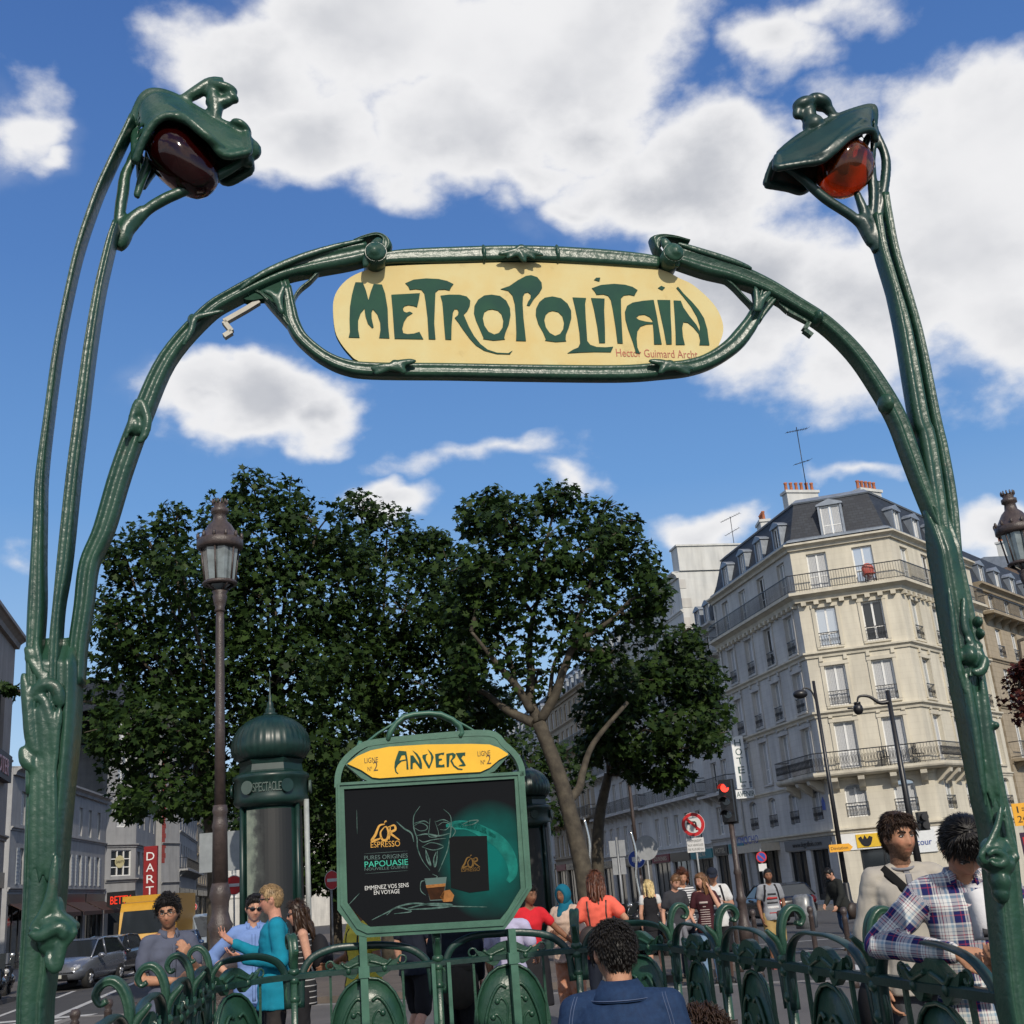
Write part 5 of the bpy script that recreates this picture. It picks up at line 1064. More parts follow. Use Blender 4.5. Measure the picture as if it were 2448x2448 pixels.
# ---- rows of houses: one facade each, side walls, roof
def row_house(name, label, P0, P1, depth, zt, floors, n, mat, ww=1.05, roof='mansard', rh=2.6, balc=(), guards=(), shop=None, frame=None, pane=None, margin=1.0, cols=None, chim=1, sidewin=False, shut=(), curtain=()):
    P0, P1 = V((*P0, 0)), V((*P1, 0)); d = (P1 - P0).normalized(); ln = (P1 - P0).length; nrm = V((d.y, -d.x, 0)); rz = math.atan2(d.y, d.x)
    g = min(zg(P0.y), zg(P1.y)) - .15
    root = empty(name, (P0.x, P0.y, 0), rz, label, 'building')       # local: x along the front, y into the house
    X, Y = V((1, 0, 0)), V((0, 1, 0)); O = V((0, 0, 0))
    cc = cols or [margin + (ln - 2 * margin) * (i + .5) / n for i in range(n)]
    ops = []; w = MB()
    for (z, h) in floors:
        for a in cc: ops.append((a - ww / 2, a + ww / 2, z, z + h, 0))
    gz = shop[0] if shop else None; gops = []
    if shop:
        k = shop[1]
        for i in range(k): gops.append((ln * i / k + .35, ln * (i + 1) / k - .35, g + .2, gz - .75, 0))
    wall_quads(w, O, X, ln, g, zt, ops + gops)
    for x in (0, ln): w.quad((x, .001, g), (x, depth, g), (x, depth, zt), (x, .001, zt))
    w.quad((0, depth, g), (ln, depth, g), (ln, depth, zt), (0, depth, zt))
    o = w.build('wall', mat, root, fixn=False); fuv(o, X, (0, 0))
    for j, (z, h) in enumerate(floors):
        for a in cc:
            put_window(root, a, .15, z, 0, ww, h, frame=frame, pane=pane, curtain=j in curtain)
            if j in guards: put_guard(root, a, -.03, z, 0, ww + .05, .75)
            if j in shut:
                for sg in (-1, 1):
                    s = MB(); s.box(-.25, .25, -.03, 0, 0, h)
                    for q in range(9): s.box(-.21, .21, -.045, -.03, h * (q + .15) / 9, h * (q + .7) / 9)
                    so = s.build('shutter', SHUT, root); so.location = (a + sg * (ww / 2 + .27), -.004, z)
        c = MB(); sweep(c, [(0, 0), (ln, 0)], cornice_prof(z - .18, .16, .2)); c.build('string_course', mat, root)
    c = MB(); sweep(c, [(0, 0), (ln, 0)], cornice_prof(zt + .02, .45, .45)); c.build('cornice', mat, root)
    for j in balc:
        z = floors[j][0] - .12; c = MB(); c.box(0.1, ln - .1, -.75, -.005, z - .16, z); bo = c.build('balcony', mat, root); gr_ = MB(); rail_run(gr_, [(.1, 0), (ln - .1, 0)], .68, z, .95, .15); gr_.build('balcony_railing', BLACK, bo)
        for q in range(int(ln / 1.4)): k = MB(); k.prism([(0, 0), (-.6, 0), (-.5, -.15), (-.2, -.3), (0, -.5)], -.1, .1, fr=lambda x, y, zz_: V((.7 + q * 1.4 + y, x - .006, z - .165 + zz_))); k.build('bracket', mat, root)
    for i, (a0, a1, za, zb, _) in enumerate(gops):
        s = MB(); s.box(a0 + .02, a1 - .02, .16, .2, za, za + .4); m_ = max(1, round((a1 - a0) / 1.3))
        for q in range(m_ + 1): xx = a0 + .06 + (a1 - a0 - .12) * q / m_; s.box(xx - .04, xx + .04, .14, .21, za, zb)
        so = s.build('shop_window', DARKSH, root); p = MB(); p.quad((a0, .18, za), (a1, .18, za), (a1, .18, zb), (a0, .18, zb)); p.build('pane', GLASS, so, fixn=False)
        fm_ = shop[2][i % len(shop[2])]; f = MB(); f.box(a0 - .2, a1 + .2, -.09, -.004, zb + .05, zb + .62); fo = f.build('fascia', fm_[0], root)
        if fm_[1]: text('lettering', fm_[1], fm_[2], fo, ((a0 + a1) / 2, -.095, zb + .18), (1, 0, 0), (0, 0, 1), .42, min(a1 - a0, .34 * len(fm_[1])), .01)
        if len(fm_) > 3 and fm_[3]:
            aw_ = MB(); aw_.prism([(-.1, zb + .1), (-1.3, zb - .55), (-1.3, zb - .8), (-1.26, zb - .8), (-1.26, zb - .57), (-.1, zb + .05)], a0, a1, fr=lambda x, y, z: V((y, x, z))); aw_.build('awning', fm_[3], root)
    if roof == 'mansard':
        r_ = MB(); sweep(r_, [(0, 0), (ln, 0)], [(-.05, zt), (-.2, zt + .1), (-1.0, zt + rh), (-depth * .5, zt + rh + .8), (-depth, zt)]); ro_ = r_.build('roof', SLATE, root)
        for a in cc[::1]: dormer(ro_, a, .25, zt + .25, 0, .8, 1.25, .8)
    elif roof == 'pitch':
        r_ = MB(); sweep(r_, [(0, 0), (ln, 0)], [(.3, zt - .05), (-depth * .5, zt + rh), (-depth, zt)]); ro_ = r_.build('roof', ZINC, root)
    else:
        r_ = MB(); r_.box(0, ln, 0, depth, zt, zt + .25); ro_ = r_.build('roof', ZINC, root)
    for k in range(chim): chimney(ro_, ln * (.1 + .8 * (k + .5) / chim), depth * .45, zt + (rh if roof != 'flat' else .2) - .2, 1.3, .55, 1.6, 4)
    return root
def rp_(a): p = CLp + dL * a; return (p.x, p.y)
TURQ = M('turquoise_shop_paint', (.03, .2, .22), .5); REDS = M('dark_red_shop_paint', (.16, .02, .03), .5); CRM = M('cream_lettering', (.5, .45, .35), .5, var=0)
row_house('narrow_house', 'low grey house with slate roof squeezed beside the tall white gable', rp_(17.6), rp_(12.02), 7, 16.4, [(3.4, 1.7), (6.0, 1.9), (9.0, 1.9), (12.0, 1.9), (14.5, 1.4)], 2, GREYST, rh=1.5, balc=(1, 4), guards=(2, 3), shop=(2.9, 2, [(DARKSH, 'HOTEL', CRM), (TURQ, None, None)]))
g3 = row_house('tall_gabled_house', 'tall pale house with a big blank white gable rising over its neighbour', rp_(31), rp_(17.62), 13, 21.2, [(3.2, 2.0), (6.3, 2.1), (9.5, 2.1), (12.7, 2.0), (15.8, 2.0), (18.7, 1.6)], 5, PALEPL, roof='pitch', rh=1.6, balc=(1, 4), guards=(2, 3), shop=(2.8, 3, [(REDS, 'SOUVENIRS', CRM), (DARKSH, None, None), (TURQ, 'BAZAR', CRM)]))
q = MB()                                            # quoin stones toothed up the gable edges
for i in range(11):
    z = 6.5 + i * 1.35; q.box(13.35, 13.41, .0 if i % 2 else -.02, .45 + .25 * (i % 2), z, z + .65)
qo = q.build('quoins', GREYST, g3); qo['kind'] = 'stuff'
q = MB(); q.box(12.2, 13.5, .1, 12.9, 21.25, 23.0); q.box(12.1, 13.6, 0, 13, 23.0, 23.12); q.build('gable_parapet', PALEPL, g3)
antenna(*(CLp + dL * 18 + V((4.5, 1, 0)))[:2], 23.1, 2.2, R(-30), 'small rooftop aerial on top of the blank white gable')
row_house('balconied_hotel', 'grey hotel front with long dark balconies and flags above the shops', rp_(46), rp_(31.02), 12, 19, [(3.2, 2.0), (6.4, 2.3), (9.8, 2.1), (13.0, 2.0), (16, 1.7)], 6, GREYST, balc=(1, 2), guards=(3,), shop=(2.8, 4, [(DARKSH, 'CAFE', CRM), (REDS, 'SACRE COEUR', CRM), (DARKSH, None, None)]))
row_house('ornate_house', 'ornate grey house with rows of small arcaded openings behind the tree trunk', rp_(64), rp_(46.02), 12, 18.5, [(3.6, 2.0), (6.8, 2.3), (10.2, 2.1), (13.4, 2.0), (16.2, 1.6)], 8, WARMST, balc=(1, 3), guards=(2,), shop=(3.0, 4, [(REDS, None, None), (DARKSH, 'TABAC', CRM)]))
row_house('far_terrace', 'far grey terrace closing the right side of the street', rp_(100), rp_(64.02), 12, 18, [(4, 2.0), (7, 2.2), (10.3, 2.1), (13.5, 1.9)], 12, GREYST, guards=(1, 2), shop=(3.2, 6, [(DARKSH, None, None)]))
row_house('distant_terrace', 'distant pale terrace beyond the trees on the right', rp_(150), rp_(100.02), 12, 17, [(4, 2.0), (7, 2.2), (10.3, 2.1), (13.5, 1.9)], 14, PALEPL, shop=None)
p5 = FRp + dR * .4
r2 = row_house('right_house', 'brownish stone house beyond the corner, its white top floor showing behind the green post', (p5.x, p5.y), tuple((p5 + dR * 22)[:2]), 12, 16.6, [(3.2, 1.8), (6.2, 2.1), (9.4, 2.1), (12.2, 1.8), (14.9, 1.3)], 7, WARMST, balc=(1, 4), guards=(2, 3), shop=(2.8, 4, [(REDS, None, None), (DARKSH, None, None)]), chim=3)
p6 = p5 + dR * 22.1
row_house('brown_house', 'tall brown house with a bare side wall at the right edge', tuple(p6[:2]), tuple((p6 + dR * 14)[:2]), 12, 22, [(3.2, 1.8), (6.2, 2.1), (9.4, 2.1), (12.4, 2.0), (15.4, 1.9), (18.4, 1.8)], 5, stone('brown_render', (.22, .15, .11), (.18, .13, .10), strength=.1), roof='pitch', rh=1.2, chim=3)
# ---- left side of the street
BEIGE = stone('beige_plaster', (.36, .31, .28), (.28, .25, .23), strength=.05)
KEEP_PAL, PALEPL = PALEPL, LEFTPL  # left houses take the render with shade in its colour
l0 = row_house('near_left_building', 'beige plaster building with dark glazed lower floors at the left edge', (-15.6, 27), (-20.6, 45.5), 10, 12.6, [(5.0, 1.6), (7.9, 2.4)], 5, BEIGE, ww=2.1, roof='flat', frame=BLACK, shop=(3.6, 3, [(DARKSH, None, None), (DARKSH, None, None)]), chim=0)
f = MB(); f.box(5, 18.3, -.25, -.01, 6.75, 7.75); fo = f.build('sign_band', M('rusty_dark_band', (.05, .03, .025), .6, var=.4), l0)
text('lettering', 'RESTAURANT NOTER', M('pinkish_sign_letters', (.6, .33, .35), .5), fo, (13.2, -.255, 6.95), (1, 0, 0), (0, 0, 1), .85, 8.6, .03)
bx = MB(); bx.box(12.9, 18.2, 1.5, 7, 12.8, 15.4); bx.box(12.7, 18.4, 1.3, 7.2, 15.4, 15.6); bx.build('rooftop_box', GREYST, l0)
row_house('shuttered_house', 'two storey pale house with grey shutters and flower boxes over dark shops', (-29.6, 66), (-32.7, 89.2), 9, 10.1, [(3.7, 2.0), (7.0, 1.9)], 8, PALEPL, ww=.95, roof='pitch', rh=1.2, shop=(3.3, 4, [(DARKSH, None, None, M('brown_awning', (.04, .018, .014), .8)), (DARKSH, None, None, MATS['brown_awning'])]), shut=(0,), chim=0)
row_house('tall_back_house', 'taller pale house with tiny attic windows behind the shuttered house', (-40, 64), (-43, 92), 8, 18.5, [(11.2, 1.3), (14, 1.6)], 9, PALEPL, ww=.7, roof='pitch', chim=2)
dty = empty('electrical_shop_building', (-32.7, 89.25, 0), 0, 'pale corner building with a big gridded window and red vertical DARTY sign', 'building')
Dp = [V((-32.7, 89.25, 0)), V((-31.3, 91.9, 0)), V((-34.2, 107.0, 0))]
for fi in (0, 1):
    P0, P1 = Dp[fi], Dp[fi + 1]; d = (P1 - P0).normalized(); ln = (P1 - P0).length; nrm = V((d.y, -d.x, 0)); rz = math.atan2(d.y, d.x)
    base = V((-32.7, 89.25, 0)); q0 = P0 - base
    wins = [(ln / 2, 8.0, 1.0, 2.0), (ln / 2, 11.4, 1.0, 2.0), (ln / 2, 14.6, 1.0, 1.8)] if fi == 0 else [(a, z, .95, 1.9) for a in (1.6, 4.2, 7.6, 10.2, 13) for z in (8.0, 11.4, 14.6)] + [(a, 4.5, 1.3, 1.7) for a in (1.6, 4.2, 7.6, 10.2, 13)]
    big = [(.55, ln - .45, 4.4, 6.3, 0)] if fi == 0 else []; sh = [(.4, ln - .4, -1.2, 2.4, 0)] if fi == 0 else [(1, 6.5, -1.3, 2.4, 0), (7.2, 14, -1.3, 2.4, 0)]
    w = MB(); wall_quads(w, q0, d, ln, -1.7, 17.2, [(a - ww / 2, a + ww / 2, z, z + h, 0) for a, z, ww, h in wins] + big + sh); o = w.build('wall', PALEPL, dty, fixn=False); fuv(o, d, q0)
    for a, z, ww, h in wins: p = q0 + d * a - nrm * .15; put_window(dty, p.x, p.y, z, rz, ww, h)
    for (a0, a1, za, zb, _) in big:
        b = MB(); rot = Matrix((d, -nrm, V((0, 0, 1)))).transposed(); c = q0 - nrm * .12
        for t in np.linspace(a0 + .04, a1 - .04, 4): b.obox(c + d * t + V((0, 0, (za + zb) / 2)), (.08, .08, zb - za), rot)
        for t in np.linspace(za + .04, zb - .04, 4): b.obox(c + d * ((a0 + a1) / 2) + V((0, 0, t)) - nrm * .002, (a1 - a0, .07, .07), rot)
        bo = b.build('gridded_window', WHITE, dty); g_ = MB(); c2 = q0 - nrm * .17; g_.quad(*[c2 + d * x + V((0, 0, z)) for x, z in ((a0, za), (a1, za), (a1, zb), (a0, zb))]); g_.build('pane', GLASS, bo, fixn=False)
        k = MB(); cc = q0 + d * ((a0 + a1) / 2 - .1) - nrm * .06 + V((0, 0, 5.45)); k.tube([cc, cc + nrm * .02], .46, n=20, sm=False); ko = k.build('round_poster', M('cream_poster', (.5, .45, .25), .6, var=0), bo)
        text('lettering', 'DARTY', BLACK, ko, cc + nrm * .025 + V((0, 0, -.12)), d, (0, 0, 1), .3, .78, .01)
    for (a0, a1, za, zb, _) in sh:
        g_ = MB(); c2 = q0 - nrm * .2; g_.quad(*[c2 + d * x + V((0, 0, z)) for x, z in ((a0, za), (a1, za), (a1, zb), (a0, zb))]); g_.build('shop_window', GLASS, dty, fixn=False)
    for z, o_ in ((6.75, .2), (4.2, .25), (10.6, .15)):
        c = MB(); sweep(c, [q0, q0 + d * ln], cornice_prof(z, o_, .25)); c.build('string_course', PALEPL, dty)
r_ = MB(); sweep(r_, [p - base for p in Dp], [(.2, 17.2), (.2, 17.5), (-1.2, 19.5), (-9, 19.8), (-9, 17.2)]); r_.build('roof', SLATE, dty)
ds = MB(); c = V((1.95, 3.3, 0)); ds.box(c.x - .1, c.x + .95, c.y - .15, c.y + .15, 1.8, 6.5); do = ds.build('vertical_sign', RED, dty)
for i, ch_ in enumerate('DARTY'): text('letter', ch_, SIGNW, do, (c.x + .42, c.y - .155, 5.45 - i * .85), (1, 0, 0), (0, 0, 1), .88, .62, .01)
bd = empty('red_neon_sign', (-30.6, 86.5, 1.9), 0, 'glowing red neon letters over a dark shop left of the yellow truck', 'sign'); b = MB(); b.box(-.9, 1.1, 0, .2, .2, 1.3); b.build('sign_box', BLACK, bd); text('lettering', 'BETTY', REDGLOW, bd, (.1, -.005, .45), (1, 0, 0), (0, 0, 1), .8, 1.5, .03)
L3a, L3b, L3c = (-33.0, 103.5), (-32.3, 106.3), (-37, 128)
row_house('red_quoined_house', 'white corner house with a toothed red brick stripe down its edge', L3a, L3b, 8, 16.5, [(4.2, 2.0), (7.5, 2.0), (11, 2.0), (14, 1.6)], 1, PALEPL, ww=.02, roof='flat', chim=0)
rq = bpy.data.objects['red_quoined_house']; q = MB(); BRK = M('red_brick', (.28, .05, .04), .8, var=.2)
for i in range(24): q.box(.03, .5 + .14 * (i % 2), -.02, -.003, 5.6 + i * .42, 6.0 + i * .42)
qo = q.build('brick_stripe', BRK, rq); qo['kind'] = 'stuff'
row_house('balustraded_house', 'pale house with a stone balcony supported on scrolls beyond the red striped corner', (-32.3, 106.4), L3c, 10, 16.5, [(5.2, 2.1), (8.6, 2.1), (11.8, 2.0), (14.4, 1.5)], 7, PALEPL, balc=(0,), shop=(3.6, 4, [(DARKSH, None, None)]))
row_house('far_left_terrace', 'far pale terrace on the left side of the street behind the lamp post', (-37, 128.2), (-48, 180), 10, 15.5, [(4.2, 2.0), (7.4, 2.0), (10.6, 2.0), (13.2, 1.5)], 14, WARMST, shop=(3.6, 6, [(DARKSH, None, None)]))
row_house('end_terrace', 'grey terrace closing the far end of the boulevard', (-60, 205), (30, 215), 10, 14, [(3, 2.0), (6, 2.0), (9, 2.0)], 22, GREYST)
# pavements along both fronts
gmesh('left_pavement', [[(-15.3, 10.1), (-11.4, 10.1), (-16.4, 44), (-25.6, 66), (-28.2, 90), (-45, 190), (-60, 190), (-36, 90), (-31, 66), (-21, 44.2)]], PAVE, z=0, thick=.14)
rc_ = [tuple((CLp + dL * 100 + V((-.978, -.208, 0)) * 4)[:2]), tuple((CLp + V((-.978, -.208, 0)) * 3.4 + V((-.3, -2.6, 0)))[:2]), tuple((CRp + V((1.0, -4.6, 0)))[:2]), tuple((FRp + dR * 30 + V((.766, -.643, 0)) * 4)[:2]), tuple((FRp + dR * 30)[:2]), tuple(FRp[:2]), tuple(CRp[:2]), tuple(CLp[:2]), tuple((CLp + dL * 100)[:2])]
gmesh('right_pavement', [rc_], PAVE, z=0, thick=.14)
gmesh('tree_median', [[(-8.6, 24.8), (2.6, 21.5), (4.2, 24.5), (3.6, 31), (-11.5, 104), (-24.4, 100)]], M('gravel_earth', (.12, .1, .085), .95, var=.3, scale=2, bump=.3), z=0, thick=.14)
# painted markings on the carriageway
mk = []
for i in range(5): x = 4.6 + i * 1.05; mk.append([(x, 18.6 - i * .1), (x + .5, 18.6 - i * .1), (x + .9, 22.4 - i * .1), (x + .4, 22.4 - i * .1)])
for y in (24.0, 27.2, 31.5): mk.append([(4.4, y), (16, y - .6), (16, y - .45), (4.4, y + .15)])
for i in range(6): y = 20.6 + i * .95; mk.append([(-14.5, y), (-9.6, y + .2), (-9.6, y + .7), (-14.5, y + .5)])
for i in range(5): y = 27 + i * 7.0; x = -12.4 - .2 * (y - 27); mk.append([(x, y), (x + .14, y), (x - .7, y + 3.5), (x - .84, y + 3.5)])
mk.append([(-10.6, 26), (-10.42, 26), (-20, 70), (-20.2, 70)])
for poly in mk: gmesh('road_marking', [poly], WPAINT, z=-KERB + .005)
# ------------------------------------------------------------------ trees
KP = S_PX / 1932
def leaf_mat(name, lo, hi, tr=.25):
    m = bpy.data.materials.new(name); m.use_nodes = True; t = m.node_tree; b = t.nodes['Principled BSDF']; b.inputs['Roughness'].default_value = .5; b.inputs['Specular IOR Level'].default_value = .12
    at = t.nodes.new('ShaderNodeAttribute'); at.attribute_name = 'tone'; rp_ = t.nodes.new('ShaderNodeValToRGB'); e = rp_.color_ramp.elements
    e[0].color = (*lo, 1); e[1].color = (*hi, 1); t.links.new(at.outputs['Fac'], rp_.inputs[0]); t.links.new(rp_.outputs[0], b.inputs['Base Color'])
    tr_ = t.nodes.new('ShaderNodeBsdfTranslucent'); t.links.new(rp_.outputs[0], tr_.inputs['Color']); mx = t.nodes.new('ShaderNodeMixShader'); mx.inputs[0].default_value = tr
    t.links.new(b.outputs[0], mx.inputs[1]); t.links.new(tr_.outputs[0], mx.inputs[2]); t.links.new(mx.outputs[0], t.nodes['Material Output'].inputs['Surface']); return m
LEAF = leaf_mat('plane_leaf', (.010, .025, .008), (.042, .075, .015))
LEAFR = leaf_mat('copper_leaf', (.03, .008, .007), (.11, .03, .02))
BARK = M('plane_bark', (.085, .07, .047), .85, var=.3, scale=5.5, c2=(.032, .026, .019), bump=.8, bscale=9)
_a = [90, 62, 38, 10, -35, -70, -90, -110, -145, 170, 142, 118]; _r = [1, .5, .92, .45, .62, .3, .42, .3, .62, .45, .92, .5]
LSH = np.array([[r_ * math.cos(R(a)), r_ * math.sin(R(a)) + .35, -.16 * abs(math.cos(R(a))) * r_] for a, r_ in zip(_a, _r)]) * .62
LS5 = np.array([[0, 1, 0], [-.62, .35, -.1], [-.4, -.25, -.05], [.4, -.25, -.05], [.62, .35, -.1]]) * .62
def leaves(name, centers, normals, sizes, tones, mat, parent, rs, shape=LSH):
    n = len(centers); k = len(shape)
    ax = rs.normal(size=(n, 3)); nz = normals / np.linalg.norm(normals, axis=1, keepdims=True)
    a = ax - nz * np.sum(ax * nz, 1, keepdims=True); a /= np.linalg.norm(a, axis=1, keepdims=True); b = np.cross(nz, a)
    vs = centers[:, None, :] + sizes[:, None, None] * (shape[None, :, 0:1] * a[:, None, :] + shape[None, :, 1:2] * b[:, None, :] + shape[None, :, 2:3] * nz[:, None, :])
    me = bpy.data.meshes.new(name); me.vertices.add(n * k); me.vertices.foreach_set('co', vs.reshape(-1).astype(np.float32))
    me.loops.add(n * k); me.loops.foreach_set('vertex_index', np.arange(n * k, dtype=np.int32)); me.polygons.add(n)
    me.polygons.foreach_set('loop_start', np.arange(0, n * k, k, dtype=np.int32)); me.polygons.foreach_set('loop_total', np.full(n, k, dtype=np.int32))
    at = me.attributes.new('tone', 'FLOAT', 'POINT'); at.data.foreach_set('value', np.repeat(tones, k).astype(np.float32)); me.update(calc_edges=True); me.materials.append(mat)
    return link(name, me, parent)
def tree(label, base, lobes, D, dens, size, seed, trunk, limbs=(), mat=LEAF, yspread=1.0, group='plane trees on the boulevard', thin=.31, clump=1.1):
    rs = np.random.RandomState(seed); b0 = V(base); root = empty('plane_tree', b0, 0, label, 'tree', group)
    C_, N_ = [], []; cents = []
    for (px, py, rx, ry, *ex) in lobes:
        dy = (ex[0] if ex else rs.uniform(-1, 1) * yspread); d_ = D + dy; c = aty(px * KP, py * KP, d_); a, h = rx * KP * d_ / F_PX, ry * KP * d_ / F_PX; dp = max(a, h) * .95 + .4; den = ex[1] if len(ex) > 1 else 1.0
        n = int(dens * den * (a * h * 4 + .6) * 64); dirs = rs.normal(size=(n, 3)); dirs /= np.linalg.norm(dirs, axis=1, keepdims=True); rr = rs.uniform(.25, 1.08, size=(n, 1)) ** .6
        C_.append(np.array(c)[None] + dirs * rr * np.array([a, dp, h])[None]); N_.append(dirs); cents.append((c, a, h))
    P = np.concatenate(C_); N = np.concatenate(N_)
    # clumps and gaps: keep leaves where a few random cells of noise are dense
    keep = np.array([noise.noise(V(p) * clump) * .6 + noise.noise(V(p) * clump * 2.7 + V((7, 3, 1))) * .5 for p in P]) > (thin - .5)
    P, N = P[keep], N[keep]; n = len(P)
    nn = N * .45 + np.array([0, -.25, .75]) + rs.normal(size=(n, 3)) * .55
    leaves('crown', P - np.array(b0), nn, size * rs.uniform(.7, 1.35, n), np.clip(rs.normal(.42, .25, n), 0, 1), mat, root, rs)
    t = MB(); pts = [V(p) - b0 for p in trunk[0]]; t.tube(smooth_path([tuple(p) for p in pts], 5), [trunk[1] + (trunk[2] - trunk[1]) * i / ((len(pts) - 1) * 5) for i in range((len(pts) - 1) * 5 + 1)], n=12); 
    for L_, r0, r1 in limbs:
        pts = smooth_path([tuple(V(p) - b0) for p in L_], 4); t.tube(pts, [r0 + (r1 - r0) * i / (len(pts) - 1) for i in range(len(pts))], n=8)
    tops = [V(p) for p in [trunk[0][-1]] + [q for L_, _, _ in limbs for q in L_[1:]]]
    for c, a, h in cents:                            # a branch into every leaf mass, then twigs
        s = min(tops, key=lambda q: (q - c).length + (4 if q.z > c.z + .5 else 0)); mid = (s + c) / 2 + V((rs.uniform(-.3, .3), rs.uniform(-.3, .3), rs.uniform(-.1, .35)))
        t.tube([p - b0 for p in (s, mid, c)], [.06, .045, .025], n=6)
        for k in range(4):
            e = c + V((rs.uniform(-a, a), rs.uniform(-a, a), rs.uniform(-.3 * h, h))) * .9; t.tube([c - b0, (c + e) / 2 + V((0, 0, .12)) - b0, e - b0], [.025, .018, .008], n=5)
    t.build('trunk', BARK, root, fixn=False); return root
def gp(u, D): p = aty(u, 2100, D); return V((p.x, D, zg(D)))
T1 = [(330, 985, 35, 40), (290, 1040, 70, 60), (240, 1060, 55, 50), (345, 1085, 80, 75), (250, 1160, 80, 90), (222, 1280, 62, 90), (310, 1250, 100, 100), (250, 1380, 85, 70), (335, 1380, 90, 80), (245, 1465, 55, 55), (305, 1500, 80, 50), (215, 1180, 40, 60), (20, 1302, 9, 10, 0, .8), (390, 1500, 80, 50), (200, 1380, 40, 60), (240, 1530, 25, 20)]
T2 = [(480, 925, 45, 45), (545, 955, 50, 60), (430, 985, 60, 60), (505, 1030, 110, 90), (600, 1000, 70, 60), (520, 1150, 150, 120), (415, 1120, 100, 110), (640, 1100, 100, 110), (520, 1290, 170, 110), (400, 1280, 120, 100), (640, 1250, 110, 110), (450, 1420, 140, 85), (600, 1410, 120, 90), (460, 1500, 90, 40), (570, 1500, 90, 50)]
T3 = [(680, 965, 50, 40), (730, 1010, 70, 60), (660, 1050, 60, 60), (785, 1050, 60, 55), (820, 1022, 36, 26), (760, 1150, 110, 100), (700, 1250, 110, 100), (830, 1210, 90, 100), (845, 1330, 90, 70), (740, 1360, 100, 80), (700, 1450, 120, 75), (840, 1420, 70, 50), (850, 1090, 56, 80), (872, 1200, 56, 80), (880, 1310, 56, 70), (935, 1330, 46, 50)]
T4 = [(1050, 945, 55, 36), (930, 945, 34, 28), (905, 980, 50, 46), (965, 985, 65, 50), (1130, 980, 48, 40), (1172, 1000, 42, 46), (1100, 1040, 90, 66), (1000, 1065, 100, 66), (905, 1075, 70, 66), (1190, 1060, 60, 50), (1225, 1115, 44, 50), (1120, 1135, 90, 66, 0, .75), (1000, 1150, 90, 60, 0, .75), (895, 1160, 70, 66), (1200, 1180, 56, 50, 0, .8), (1080, 1215, 80, 46, 0, .6), (960, 1240, 60, 46, 0, .55), (880, 1260, 50, 50), (860, 1330, 40, 46), (1150, 1255, 50, 40, 0, .7), (1010, 1290, 60, 40, .5, .4)]
T5 = [(1180, 1300, 80, 56), (1260, 1275, 70, 52), (1318, 1285, 52, 52), (1290, 1370, 80, 62), (1200, 1385, 85, 50), (1345, 1350, 42, 44), (1225, 1440, 70, 40), (1270, 1470, 40, 22), (1140, 1340, 60, 46), (1130, 1410, 50, 36), (1340, 1405, 40, 22), (1280, 1215, 50, 36)]
tree('left plane tree beside the post, its boughs hanging over the shops', gp(520, 29), T1, 26, 3.2, .19, 1, ([gp(520, 29), gp(516, 29) + V((0, 0, 3)), gp(480, 28) + V((0, 0, 5.5))], .28, .17))
tree('tallest plane tree, dense crown behind the street lamp', gp(640, 30), T2, 29, 3.0, .2, 2, ([gp(640, 30), gp(640, 30) + V((0, 0, 3)), gp(645, 30) + V((.2, 0, 7))], .32, .2))
tree('dense plane tree in the middle, behind the billboard', gp(930, 33), T3, 32, 2.9, .2, 3, ([gp(930, 33), gp(930, 33) + V((0, 0, 3)), gp(925, 33) + V((-.2, 0, 7))], .3, .2))
D4 = 27
pt4 = lambda L_, dy=0.0: [tuple(aty(u, v, D4 + dy * i)) for i, (u, v) in enumerate(L_)]
tr4 = pt4([(1410, 2180), (1398, 2105), (1380, 2017), (1358, 1929), (1332, 1841), (1288, 1727)]); tr4[0] = (tr4[0][0], D4, zg(D4) - .05)
tree('leaning plane tree with a bare forked trunk and airy crown', tr4[0], T4, D4, 3.6, .2, 4, (tr4, .22, .16),
     [(pt4([(1288, 1727), (1268, 1672), (1270, 1605), (1265, 1554), (1275, 1470), (1292, 1420)], .15), .13, .045), (pt4([(1292, 1722), (1326, 1665), (1346, 1605), (1370, 1548), (1403, 1520), (1454, 1487), (1484, 1460)], -.15), .13, .035), (pt4([(1370, 1548), (1376, 1497), (1396, 1447), (1413, 1389)], -.1), .075, .03),
      (pt4([(1270, 1700), (1238, 1645), (1198, 1598), (1164, 1557), (1127, 1510)], -.2), .11, .035), (pt4([(1275, 1728), (1225, 1705), (1195, 1685), (1161, 1658), (1117, 1641), (1077, 1618)], .2), .12, .03), (pt4([(1236, 1645), (1212, 1554), (1203, 1529)], .3), .06, .03), (pt4([(1312, 1690), (1322, 1598), (1339, 1554), (1343, 1517)], .3), .055, .025),
      (pt4([(1354, 1920), (1384, 1885), (1393, 1846), (1420, 1775), (1500, 1679)], .2), .12, .05)], thin=.33, clump=1.0)
tree('low spreading plane tree in front of the grey hotel row', gp(1500, 33), T5, 31, 4.2, .2, 5, ([gp(1420, 33), gp(1440, 33) + V((0, 0, 3)), gp(1480, 33) + V((0, 0, 4.6))], .2, .12))
T6 = [(930, 1385, 50, 60), (1000, 1440, 60, 70), (900, 1470, 70, 70), (1000, 1530, 70, 60), (950, 1330, 30, 30, 0, .6), (860, 1520, 70, 60), (1080, 1450, 50, 50, 0, .7)]
tree('dark bushy tree far behind the billboard', gp(1220, 45), T6, 44, 2.2, .24, 6, ([gp(1220, 45), gp(1220, 45) + V((0, 0, 3)), gp(1220, 45) + V((0, 0, 6))], .25, .15))
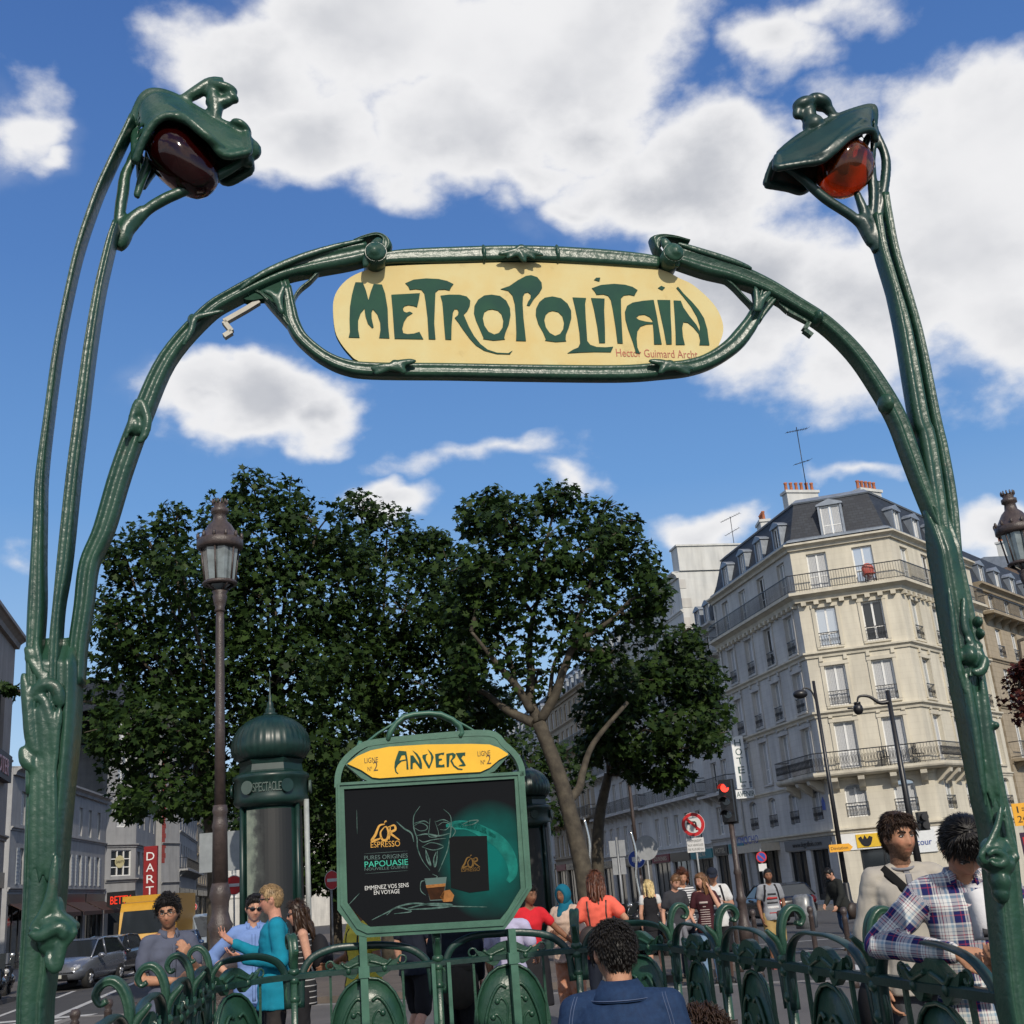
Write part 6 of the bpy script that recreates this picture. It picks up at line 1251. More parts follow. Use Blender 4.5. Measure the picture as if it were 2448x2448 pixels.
T7 = [(500, 1560, 110, 60), (640, 1540, 120, 80), (760, 1550, 120, 80), (560, 1640, 80, 50), (700, 1640, 120, 60), (860, 1600, 100, 90), (960, 1620, 70, 70), (620, 1440, 60, 60)]
tree('dark far trees filling the gap behind the columns', gp(800, 56), T7, 55, 2.4, .28, 7, ([gp(800, 56), gp(800, 56) + V((0, 0, 3)), gp(800, 56) + V((0, 0, 6))], .3, .2))
tree('copper leaved tree reaching in at the right edge', gp(2620, 30), [(1925, 1290, 26, 26), (1918, 1315, 30, 16), (1950, 1340, 40, 30), (1990, 1280, 60, 60), (1930, 1262, 20, 14)], 30, 3.5, .17, 8, ([gp(2640, 30), gp(2640, 30) + V((0, 0, 3)), gp(2620, 30) + V((0, 0, 7))], .22, .12), mat=LEAFR, group='copper trees', yspread=.4)

# ------------------------------------------------------------------ street lamps
LGL = M('lantern_glass', (.22, .26, .27), .12, var=.3, scale=8, spec=.9, metal=.15, c2=(.12, .14, .14))
def street_lamp(u, D, label, vtop=1394, uref=525, Dref=15.0):
    zt = lambda v: aty(uref, v, Dref).z - zg(Dref)   # heights measured on the nearest lamp
    p = aty(u, 2000, D); root = empty('street_lamp', (p.x, D, zg(D)), 0, label, 'street lamp', 'iron street lamps with glass lanterns'); k = 15 / F_PX
    zb = zt(1394); zc = zt(1440)
    q = MB(); fl = lambda a, z: 1 + .05 * math.cos(12 * a)
    q.lathe([(.26, 0), (.26, .25), (.22, .3), (.2, .9), (.24, .95), (.22, 1.02), (.13, 1.08), (.125, 1.35), (.16, 1.45), (.13, 1.5), (.105, 1.6), (.11, 1.72), (.135, 1.8), (.12, 1.88), (.1, 1.95)], 20); q.lathe([(.1, 1.95), (.092, 2.6), (.105, 2.64), (.09, 2.7), (.085, 2.78), (.10, 2.82), (.085, 2.9)], 20, rfun=lambda a, z: 1 + .03 * math.sin(5 * a + z * 9))
    q.lathe([(.07, 2.88), (.062, 4), (.055, zc - .3), (.05, zc - .12)], 24, rfun=fl); q.lathe([(.05, zc - .14), (.075, zc - .12), (.06, zc - .08), (.08, zc - .02), (.1, zc + .08), (.085, zc + .11), (.11, zc + .15), (.05, zc + .17)], 16)
    q.build('post', IRON, root)
    f = MB()
    for i in range(4):
        a = PI / 4 + PI / 2 * i; f.tube([(.06 * math.cos(a), .06 * math.sin(a), zc + .15), (.2 * math.cos(a), .2 * math.sin(a), zb - .02)], .018, n=5)
    n = 6; H_ = .5; r0, r1 = .205, .262
    for i in range(n):
        a = 2 * PI * (i + .5) / n; f.tube([(r0 * math.cos(a), r0 * math.sin(a), zb), (r1 * math.cos(a), r1 * math.sin(a), zb + H_)], .014, n=5)
    f.lathe([(r0 + .02, zb - .03), (r0 + .03, zb), (r0 + .01, zb + .02), (r0 - .02, zb + .02), (r0 - .02, zb - .03)], 24); f.build('lantern_frame', IRON, root)
    g = MB(); g.lathe([(.05, zb - .1), (r0 - .01, zb + .005), (r1 - .012, zb + H_)], 6, sm=False); g.build('lantern_glass', LGL, root)
    t = MB(); t.lathe([(r1 + .02, zb + H_ - .03), (r1 + .05, zb + H_), (r1 + .05, zb + H_ + .1), (r1 + .02, zb + H_ + .12), (.24, zb + H_ + .18), (.16, zb + H_ + .32), (.1, zb + H_ + .38), (.085, zb + H_ + .48), (.12, zb + H_ + .5), (.12, zb + H_ + .56), (.08, zb + H_ + .58), (.1, zb + H_ + .64)], 24)
    for i in range(12):
        a = 2 * PI * i / 12; t.ell((.3 * math.cos(a), .3 * math.sin(a), zb + H_ + .14), (.026, .026, .05), nu=6, nv=5); t.ell((.1 * math.cos(a), .1 * math.sin(a), zb + H_ + .66), (.016, .016, .04), nu=6, nv=4)
    t.build('lantern_roof', IRON, root); return root
street_lamp(526, 15.0, 'brown iron street lamp standing nearest, in front of the left trees')
street_lamp(1518, 43.0, 'distant iron street lamp in front of the grey hotel row')
street_lamp(2592, 17.6, 'iron street lamp at the right edge, only its lantern in the picture')

# ------------------------------------------------------------------ Morris columns
MG = M('column_green', (.006, .026, .021), .38, var=.3, scale=5)
mist = bpy.data.materials.new('misty_poster_print'); mist.use_nodes = True
def _mist():
    t = mist.node_tree; b = t.nodes['Principled BSDF']; b.inputs['Roughness'].default_value = .5; tc = t.nodes.new('ShaderNodeTexCoord'); n = t.nodes.new('ShaderNodeTexNoise'); n.inputs['Scale'].default_value = 2.4; n.inputs['Detail'].default_value = 9; n.inputs['Roughness'].default_value = .65; t.links.new(tc.outputs['Object'], n.inputs['Vector'])
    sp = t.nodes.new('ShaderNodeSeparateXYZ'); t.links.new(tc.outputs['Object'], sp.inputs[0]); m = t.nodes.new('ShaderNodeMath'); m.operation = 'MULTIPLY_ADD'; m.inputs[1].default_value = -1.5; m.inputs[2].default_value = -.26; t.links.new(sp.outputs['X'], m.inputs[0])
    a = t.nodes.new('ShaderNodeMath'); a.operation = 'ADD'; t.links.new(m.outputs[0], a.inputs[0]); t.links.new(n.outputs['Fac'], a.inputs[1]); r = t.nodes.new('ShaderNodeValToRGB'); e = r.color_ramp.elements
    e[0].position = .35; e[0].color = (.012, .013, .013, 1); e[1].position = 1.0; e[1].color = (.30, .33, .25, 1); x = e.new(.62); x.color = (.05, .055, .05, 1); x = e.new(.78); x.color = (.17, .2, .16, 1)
    t.links.new(a.outputs[0], r.inputs[0]); t.links.new(r.outputs[0], b.inputs['Base Color'])
_mist()
PALEG = M('dull_gilt_letters', (.07, .10, .085), .5, var=.1)
def morris(u, D, rz, label, scale=1.0):
    p = aty(u, 2000, D); root = empty('morris_column', (p.x, D, zg(D)), rz, label, 'advertising column', 'green advertising columns'); root.scale = (.92, .92, .97)
    q = MB(); q.lathe([(.78, 0), (.78, .2), (.7, .3), (.66, .5), (.66, .56)], 8, sm=False); q.lathe([(.6, .5), (.6, 3.95)], 32); q.build('shaft', MG, root)
    for k in range(3):
        a0 = R(-90 + 120 * k); b = MB(); N = 14; L_ = [(.625 * math.cos(a0 + R(-46 + 92 * i / N)), .625 * math.sin(a0 + R(-46 + 92 * i / N))) for i in range(N + 1)]
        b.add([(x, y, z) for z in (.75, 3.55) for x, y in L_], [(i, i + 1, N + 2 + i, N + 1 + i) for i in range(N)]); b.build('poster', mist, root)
    fr = MB()
    for k in range(3):
        a = R(-30 + 120 * k); fr.tube([(.645 * math.cos(a), .645 * math.sin(a), .5), (.645 * math.cos(a), .645 * math.sin(a), 3.7)], (.07, .05), n=8)
    fr.build('poster_frame', MG, root)
    h = MB(); h.lathe([(.62, 3.6), (.74, 3.66), (.78, 3.72), (.76, 3.8), (.76, 4.12), (.8, 4.16), (.78, 4.22), (.7, 4.26)], 32); h.lathe([(.7, 4.24), (.66, 4.3), (.64, 4.42), (.68, 4.5), (.62, 4.54)], 6, sm=False); ho_ = h.build('frieze', MG, root)
    for k in range(6): a = R(-90 + 60 * (k + .5)); m_ = MB(); c = V((.78 * math.cos(a), .78 * math.sin(a), 3.96)); m_.tube([c, c + V((math.cos(a), math.sin(a), 0)) * .05], .13, n=16); m_.build('medallion', PALEG if k % 2 else MG, ho_)
    for k in range(2):
        for i, ch_ in enumerate('SPECTACLE'):
            a = R(-90 + (i - 4) * 4.9 + 120 * k); e = V((-math.sin(a), math.cos(a), 0)); text('letter', ch_, PALEG, ho_, V((.775 * math.cos(a), .775 * math.sin(a), 3.87)), e, (0, 0, 1), .25, .065, .012)
    d = MB(); d.lathe([(.6, 4.52), (.72, 4.56), (.8, 4.68), (.815, 4.82), (.77, 5.0), (.66, 5.17), (.5, 5.3), (.3, 5.39), (.14, 5.42)], 144, rfun=lambda a, z: 1 + .022 * abs(math.cos(3 * a)) ** 8 + .009 * math.cos(36 * a)); do = d.build('dome', MG, root)
    f = MB(); f.lathe([(.15, 5.41), (.15, 5.46), (.1, 5.48), (.11, 5.55), (.07, 5.58), (.075, 5.66), (.03, 5.72), (.045, 5.8), (.02, 5.86), (.012, 6.1), (.004, 6.25)], 12); f.build('finial', MG, do)
    dp_ = MB(); dp_.tube([(.74, -.25, .3), (.74, -.25, 3.7)], .055, n=8); dp_.build('pale_pipe', M('pale_pipe_paint', (.3, .32, .31), .5), root); return root
morris(650, 22.5, R(6), 'nearer green domed Morris column with a misty dark poster, behind the blond man')
morris(1266, 36, R(-14), 'farther green domed Morris column half hidden by the billboard')

# ------------------------------------------------------------------ lamps on poles, lights and signs
def pole(name, label, cat, u, D, zt, r=.05, group=None):
    p = aty(u, 2000, D); root = empty(name, (p.x, D, zg(D)), 0, label, cat, group); b = MB(); b.tube([(0, 0, 0), (0, 0, zt - zg(D))], [r * 1.4, r * .8], n=10); b.lathe([(r * 3, 0), (r * 2.6, .5), (r * 2, .6), (r * 1.7, 1.1), (r * 1.4, 1.15)], 12); b.build('pole', BLACK, root); return root
r_ = pole('road_light', 'tall dark road light with a round hooded head in front of the grey side facade', 'road light', 2004, 40, aty(1944, 1628, 40).z, .065)
zt = aty(1944, 1628, 40).z - zg(40); b = MB(); b.tube(smooth_path([(0, 0, zt - .75), (-.12, 0, zt - .35), (-.32, 0, zt - .22), (-.5, 0, zt - .32)], 5), .03, n=6); b.build('arm', BLACK, r_); b = MB(); b.ell((-.52, 0, zt - .42), (.26, .2, .16)); b.build('lamp_head', BLACK, r_)
r_ = pole('camera_pole', 'dark pole with a swan neck arm carrying a round camera before the cream facade', 'pole', 2184, 30, aty(2125, 1650, 30).z, .07)
zt = aty(2125, 1650, 30).z - zg(30); b = MB(); b.tube(smooth_path([(0, 0, zt - .3), (-.25, 0, zt - .3), (-.5, 0, zt - .12), (-.75, 0, zt - .1), (-.83, 0, zt - .25)], 5), [.06 - .002 * i for i in range(21)], n=8); b.build('arm', BLACK, r_); b = MB(); b.ell((-.83, 0, zt - .42), (.13, .13, .15)); b.tube([(-.83, 0, zt - .3), (-.83, 0, zt - .24)], .09, n=8); b.tube([(-.83, 0, zt - .4), (-1.1, 0, zt - .38)], .025, n=5); b.build('camera', BLACK, r_)
for dx, lab in ((-.25, ''), (.3, '')):
    b = MB(); b.box(dx - .12, dx + .12, -.1, .12, 2.3, 2.75); b.tube([(dx, -.1, 2.62), (dx, -.25, 2.62)], .09, n=10); b.tube([(dx, -.1, 2.42), (dx, -.25, 2.42)], .09, n=10); b.tube([(dx, 0, 2.5), (0, 0, 2.5)], .03, n=5); b.build('pedestrian_signal', BLACK, r_)
# main traffic light
p = aty(1752, 2000, 28); tl = empty('traffic_light', (p.x, 28, zg(28)), R(-28), 'dark traffic light on an ornate post showing red', 'traffic light')
zt = aty(1738, 1866, 28).z - zg(28); b = MB(); b.lathe([(.16, 0), (.16, .5), (.12, .6), (.1, 1.0), (.13, 1.05), (.09, 1.15), (.075, 1.6), (.1, 1.65), (.07, 1.75), (.06, zt - .8)], 14); b.build('post', IRON, tl)
b = MB(); b.box(-.16, .16, -.12, .16, zt - .95, zt); b.box(-.18, .18, .02, .06, zt - 1.0, zt + .03); bo = b.build('signal_housing', BLACK, tl)
for i in range(3):
    z = zt - .17 - .3 * i; b = MB(); b.tube([(0, -.12, z), (0, -.135, z)], .1, n=16, sm=False); b.build('lens', M('red_signal', (.4, .01, .01), .4, var=0, emit=((1, .05, .03), 2.5)) if i == 0 else GLASS, bo)
    v = MB(); N = 10; L_ = [(.115 * math.cos(PI * k / N), .115 * math.sin(PI * k / N)) for k in range(N + 1)]; v.add([(x, -.12, z + y) for x, y in L_] + [(x * 1.05, -.36, z + y * 1.05 - .02) for x, y in L_], [(k, k + 1, N + 2 + k, N + 1 + k) for k in range(N)]); vv = v.build('visor', BLACK, bo, fixn=False); so = vv.modifiers.new('s', 'SOLIDIFY'); so.thickness = .012
GREYM = M('grey_metal', (.24, .25, .26), .5, metal=.3, var=.12); SWHITE = M('sign_white', (.62, .62, .62), .45, var=.04); SRED = M('sign_red', (.5, .015, .02), .45, var=.04); SBLUE = M('sign_blue', (.015, .06, .33), .45, var=.04); SBLK = M('sign_black', (.01, .01, .01), .5, var=0); SYEL = M('sign_yellow', (.75, .36, .02), .5, var=.05)
def disc(parent, name, c, r, mat, y, n=36): b = MB(); b.tube([(c[0], y, c[1]), (c[0], y - .006, c[1])], r, n=n, sm=False); return b.build(name, mat, parent)
def road_sign(label, u, v, D, rz=0.0, lean=0.0, zpole=True, name='road_sign', group='road signs'):
    c = aty(u, v, D); root = empty(name, (c.x, D, zg(D)), rz, label, 'road sign', group); h = c.z - zg(D)
    if zpole: b = MB(); b.tube([(0, .03, 0), (0, .03, h + .3)], .03, n=8); b.build('pole', GREYM, root)
    return root, h
r_, h = road_sign('red ringed no left turn sign with a white plate below', 1657, 1971, 33, R(-14))
disc(r_, 'disc', (0, h), .325, SWHITE, 0); disc(r_, 'red_ring', (0, h), .315, SRED, -.008); disc(r_, 'white_field', (0, h), .225, SWHITE, -.016)
b = MB(); b.prism([(-.16, .02), (-.07, .1), (-.07, .055), (.07, .055), (.07, -.17), (.12, -.17), (.12, .1), (-.07, .1)][0:1] + [(-.17, .06), (-.08, .12), (-.08, .085), (.06, .085), (.1, .04), (.1, -.16), (.055, -.16), (.055, .02), (.04, .04), (-.08, .04), (-.08, 0)], -.026, -.023, fr=lambda x, y, z: V((x, y, z + h))); b.build('arrow', SBLK, r_)
b = MB(); b.prism([(-.185, .135), (-.135, .185), (.185, -.135), (.135, -.185)], -.032, -.028, fr=lambda x, y, z: V((x, y, z + h))); b.build('slash', SRED, r_)
b = MB(); b.box(-.24, .24, -.012, .0, h - .74, h - .36); po = b.build('plate', SWHITE, r_)
for i, s in enumerate(('INTERDIT', 'AUX VEHICULES', 'DE PLUS DE 4 m')): text('lettering', s, SBLK, po, (0, -.0125, h - .47 - .11 * i), (1, 0, 0), (0, 0, 1), .085, .36 + .06 * (i > 0), .002)
r_, h = road_sign('round grey back of a road sign crossing the distant lamp post', 1545, 2027, 33, R(10)); disc(r_, 'disc', (0, h), .33, GREYM, 0)
r_, h = road_sign('blue round bus sign partly behind a grey disc', 1522, 2054, 36, R(-6)); disc(r_, 'disc', (0, h), .265, SWHITE, 0); disc(r_, 'blue_field', (0, h), .245, SBLUE, -.008)
b = MB(); b.box(-.14, .14, -.022, -.018, h - .06, h + .07); b.box(-.1, -.05, -.022, -.018, h - .1, h - .065); b.box(.05, .1, -.022, -.018, h - .1, h - .065); b.build('bus_symbol', SWHITE, r_)
r_, h = road_sign('pair of grey plate backs stacked on a thin pole near the tree trunk', 1476, 2031, 30)
for dx, z0, z1, w in ((-.12, -.17, .22, .16), (.12, -.17, .22, .16), (-.1, -.6, -.2, .13), (.1, -.6, -.2, .13)): b = MB(); b.box(dx - w / 2, dx + w / 2, -.01, .01, h + z0, h + z1); b.build('plate', GREYM, r_)
r_, h = road_sign('small blue and red no parking sign by the grey shopfront', 1820, 2049, 45); disc(r_, 'disc', (0, h), .2, SRED, 0, 24); disc(r_, 'blue_field', (0, h), .155, SBLUE, -.008, 24)
b = MB(); b.prism([(-.12, .09), (-.09, .12), (.12, -.09), (.09, -.12)], -.02, -.016, fr=lambda x, y, z: V((x, y, z + h))); b.build('slash', SRED, r_); b = MB(); b.box(-.15, .15, -.01, .01, h - .5, h - .24); b.build('plate', SWHITE, r_)
r_, h = road_sign('yellow diversion arrow sign on the tall road light', 2008, 2027, 39.6, 0, zpole=False)
b = MB(); b.prism([(-.38, -.12), (.28, -.12), (.4, 0), (.28, .12), (-.38, .12)], -.12, -.09, fr=lambda x, y, z: V((x, y, z + h))); b.box(-.05, .05, -.09, .32, h - .05, h + .05); bo = b.build('board', SYEL, r_); text('lettering', 'Déviation', SBLK, bo, (-.05, -.122, h - .05), (1, 0, 0), (0, 0, 1), .14, .56, .002)
for (u, v, D, rr, lab) in ((559, 2116, 42, .33, 'red no entry sign showing left of the Morris column'), (793, 2104, 35, .27, 'red no entry sign half behind the billboard frame'), (462, 2168, 90, .3, 'tiny distant no entry sign behind the man with glasses')):
    r_, h = road_sign(lab, u, v, D, R(50) if D == 35 else 0); disc(r_, 'disc', (0, h), rr, SWHITE, 0); disc(r_, 'red_field', (0, h), rr * .94, SRED, -.008); b = MB(); b.box(-rr * .68, rr * .68, -.022, -.016, h - rr * .16, h + rr * .16); b.build('bar', SWHITE, r_)
r_, h = road_sign('white backed bus stop plates behind the nearest lamp post', 527, 2030, 25)
for dx in (-.28, .28): b = MB(); b.box(dx - .16, dx + .16, -.03, .03, h - .45, h + .35); b.build('plate', M('plate_back', (.22, .24, .25), .5), r_)
# shop sign stack at the right edge
c = aty(2452, 1946, 22); r_ = empty('shop_sign', (c.x, 22, zg(22)), R(-12), 'yellow price sign above a dark purple panel at the right edge', 'sign'); h = c.z - zg(22)
b = MB(); b.tube([(.1, .1, 0), (.1, .1, h + .3)], .04, n=8); b.build('pole', BLACK, r_)
b = MB(); b.box(-.22, .5, -.04, .0, h - .2, h + .2); b.prism([(-.05, -.2), (.12, -.2), (.02, -.3)], -.04, 0, fr=lambda x, y, z: V((x, y, z + h))); bo = b.build('yellow_panel', SYEL, r_)
for i, s in enumerate(('1=', '2€')): text('lettering', s, SBLK, bo, (-.06, -.042, h + .03 - .17 * i), (1, 0, 0), (0, 0, 1), .17, .2, .003)
b = MB(); b.box(-.18, .6, -.03, .0, h - .74, h - .32); bo = b.build('purple_panel', M('purple_panel', (.03, .006, .03), .4), r_); text('lettering', 'PARIS', SRED, bo, (.2, -.032, h - .55), (1, 0, 0), (0, 0, 1), .22, .7, .003)
# slender shiny poles near the trunk
CHROME = M('chrome', (.6, .6, .58), .15, metal=.9, var=.1)
for (u, v0, D, lab) in ((1396, 1955, 30, 'shiny curved steel stand leaning beside the tree trunk'), (1507, 1985, 31, 'shiny curved steel stand left of the blue bus sign')):
    c = aty(u, v0, D); r_ = empty('steel_stand', (c.x, D, zg(D)), 0, lab, 'stand', 'curved steel stands'); h = c.z - zg(D)
    b = MB(); b.tube(smooth_path([(.05, 0, 0), (.06, 0, h * .4), (.02, 0, h * .6), (.08, 0, h * .8), (0, 0, h)], 6), .035, n=8); b.build('frame', CHROME, r_)
def bollard(u, D, h, r, label, group):
    p = aty(u, 2100, D); b = MB(); b.lathe([(r * 1.5, 0), (r * 1.4, .08), (r * 1.05, .12), (r, .14), (r * .95, h - .16), (r * 1.1, h - .15), (r * .7, h - .12), (r * 1.15, h - .08), (r * 1.2, h - .04), (r * .8, h - .005), (.005, h)], 14); o = b.build('bollard', IRON); o.location = (p.x, D, zg(D)); tag(o, label, 'bollard', group); return o
for i, (u, D, w) in enumerate(((191, 14, 'leftmost low bollard with a ball top beyond the left railing'), (267, 15.6, 'low ball topped bollard between the two others beyond the left railing'), (326, 14.4, 'low bollard seen through the first railing hoop'))): bollard(u, D, .68, .05, w, 'low bollards at the kerb')
for i, (u, D, w) in enumerate(((1788, 19.5, 'slim post left of the man in cargo shorts'), (1852, 17.5, 'slim ball topped post in front of the man in cargo shorts'), (1925, 18.5, 'slim post right of the man in cargo shorts'), (2004, 16.5, 'slim post beside the man in the dark jacket'), (1742, 21, 'slim post behind the second curled finial'))): bollard(u, D, 1.02, .04, w, 'slim kerb posts')
# concrete block and bin bag stand by the kerb
b = MB(); b.lathe([(.32, 0), (.34, .4), (.3, .85), (.2, .95)], 10, rfun=lambda a, z: 1 + .08 * math.sin(3 * a + 5 * z)); o = b.build('rubbish_bag', M('clear_plastic_bag', (.16, .17, .18), .3, var=.4, scale=9)); p = aty(1912, 2100, 36); o.location = (p.x, 36, zg(36)); tag(o, 'grey translucent rubbish bag hanging by the dark shop windows', 'rubbish bag')

# ------------------------------------------------------------------ vehicles
TYRE = M('tyre_rubber', (.012, .012, .012), .8, var=.2); RIM = M('alloy_rim', (.42, .42, .43), .3, metal=.7, var=.1); LAMPG = M('headlamp_glass', (.5, .5, .5), .1, var=0, spec=1.0, metal=.4); PLATE = M('number_plate', (.5, .5, .45), .5, var=.05); TAILR = M('tail_lamp', (.3, .01, .01), .2, var=0)
def wheel(parent, x, y, r, w):
    t = MB(); prof = [(r * .55, -w / 2), (r * .92, -w / 2), (r, -w * .3), (r, w * .3), (r * .92, w / 2), (r * .55, w / 2)]
    n = 20; vs = [(x + q[0] * math.cos(2 * PI * j / n), y + q[1], r + q[0] * math.sin(2 * PI * j / n)) for q in prof for j in range(n)]
    t.add(vs, [(i * n + j, i * n + (j + 1) % n, (i + 1) * n + (j + 1) % n, (i + 1) * n + j) for i in range(5) for j in range(n)], 0, True); o = t.build('wheel', TYRE, parent)
    h = MB(); sg = 1 if y > 0 else -1
    for k in range(5): a = 2 * PI * k / 5; h.tube([(x, y + sg * w * .42, r), (x + r * .5 * math.cos(a), y + sg * w * .46, r + r * .5 * math.sin(a))], .05, n=5)
    h.tube([(x, y, r), (x, y + sg * w * .35, r)], r * .56, n=18); h.build('rim', RIM, o)
def car(label, x, y, heading, L_, W_, H_, paint, name='parked_car', cat='car', group=None, van=False):
    # +x forward
    root = empty(name, (x, y, zg(y) - KERB), heading, label, cat, group); b = MB(); n = 12
    hw = W_ / 2; zb = .22
    st = [(-L_ / 2, .78, .55, .82), (-L_ / 2 + .12, .92, .35, .95), (-L_ * .36, 1.0, .28, 1.0), (-L_ * .1, 1.0, .26, .98), (L_ * .18, 1.0, .26, .96), (L_ * .3, .99, .28, .93), (L_ * .42, .94, .32, .82), (L_ / 2 - .06, .84, .36, .72), (L_ / 2, .7, .45, .62)]
    if van: st = [(-L_ / 2, .96, .3, 1.1), (-L_ * .3, 1.0, .28, 1.15), (L_ * .2, 1.0, .28, 1.15), (L_ * .34, 1.0, .3, 1.1), (L_ * .46, .94, .32, .95), (L_ / 2, .8, .4, .8)]
    rows = []
    for (xx, kw, z0, z1) in st:
        w = hw * kw; rows.append([(xx, -w * .86, z0), (xx, -w * .97, z0 + .12), (xx, -w, (z0 + z1) / 2), (xx, -w * .97, z1 - .1), (xx, -w * .88, z1), (xx, -w * .4, z1 + .025), (xx, w * .4, z1 + .025), (xx, w * .88, z1), (xx, w * .97, z1 - .1), (xx, w, (z0 + z1) / 2), (xx, w * .97, z0 + .12), (xx, w * .86, z0)])
    m = len(rows); b.add([p for r_ in rows for p in r_], [(i * n + j, i * n + (j + 1) % n, (i + 1) * n + (j + 1) % n, (i + 1) * n + j) for i in range(m - 1) for j in range(n)] + [tuple(range(n)), tuple((m - 1) * n + j for j in range(n))[::-1]], 0, True)
    b.build('body', paint, root)
    zt_ = H_; z0 = .94
    A = [(-L_ * .46, z0 + .04), (-L_ * .36, zt_ - .06), (-L_ * .1, zt_), (L_ * .06, zt_ - .05), (L_ * .27, z0 - .03)]
    if van: A = [(-L_ * .49, 1.1), (-L_ * .48, zt_), (L_ * .1, zt_ + .02), (L_ * .2, zt_ - .06), (L_ * .36, 1.05)]
    g = MB(); wb, wt = hw * .9, hw * .72
    wz = lambda z: wb + (wt - wb) * max(0, min(1, (z - z0) / (zt_ - z0)))
    vs = [(x_, s_ * wz(z_), z_) for s_ in (-1, 1) for x_, z_ in A]; k = len(A)
    g.add(vs, [tuple(range(k)), tuple(range(k, 2 * k))[::-1]] + [(i, i + 1, k + i + 1, k + i) for i in range(k - 1)]); g.build('windows', GLASS if not van else paint, root)
    rf = MB(); i0, i1 = 1, 3
    for a, c in ((1, 2), (2, 3)): rf.add([(A[a][0], -wz(A[a][1]), A[a][1] + .012), (A[c][0], -wz(A[c][1]), A[c][1] + .012), (A[c][0], wz(A[c][1]), A[c][1] + .012), (A[a][0], wz(A[a][1]), A[a][1] + .012)], [(0, 1, 2, 3)])
    for s_ in (-1, 1):
        for a in range(k - 1): rf.tube([(A[a][0], s_ * (wz(A[a][1]) + .005), A[a][1]), (A[a + 1][0], s_ * (wz(A[a + 1][1]) + .005), A[a + 1][1])], .03, n=5)
        xm = -.02 * L_; rf.tube([(xm - .05, s_ * (wb + .005), z0), (xm - .1, s_ * (wt + .01), zt_ - .01)], .03, n=5)
    rf.build('roof', paint, root)
    if van: q = MB(); q.add([(L_ * .2, -hw * .7, zt_ - .1), (L_ * .36, -hw * .8, 1.1), (L_ * .36, hw * .8, 1.1), (L_ * .2, hw * .7, zt_ - .1)], [(0, 1, 2, 3)]); o = q.build('windscreen', GLASS, root, fixn=False); o.location = (.02, 0, .015)
    for sx in (-1, 1):
        for sy in (-1, 1): wheel(root, sx * L_ * .31, sy * (hw - .1), .31, .2)
    for sy in (-1, 1):
        q = MB(); q.ell((L_ * .455, sy * hw * .68, .68), (.2, .17, .09), Matrix.Rotation(R(20), 3, 'Y')); q.build('headlight', LAMPG, root)
        q = MB(); q.ell((-L_ * .485, sy * hw * .74, .82), (.09, .12, .15)); q.build('tail_light', TAILR, root)
        q = MB(); q.ell((L_ * .17, sy * (hw + .09), z0 + .02), (.09, .12, .08)); q.build('mirror', paint, root)
    q = MB(); q.box(L_ / 2 - .05, L_ / 2 + .012, -hw * .5, hw * .5, .36, .5); q.build('grille', BLACK, root)
    q = MB(); q.box(L_ / 2 + .013, L_ / 2 + .03, -.26, .26, .4, .5); q.build('number_plate', PLATE, root)
    q = MB(); q.box(-L_ / 2 - .03, -L_ / 2 - .0, -.26, .26, .6, .7); q.build('number_plate', PLATE, root); return root
SILV = M('silver_car_paint', (.2, .215, .25), .25, metal=.5, var=.05, coat=.5); DKCAR = M('dark_car_paint', (.03, .033, .04), .25, metal=.3, var=.05, coat=.5); VANP = M('pale_van_paint', (.26, .31, .36), .35, var=.05); CARB = M('black_car_paint', (.01, .01, .012), .2, var=0, coat=.5)
HD = math.atan2(-.978, .208)
p = aty(200, 2100, 40); car('silver hatchback coming towards us at the left kerb', p.x, 40, HD - R(14), 4.0, 1.75, 1.48, SILV, 'passenger_car')
p = aty(262, 2100, 45); car('dark hatchback following just behind the silver one', p.x, 45, HD - R(10), 4.1, 1.75, 1.5, DKCAR, 'passenger_car')
p = aty(468, 2100, 60); car('pale blue grey van parked beyond the yellow truck', p.x, 60, HD + R(35), 4.6, 1.9, 2.1, VANP, 'delivery_van', 'van', van=True)
p = aty(430, 2100, 52); car('blue car half hidden behind the man with glasses', p.x, 52, HD, 4.1, 1.75, 1.45, M('blue_car_paint', (.03, .06, .14), .25, var=.05, coat=.5), 'passenger_car')
p = aty(1846, 2100, 44); car('black parked car behind the man in cargo shorts', p.x, 44, R(100), 4.0, 1.75, 1.4, CARB, 'passenger_car')
# yellow box truck
YT = M('yellow_truck_paint', (.5, .27, .02), .4, var=.08); p = aty(345, 2100, 52); tk = empty('box_truck', (p.x, 52, zg(52) - KERB), HD - R(3) - PI / 2 + PI, 'yellow box truck with a wide dark windscreen heading our way', 'truck')   # local -y... front faces -y
tk.rotation_euler = (0, 0, HD + PI / 2 - R(4))
b = MB(); b.box(-1.1, 1.1, 1.7, 7.5, .7, 3.05); b.build('cargo_box', YT, tk)
b = MB(); b.prism([(0, .55), (-.02, 1.2), (.06, 1.45), (.32, 2.4), (.6, 2.75), (1.65, 2.8), (1.65, .55)], -1.05, 1.05, fr=lambda x, y, z: V((y, x, z))); cab = b.build('cab', YT, tk)
b = MB(); b.add([(-.98, .045, 1.48), (.98, .045, 1.48), (.9, .3, 2.42), (-.9, .3, 2.42)], [(0, 1, 2, 3)]); o = b.build('windscreen', GLASS, cab, fixn=False); o.location = (0, -.012, 0)
b = MB(); b.box(-1.06, 1.06, -.1, .1, .35, .72); b.box(-.75, .75, -.04, .0, .78, .98); b.build('bumper', BLACK, cab); b = MB(); b.box(-.28, .28, -.125, -.102, .48, .6); b.build('number_plate', PLATE, cab)
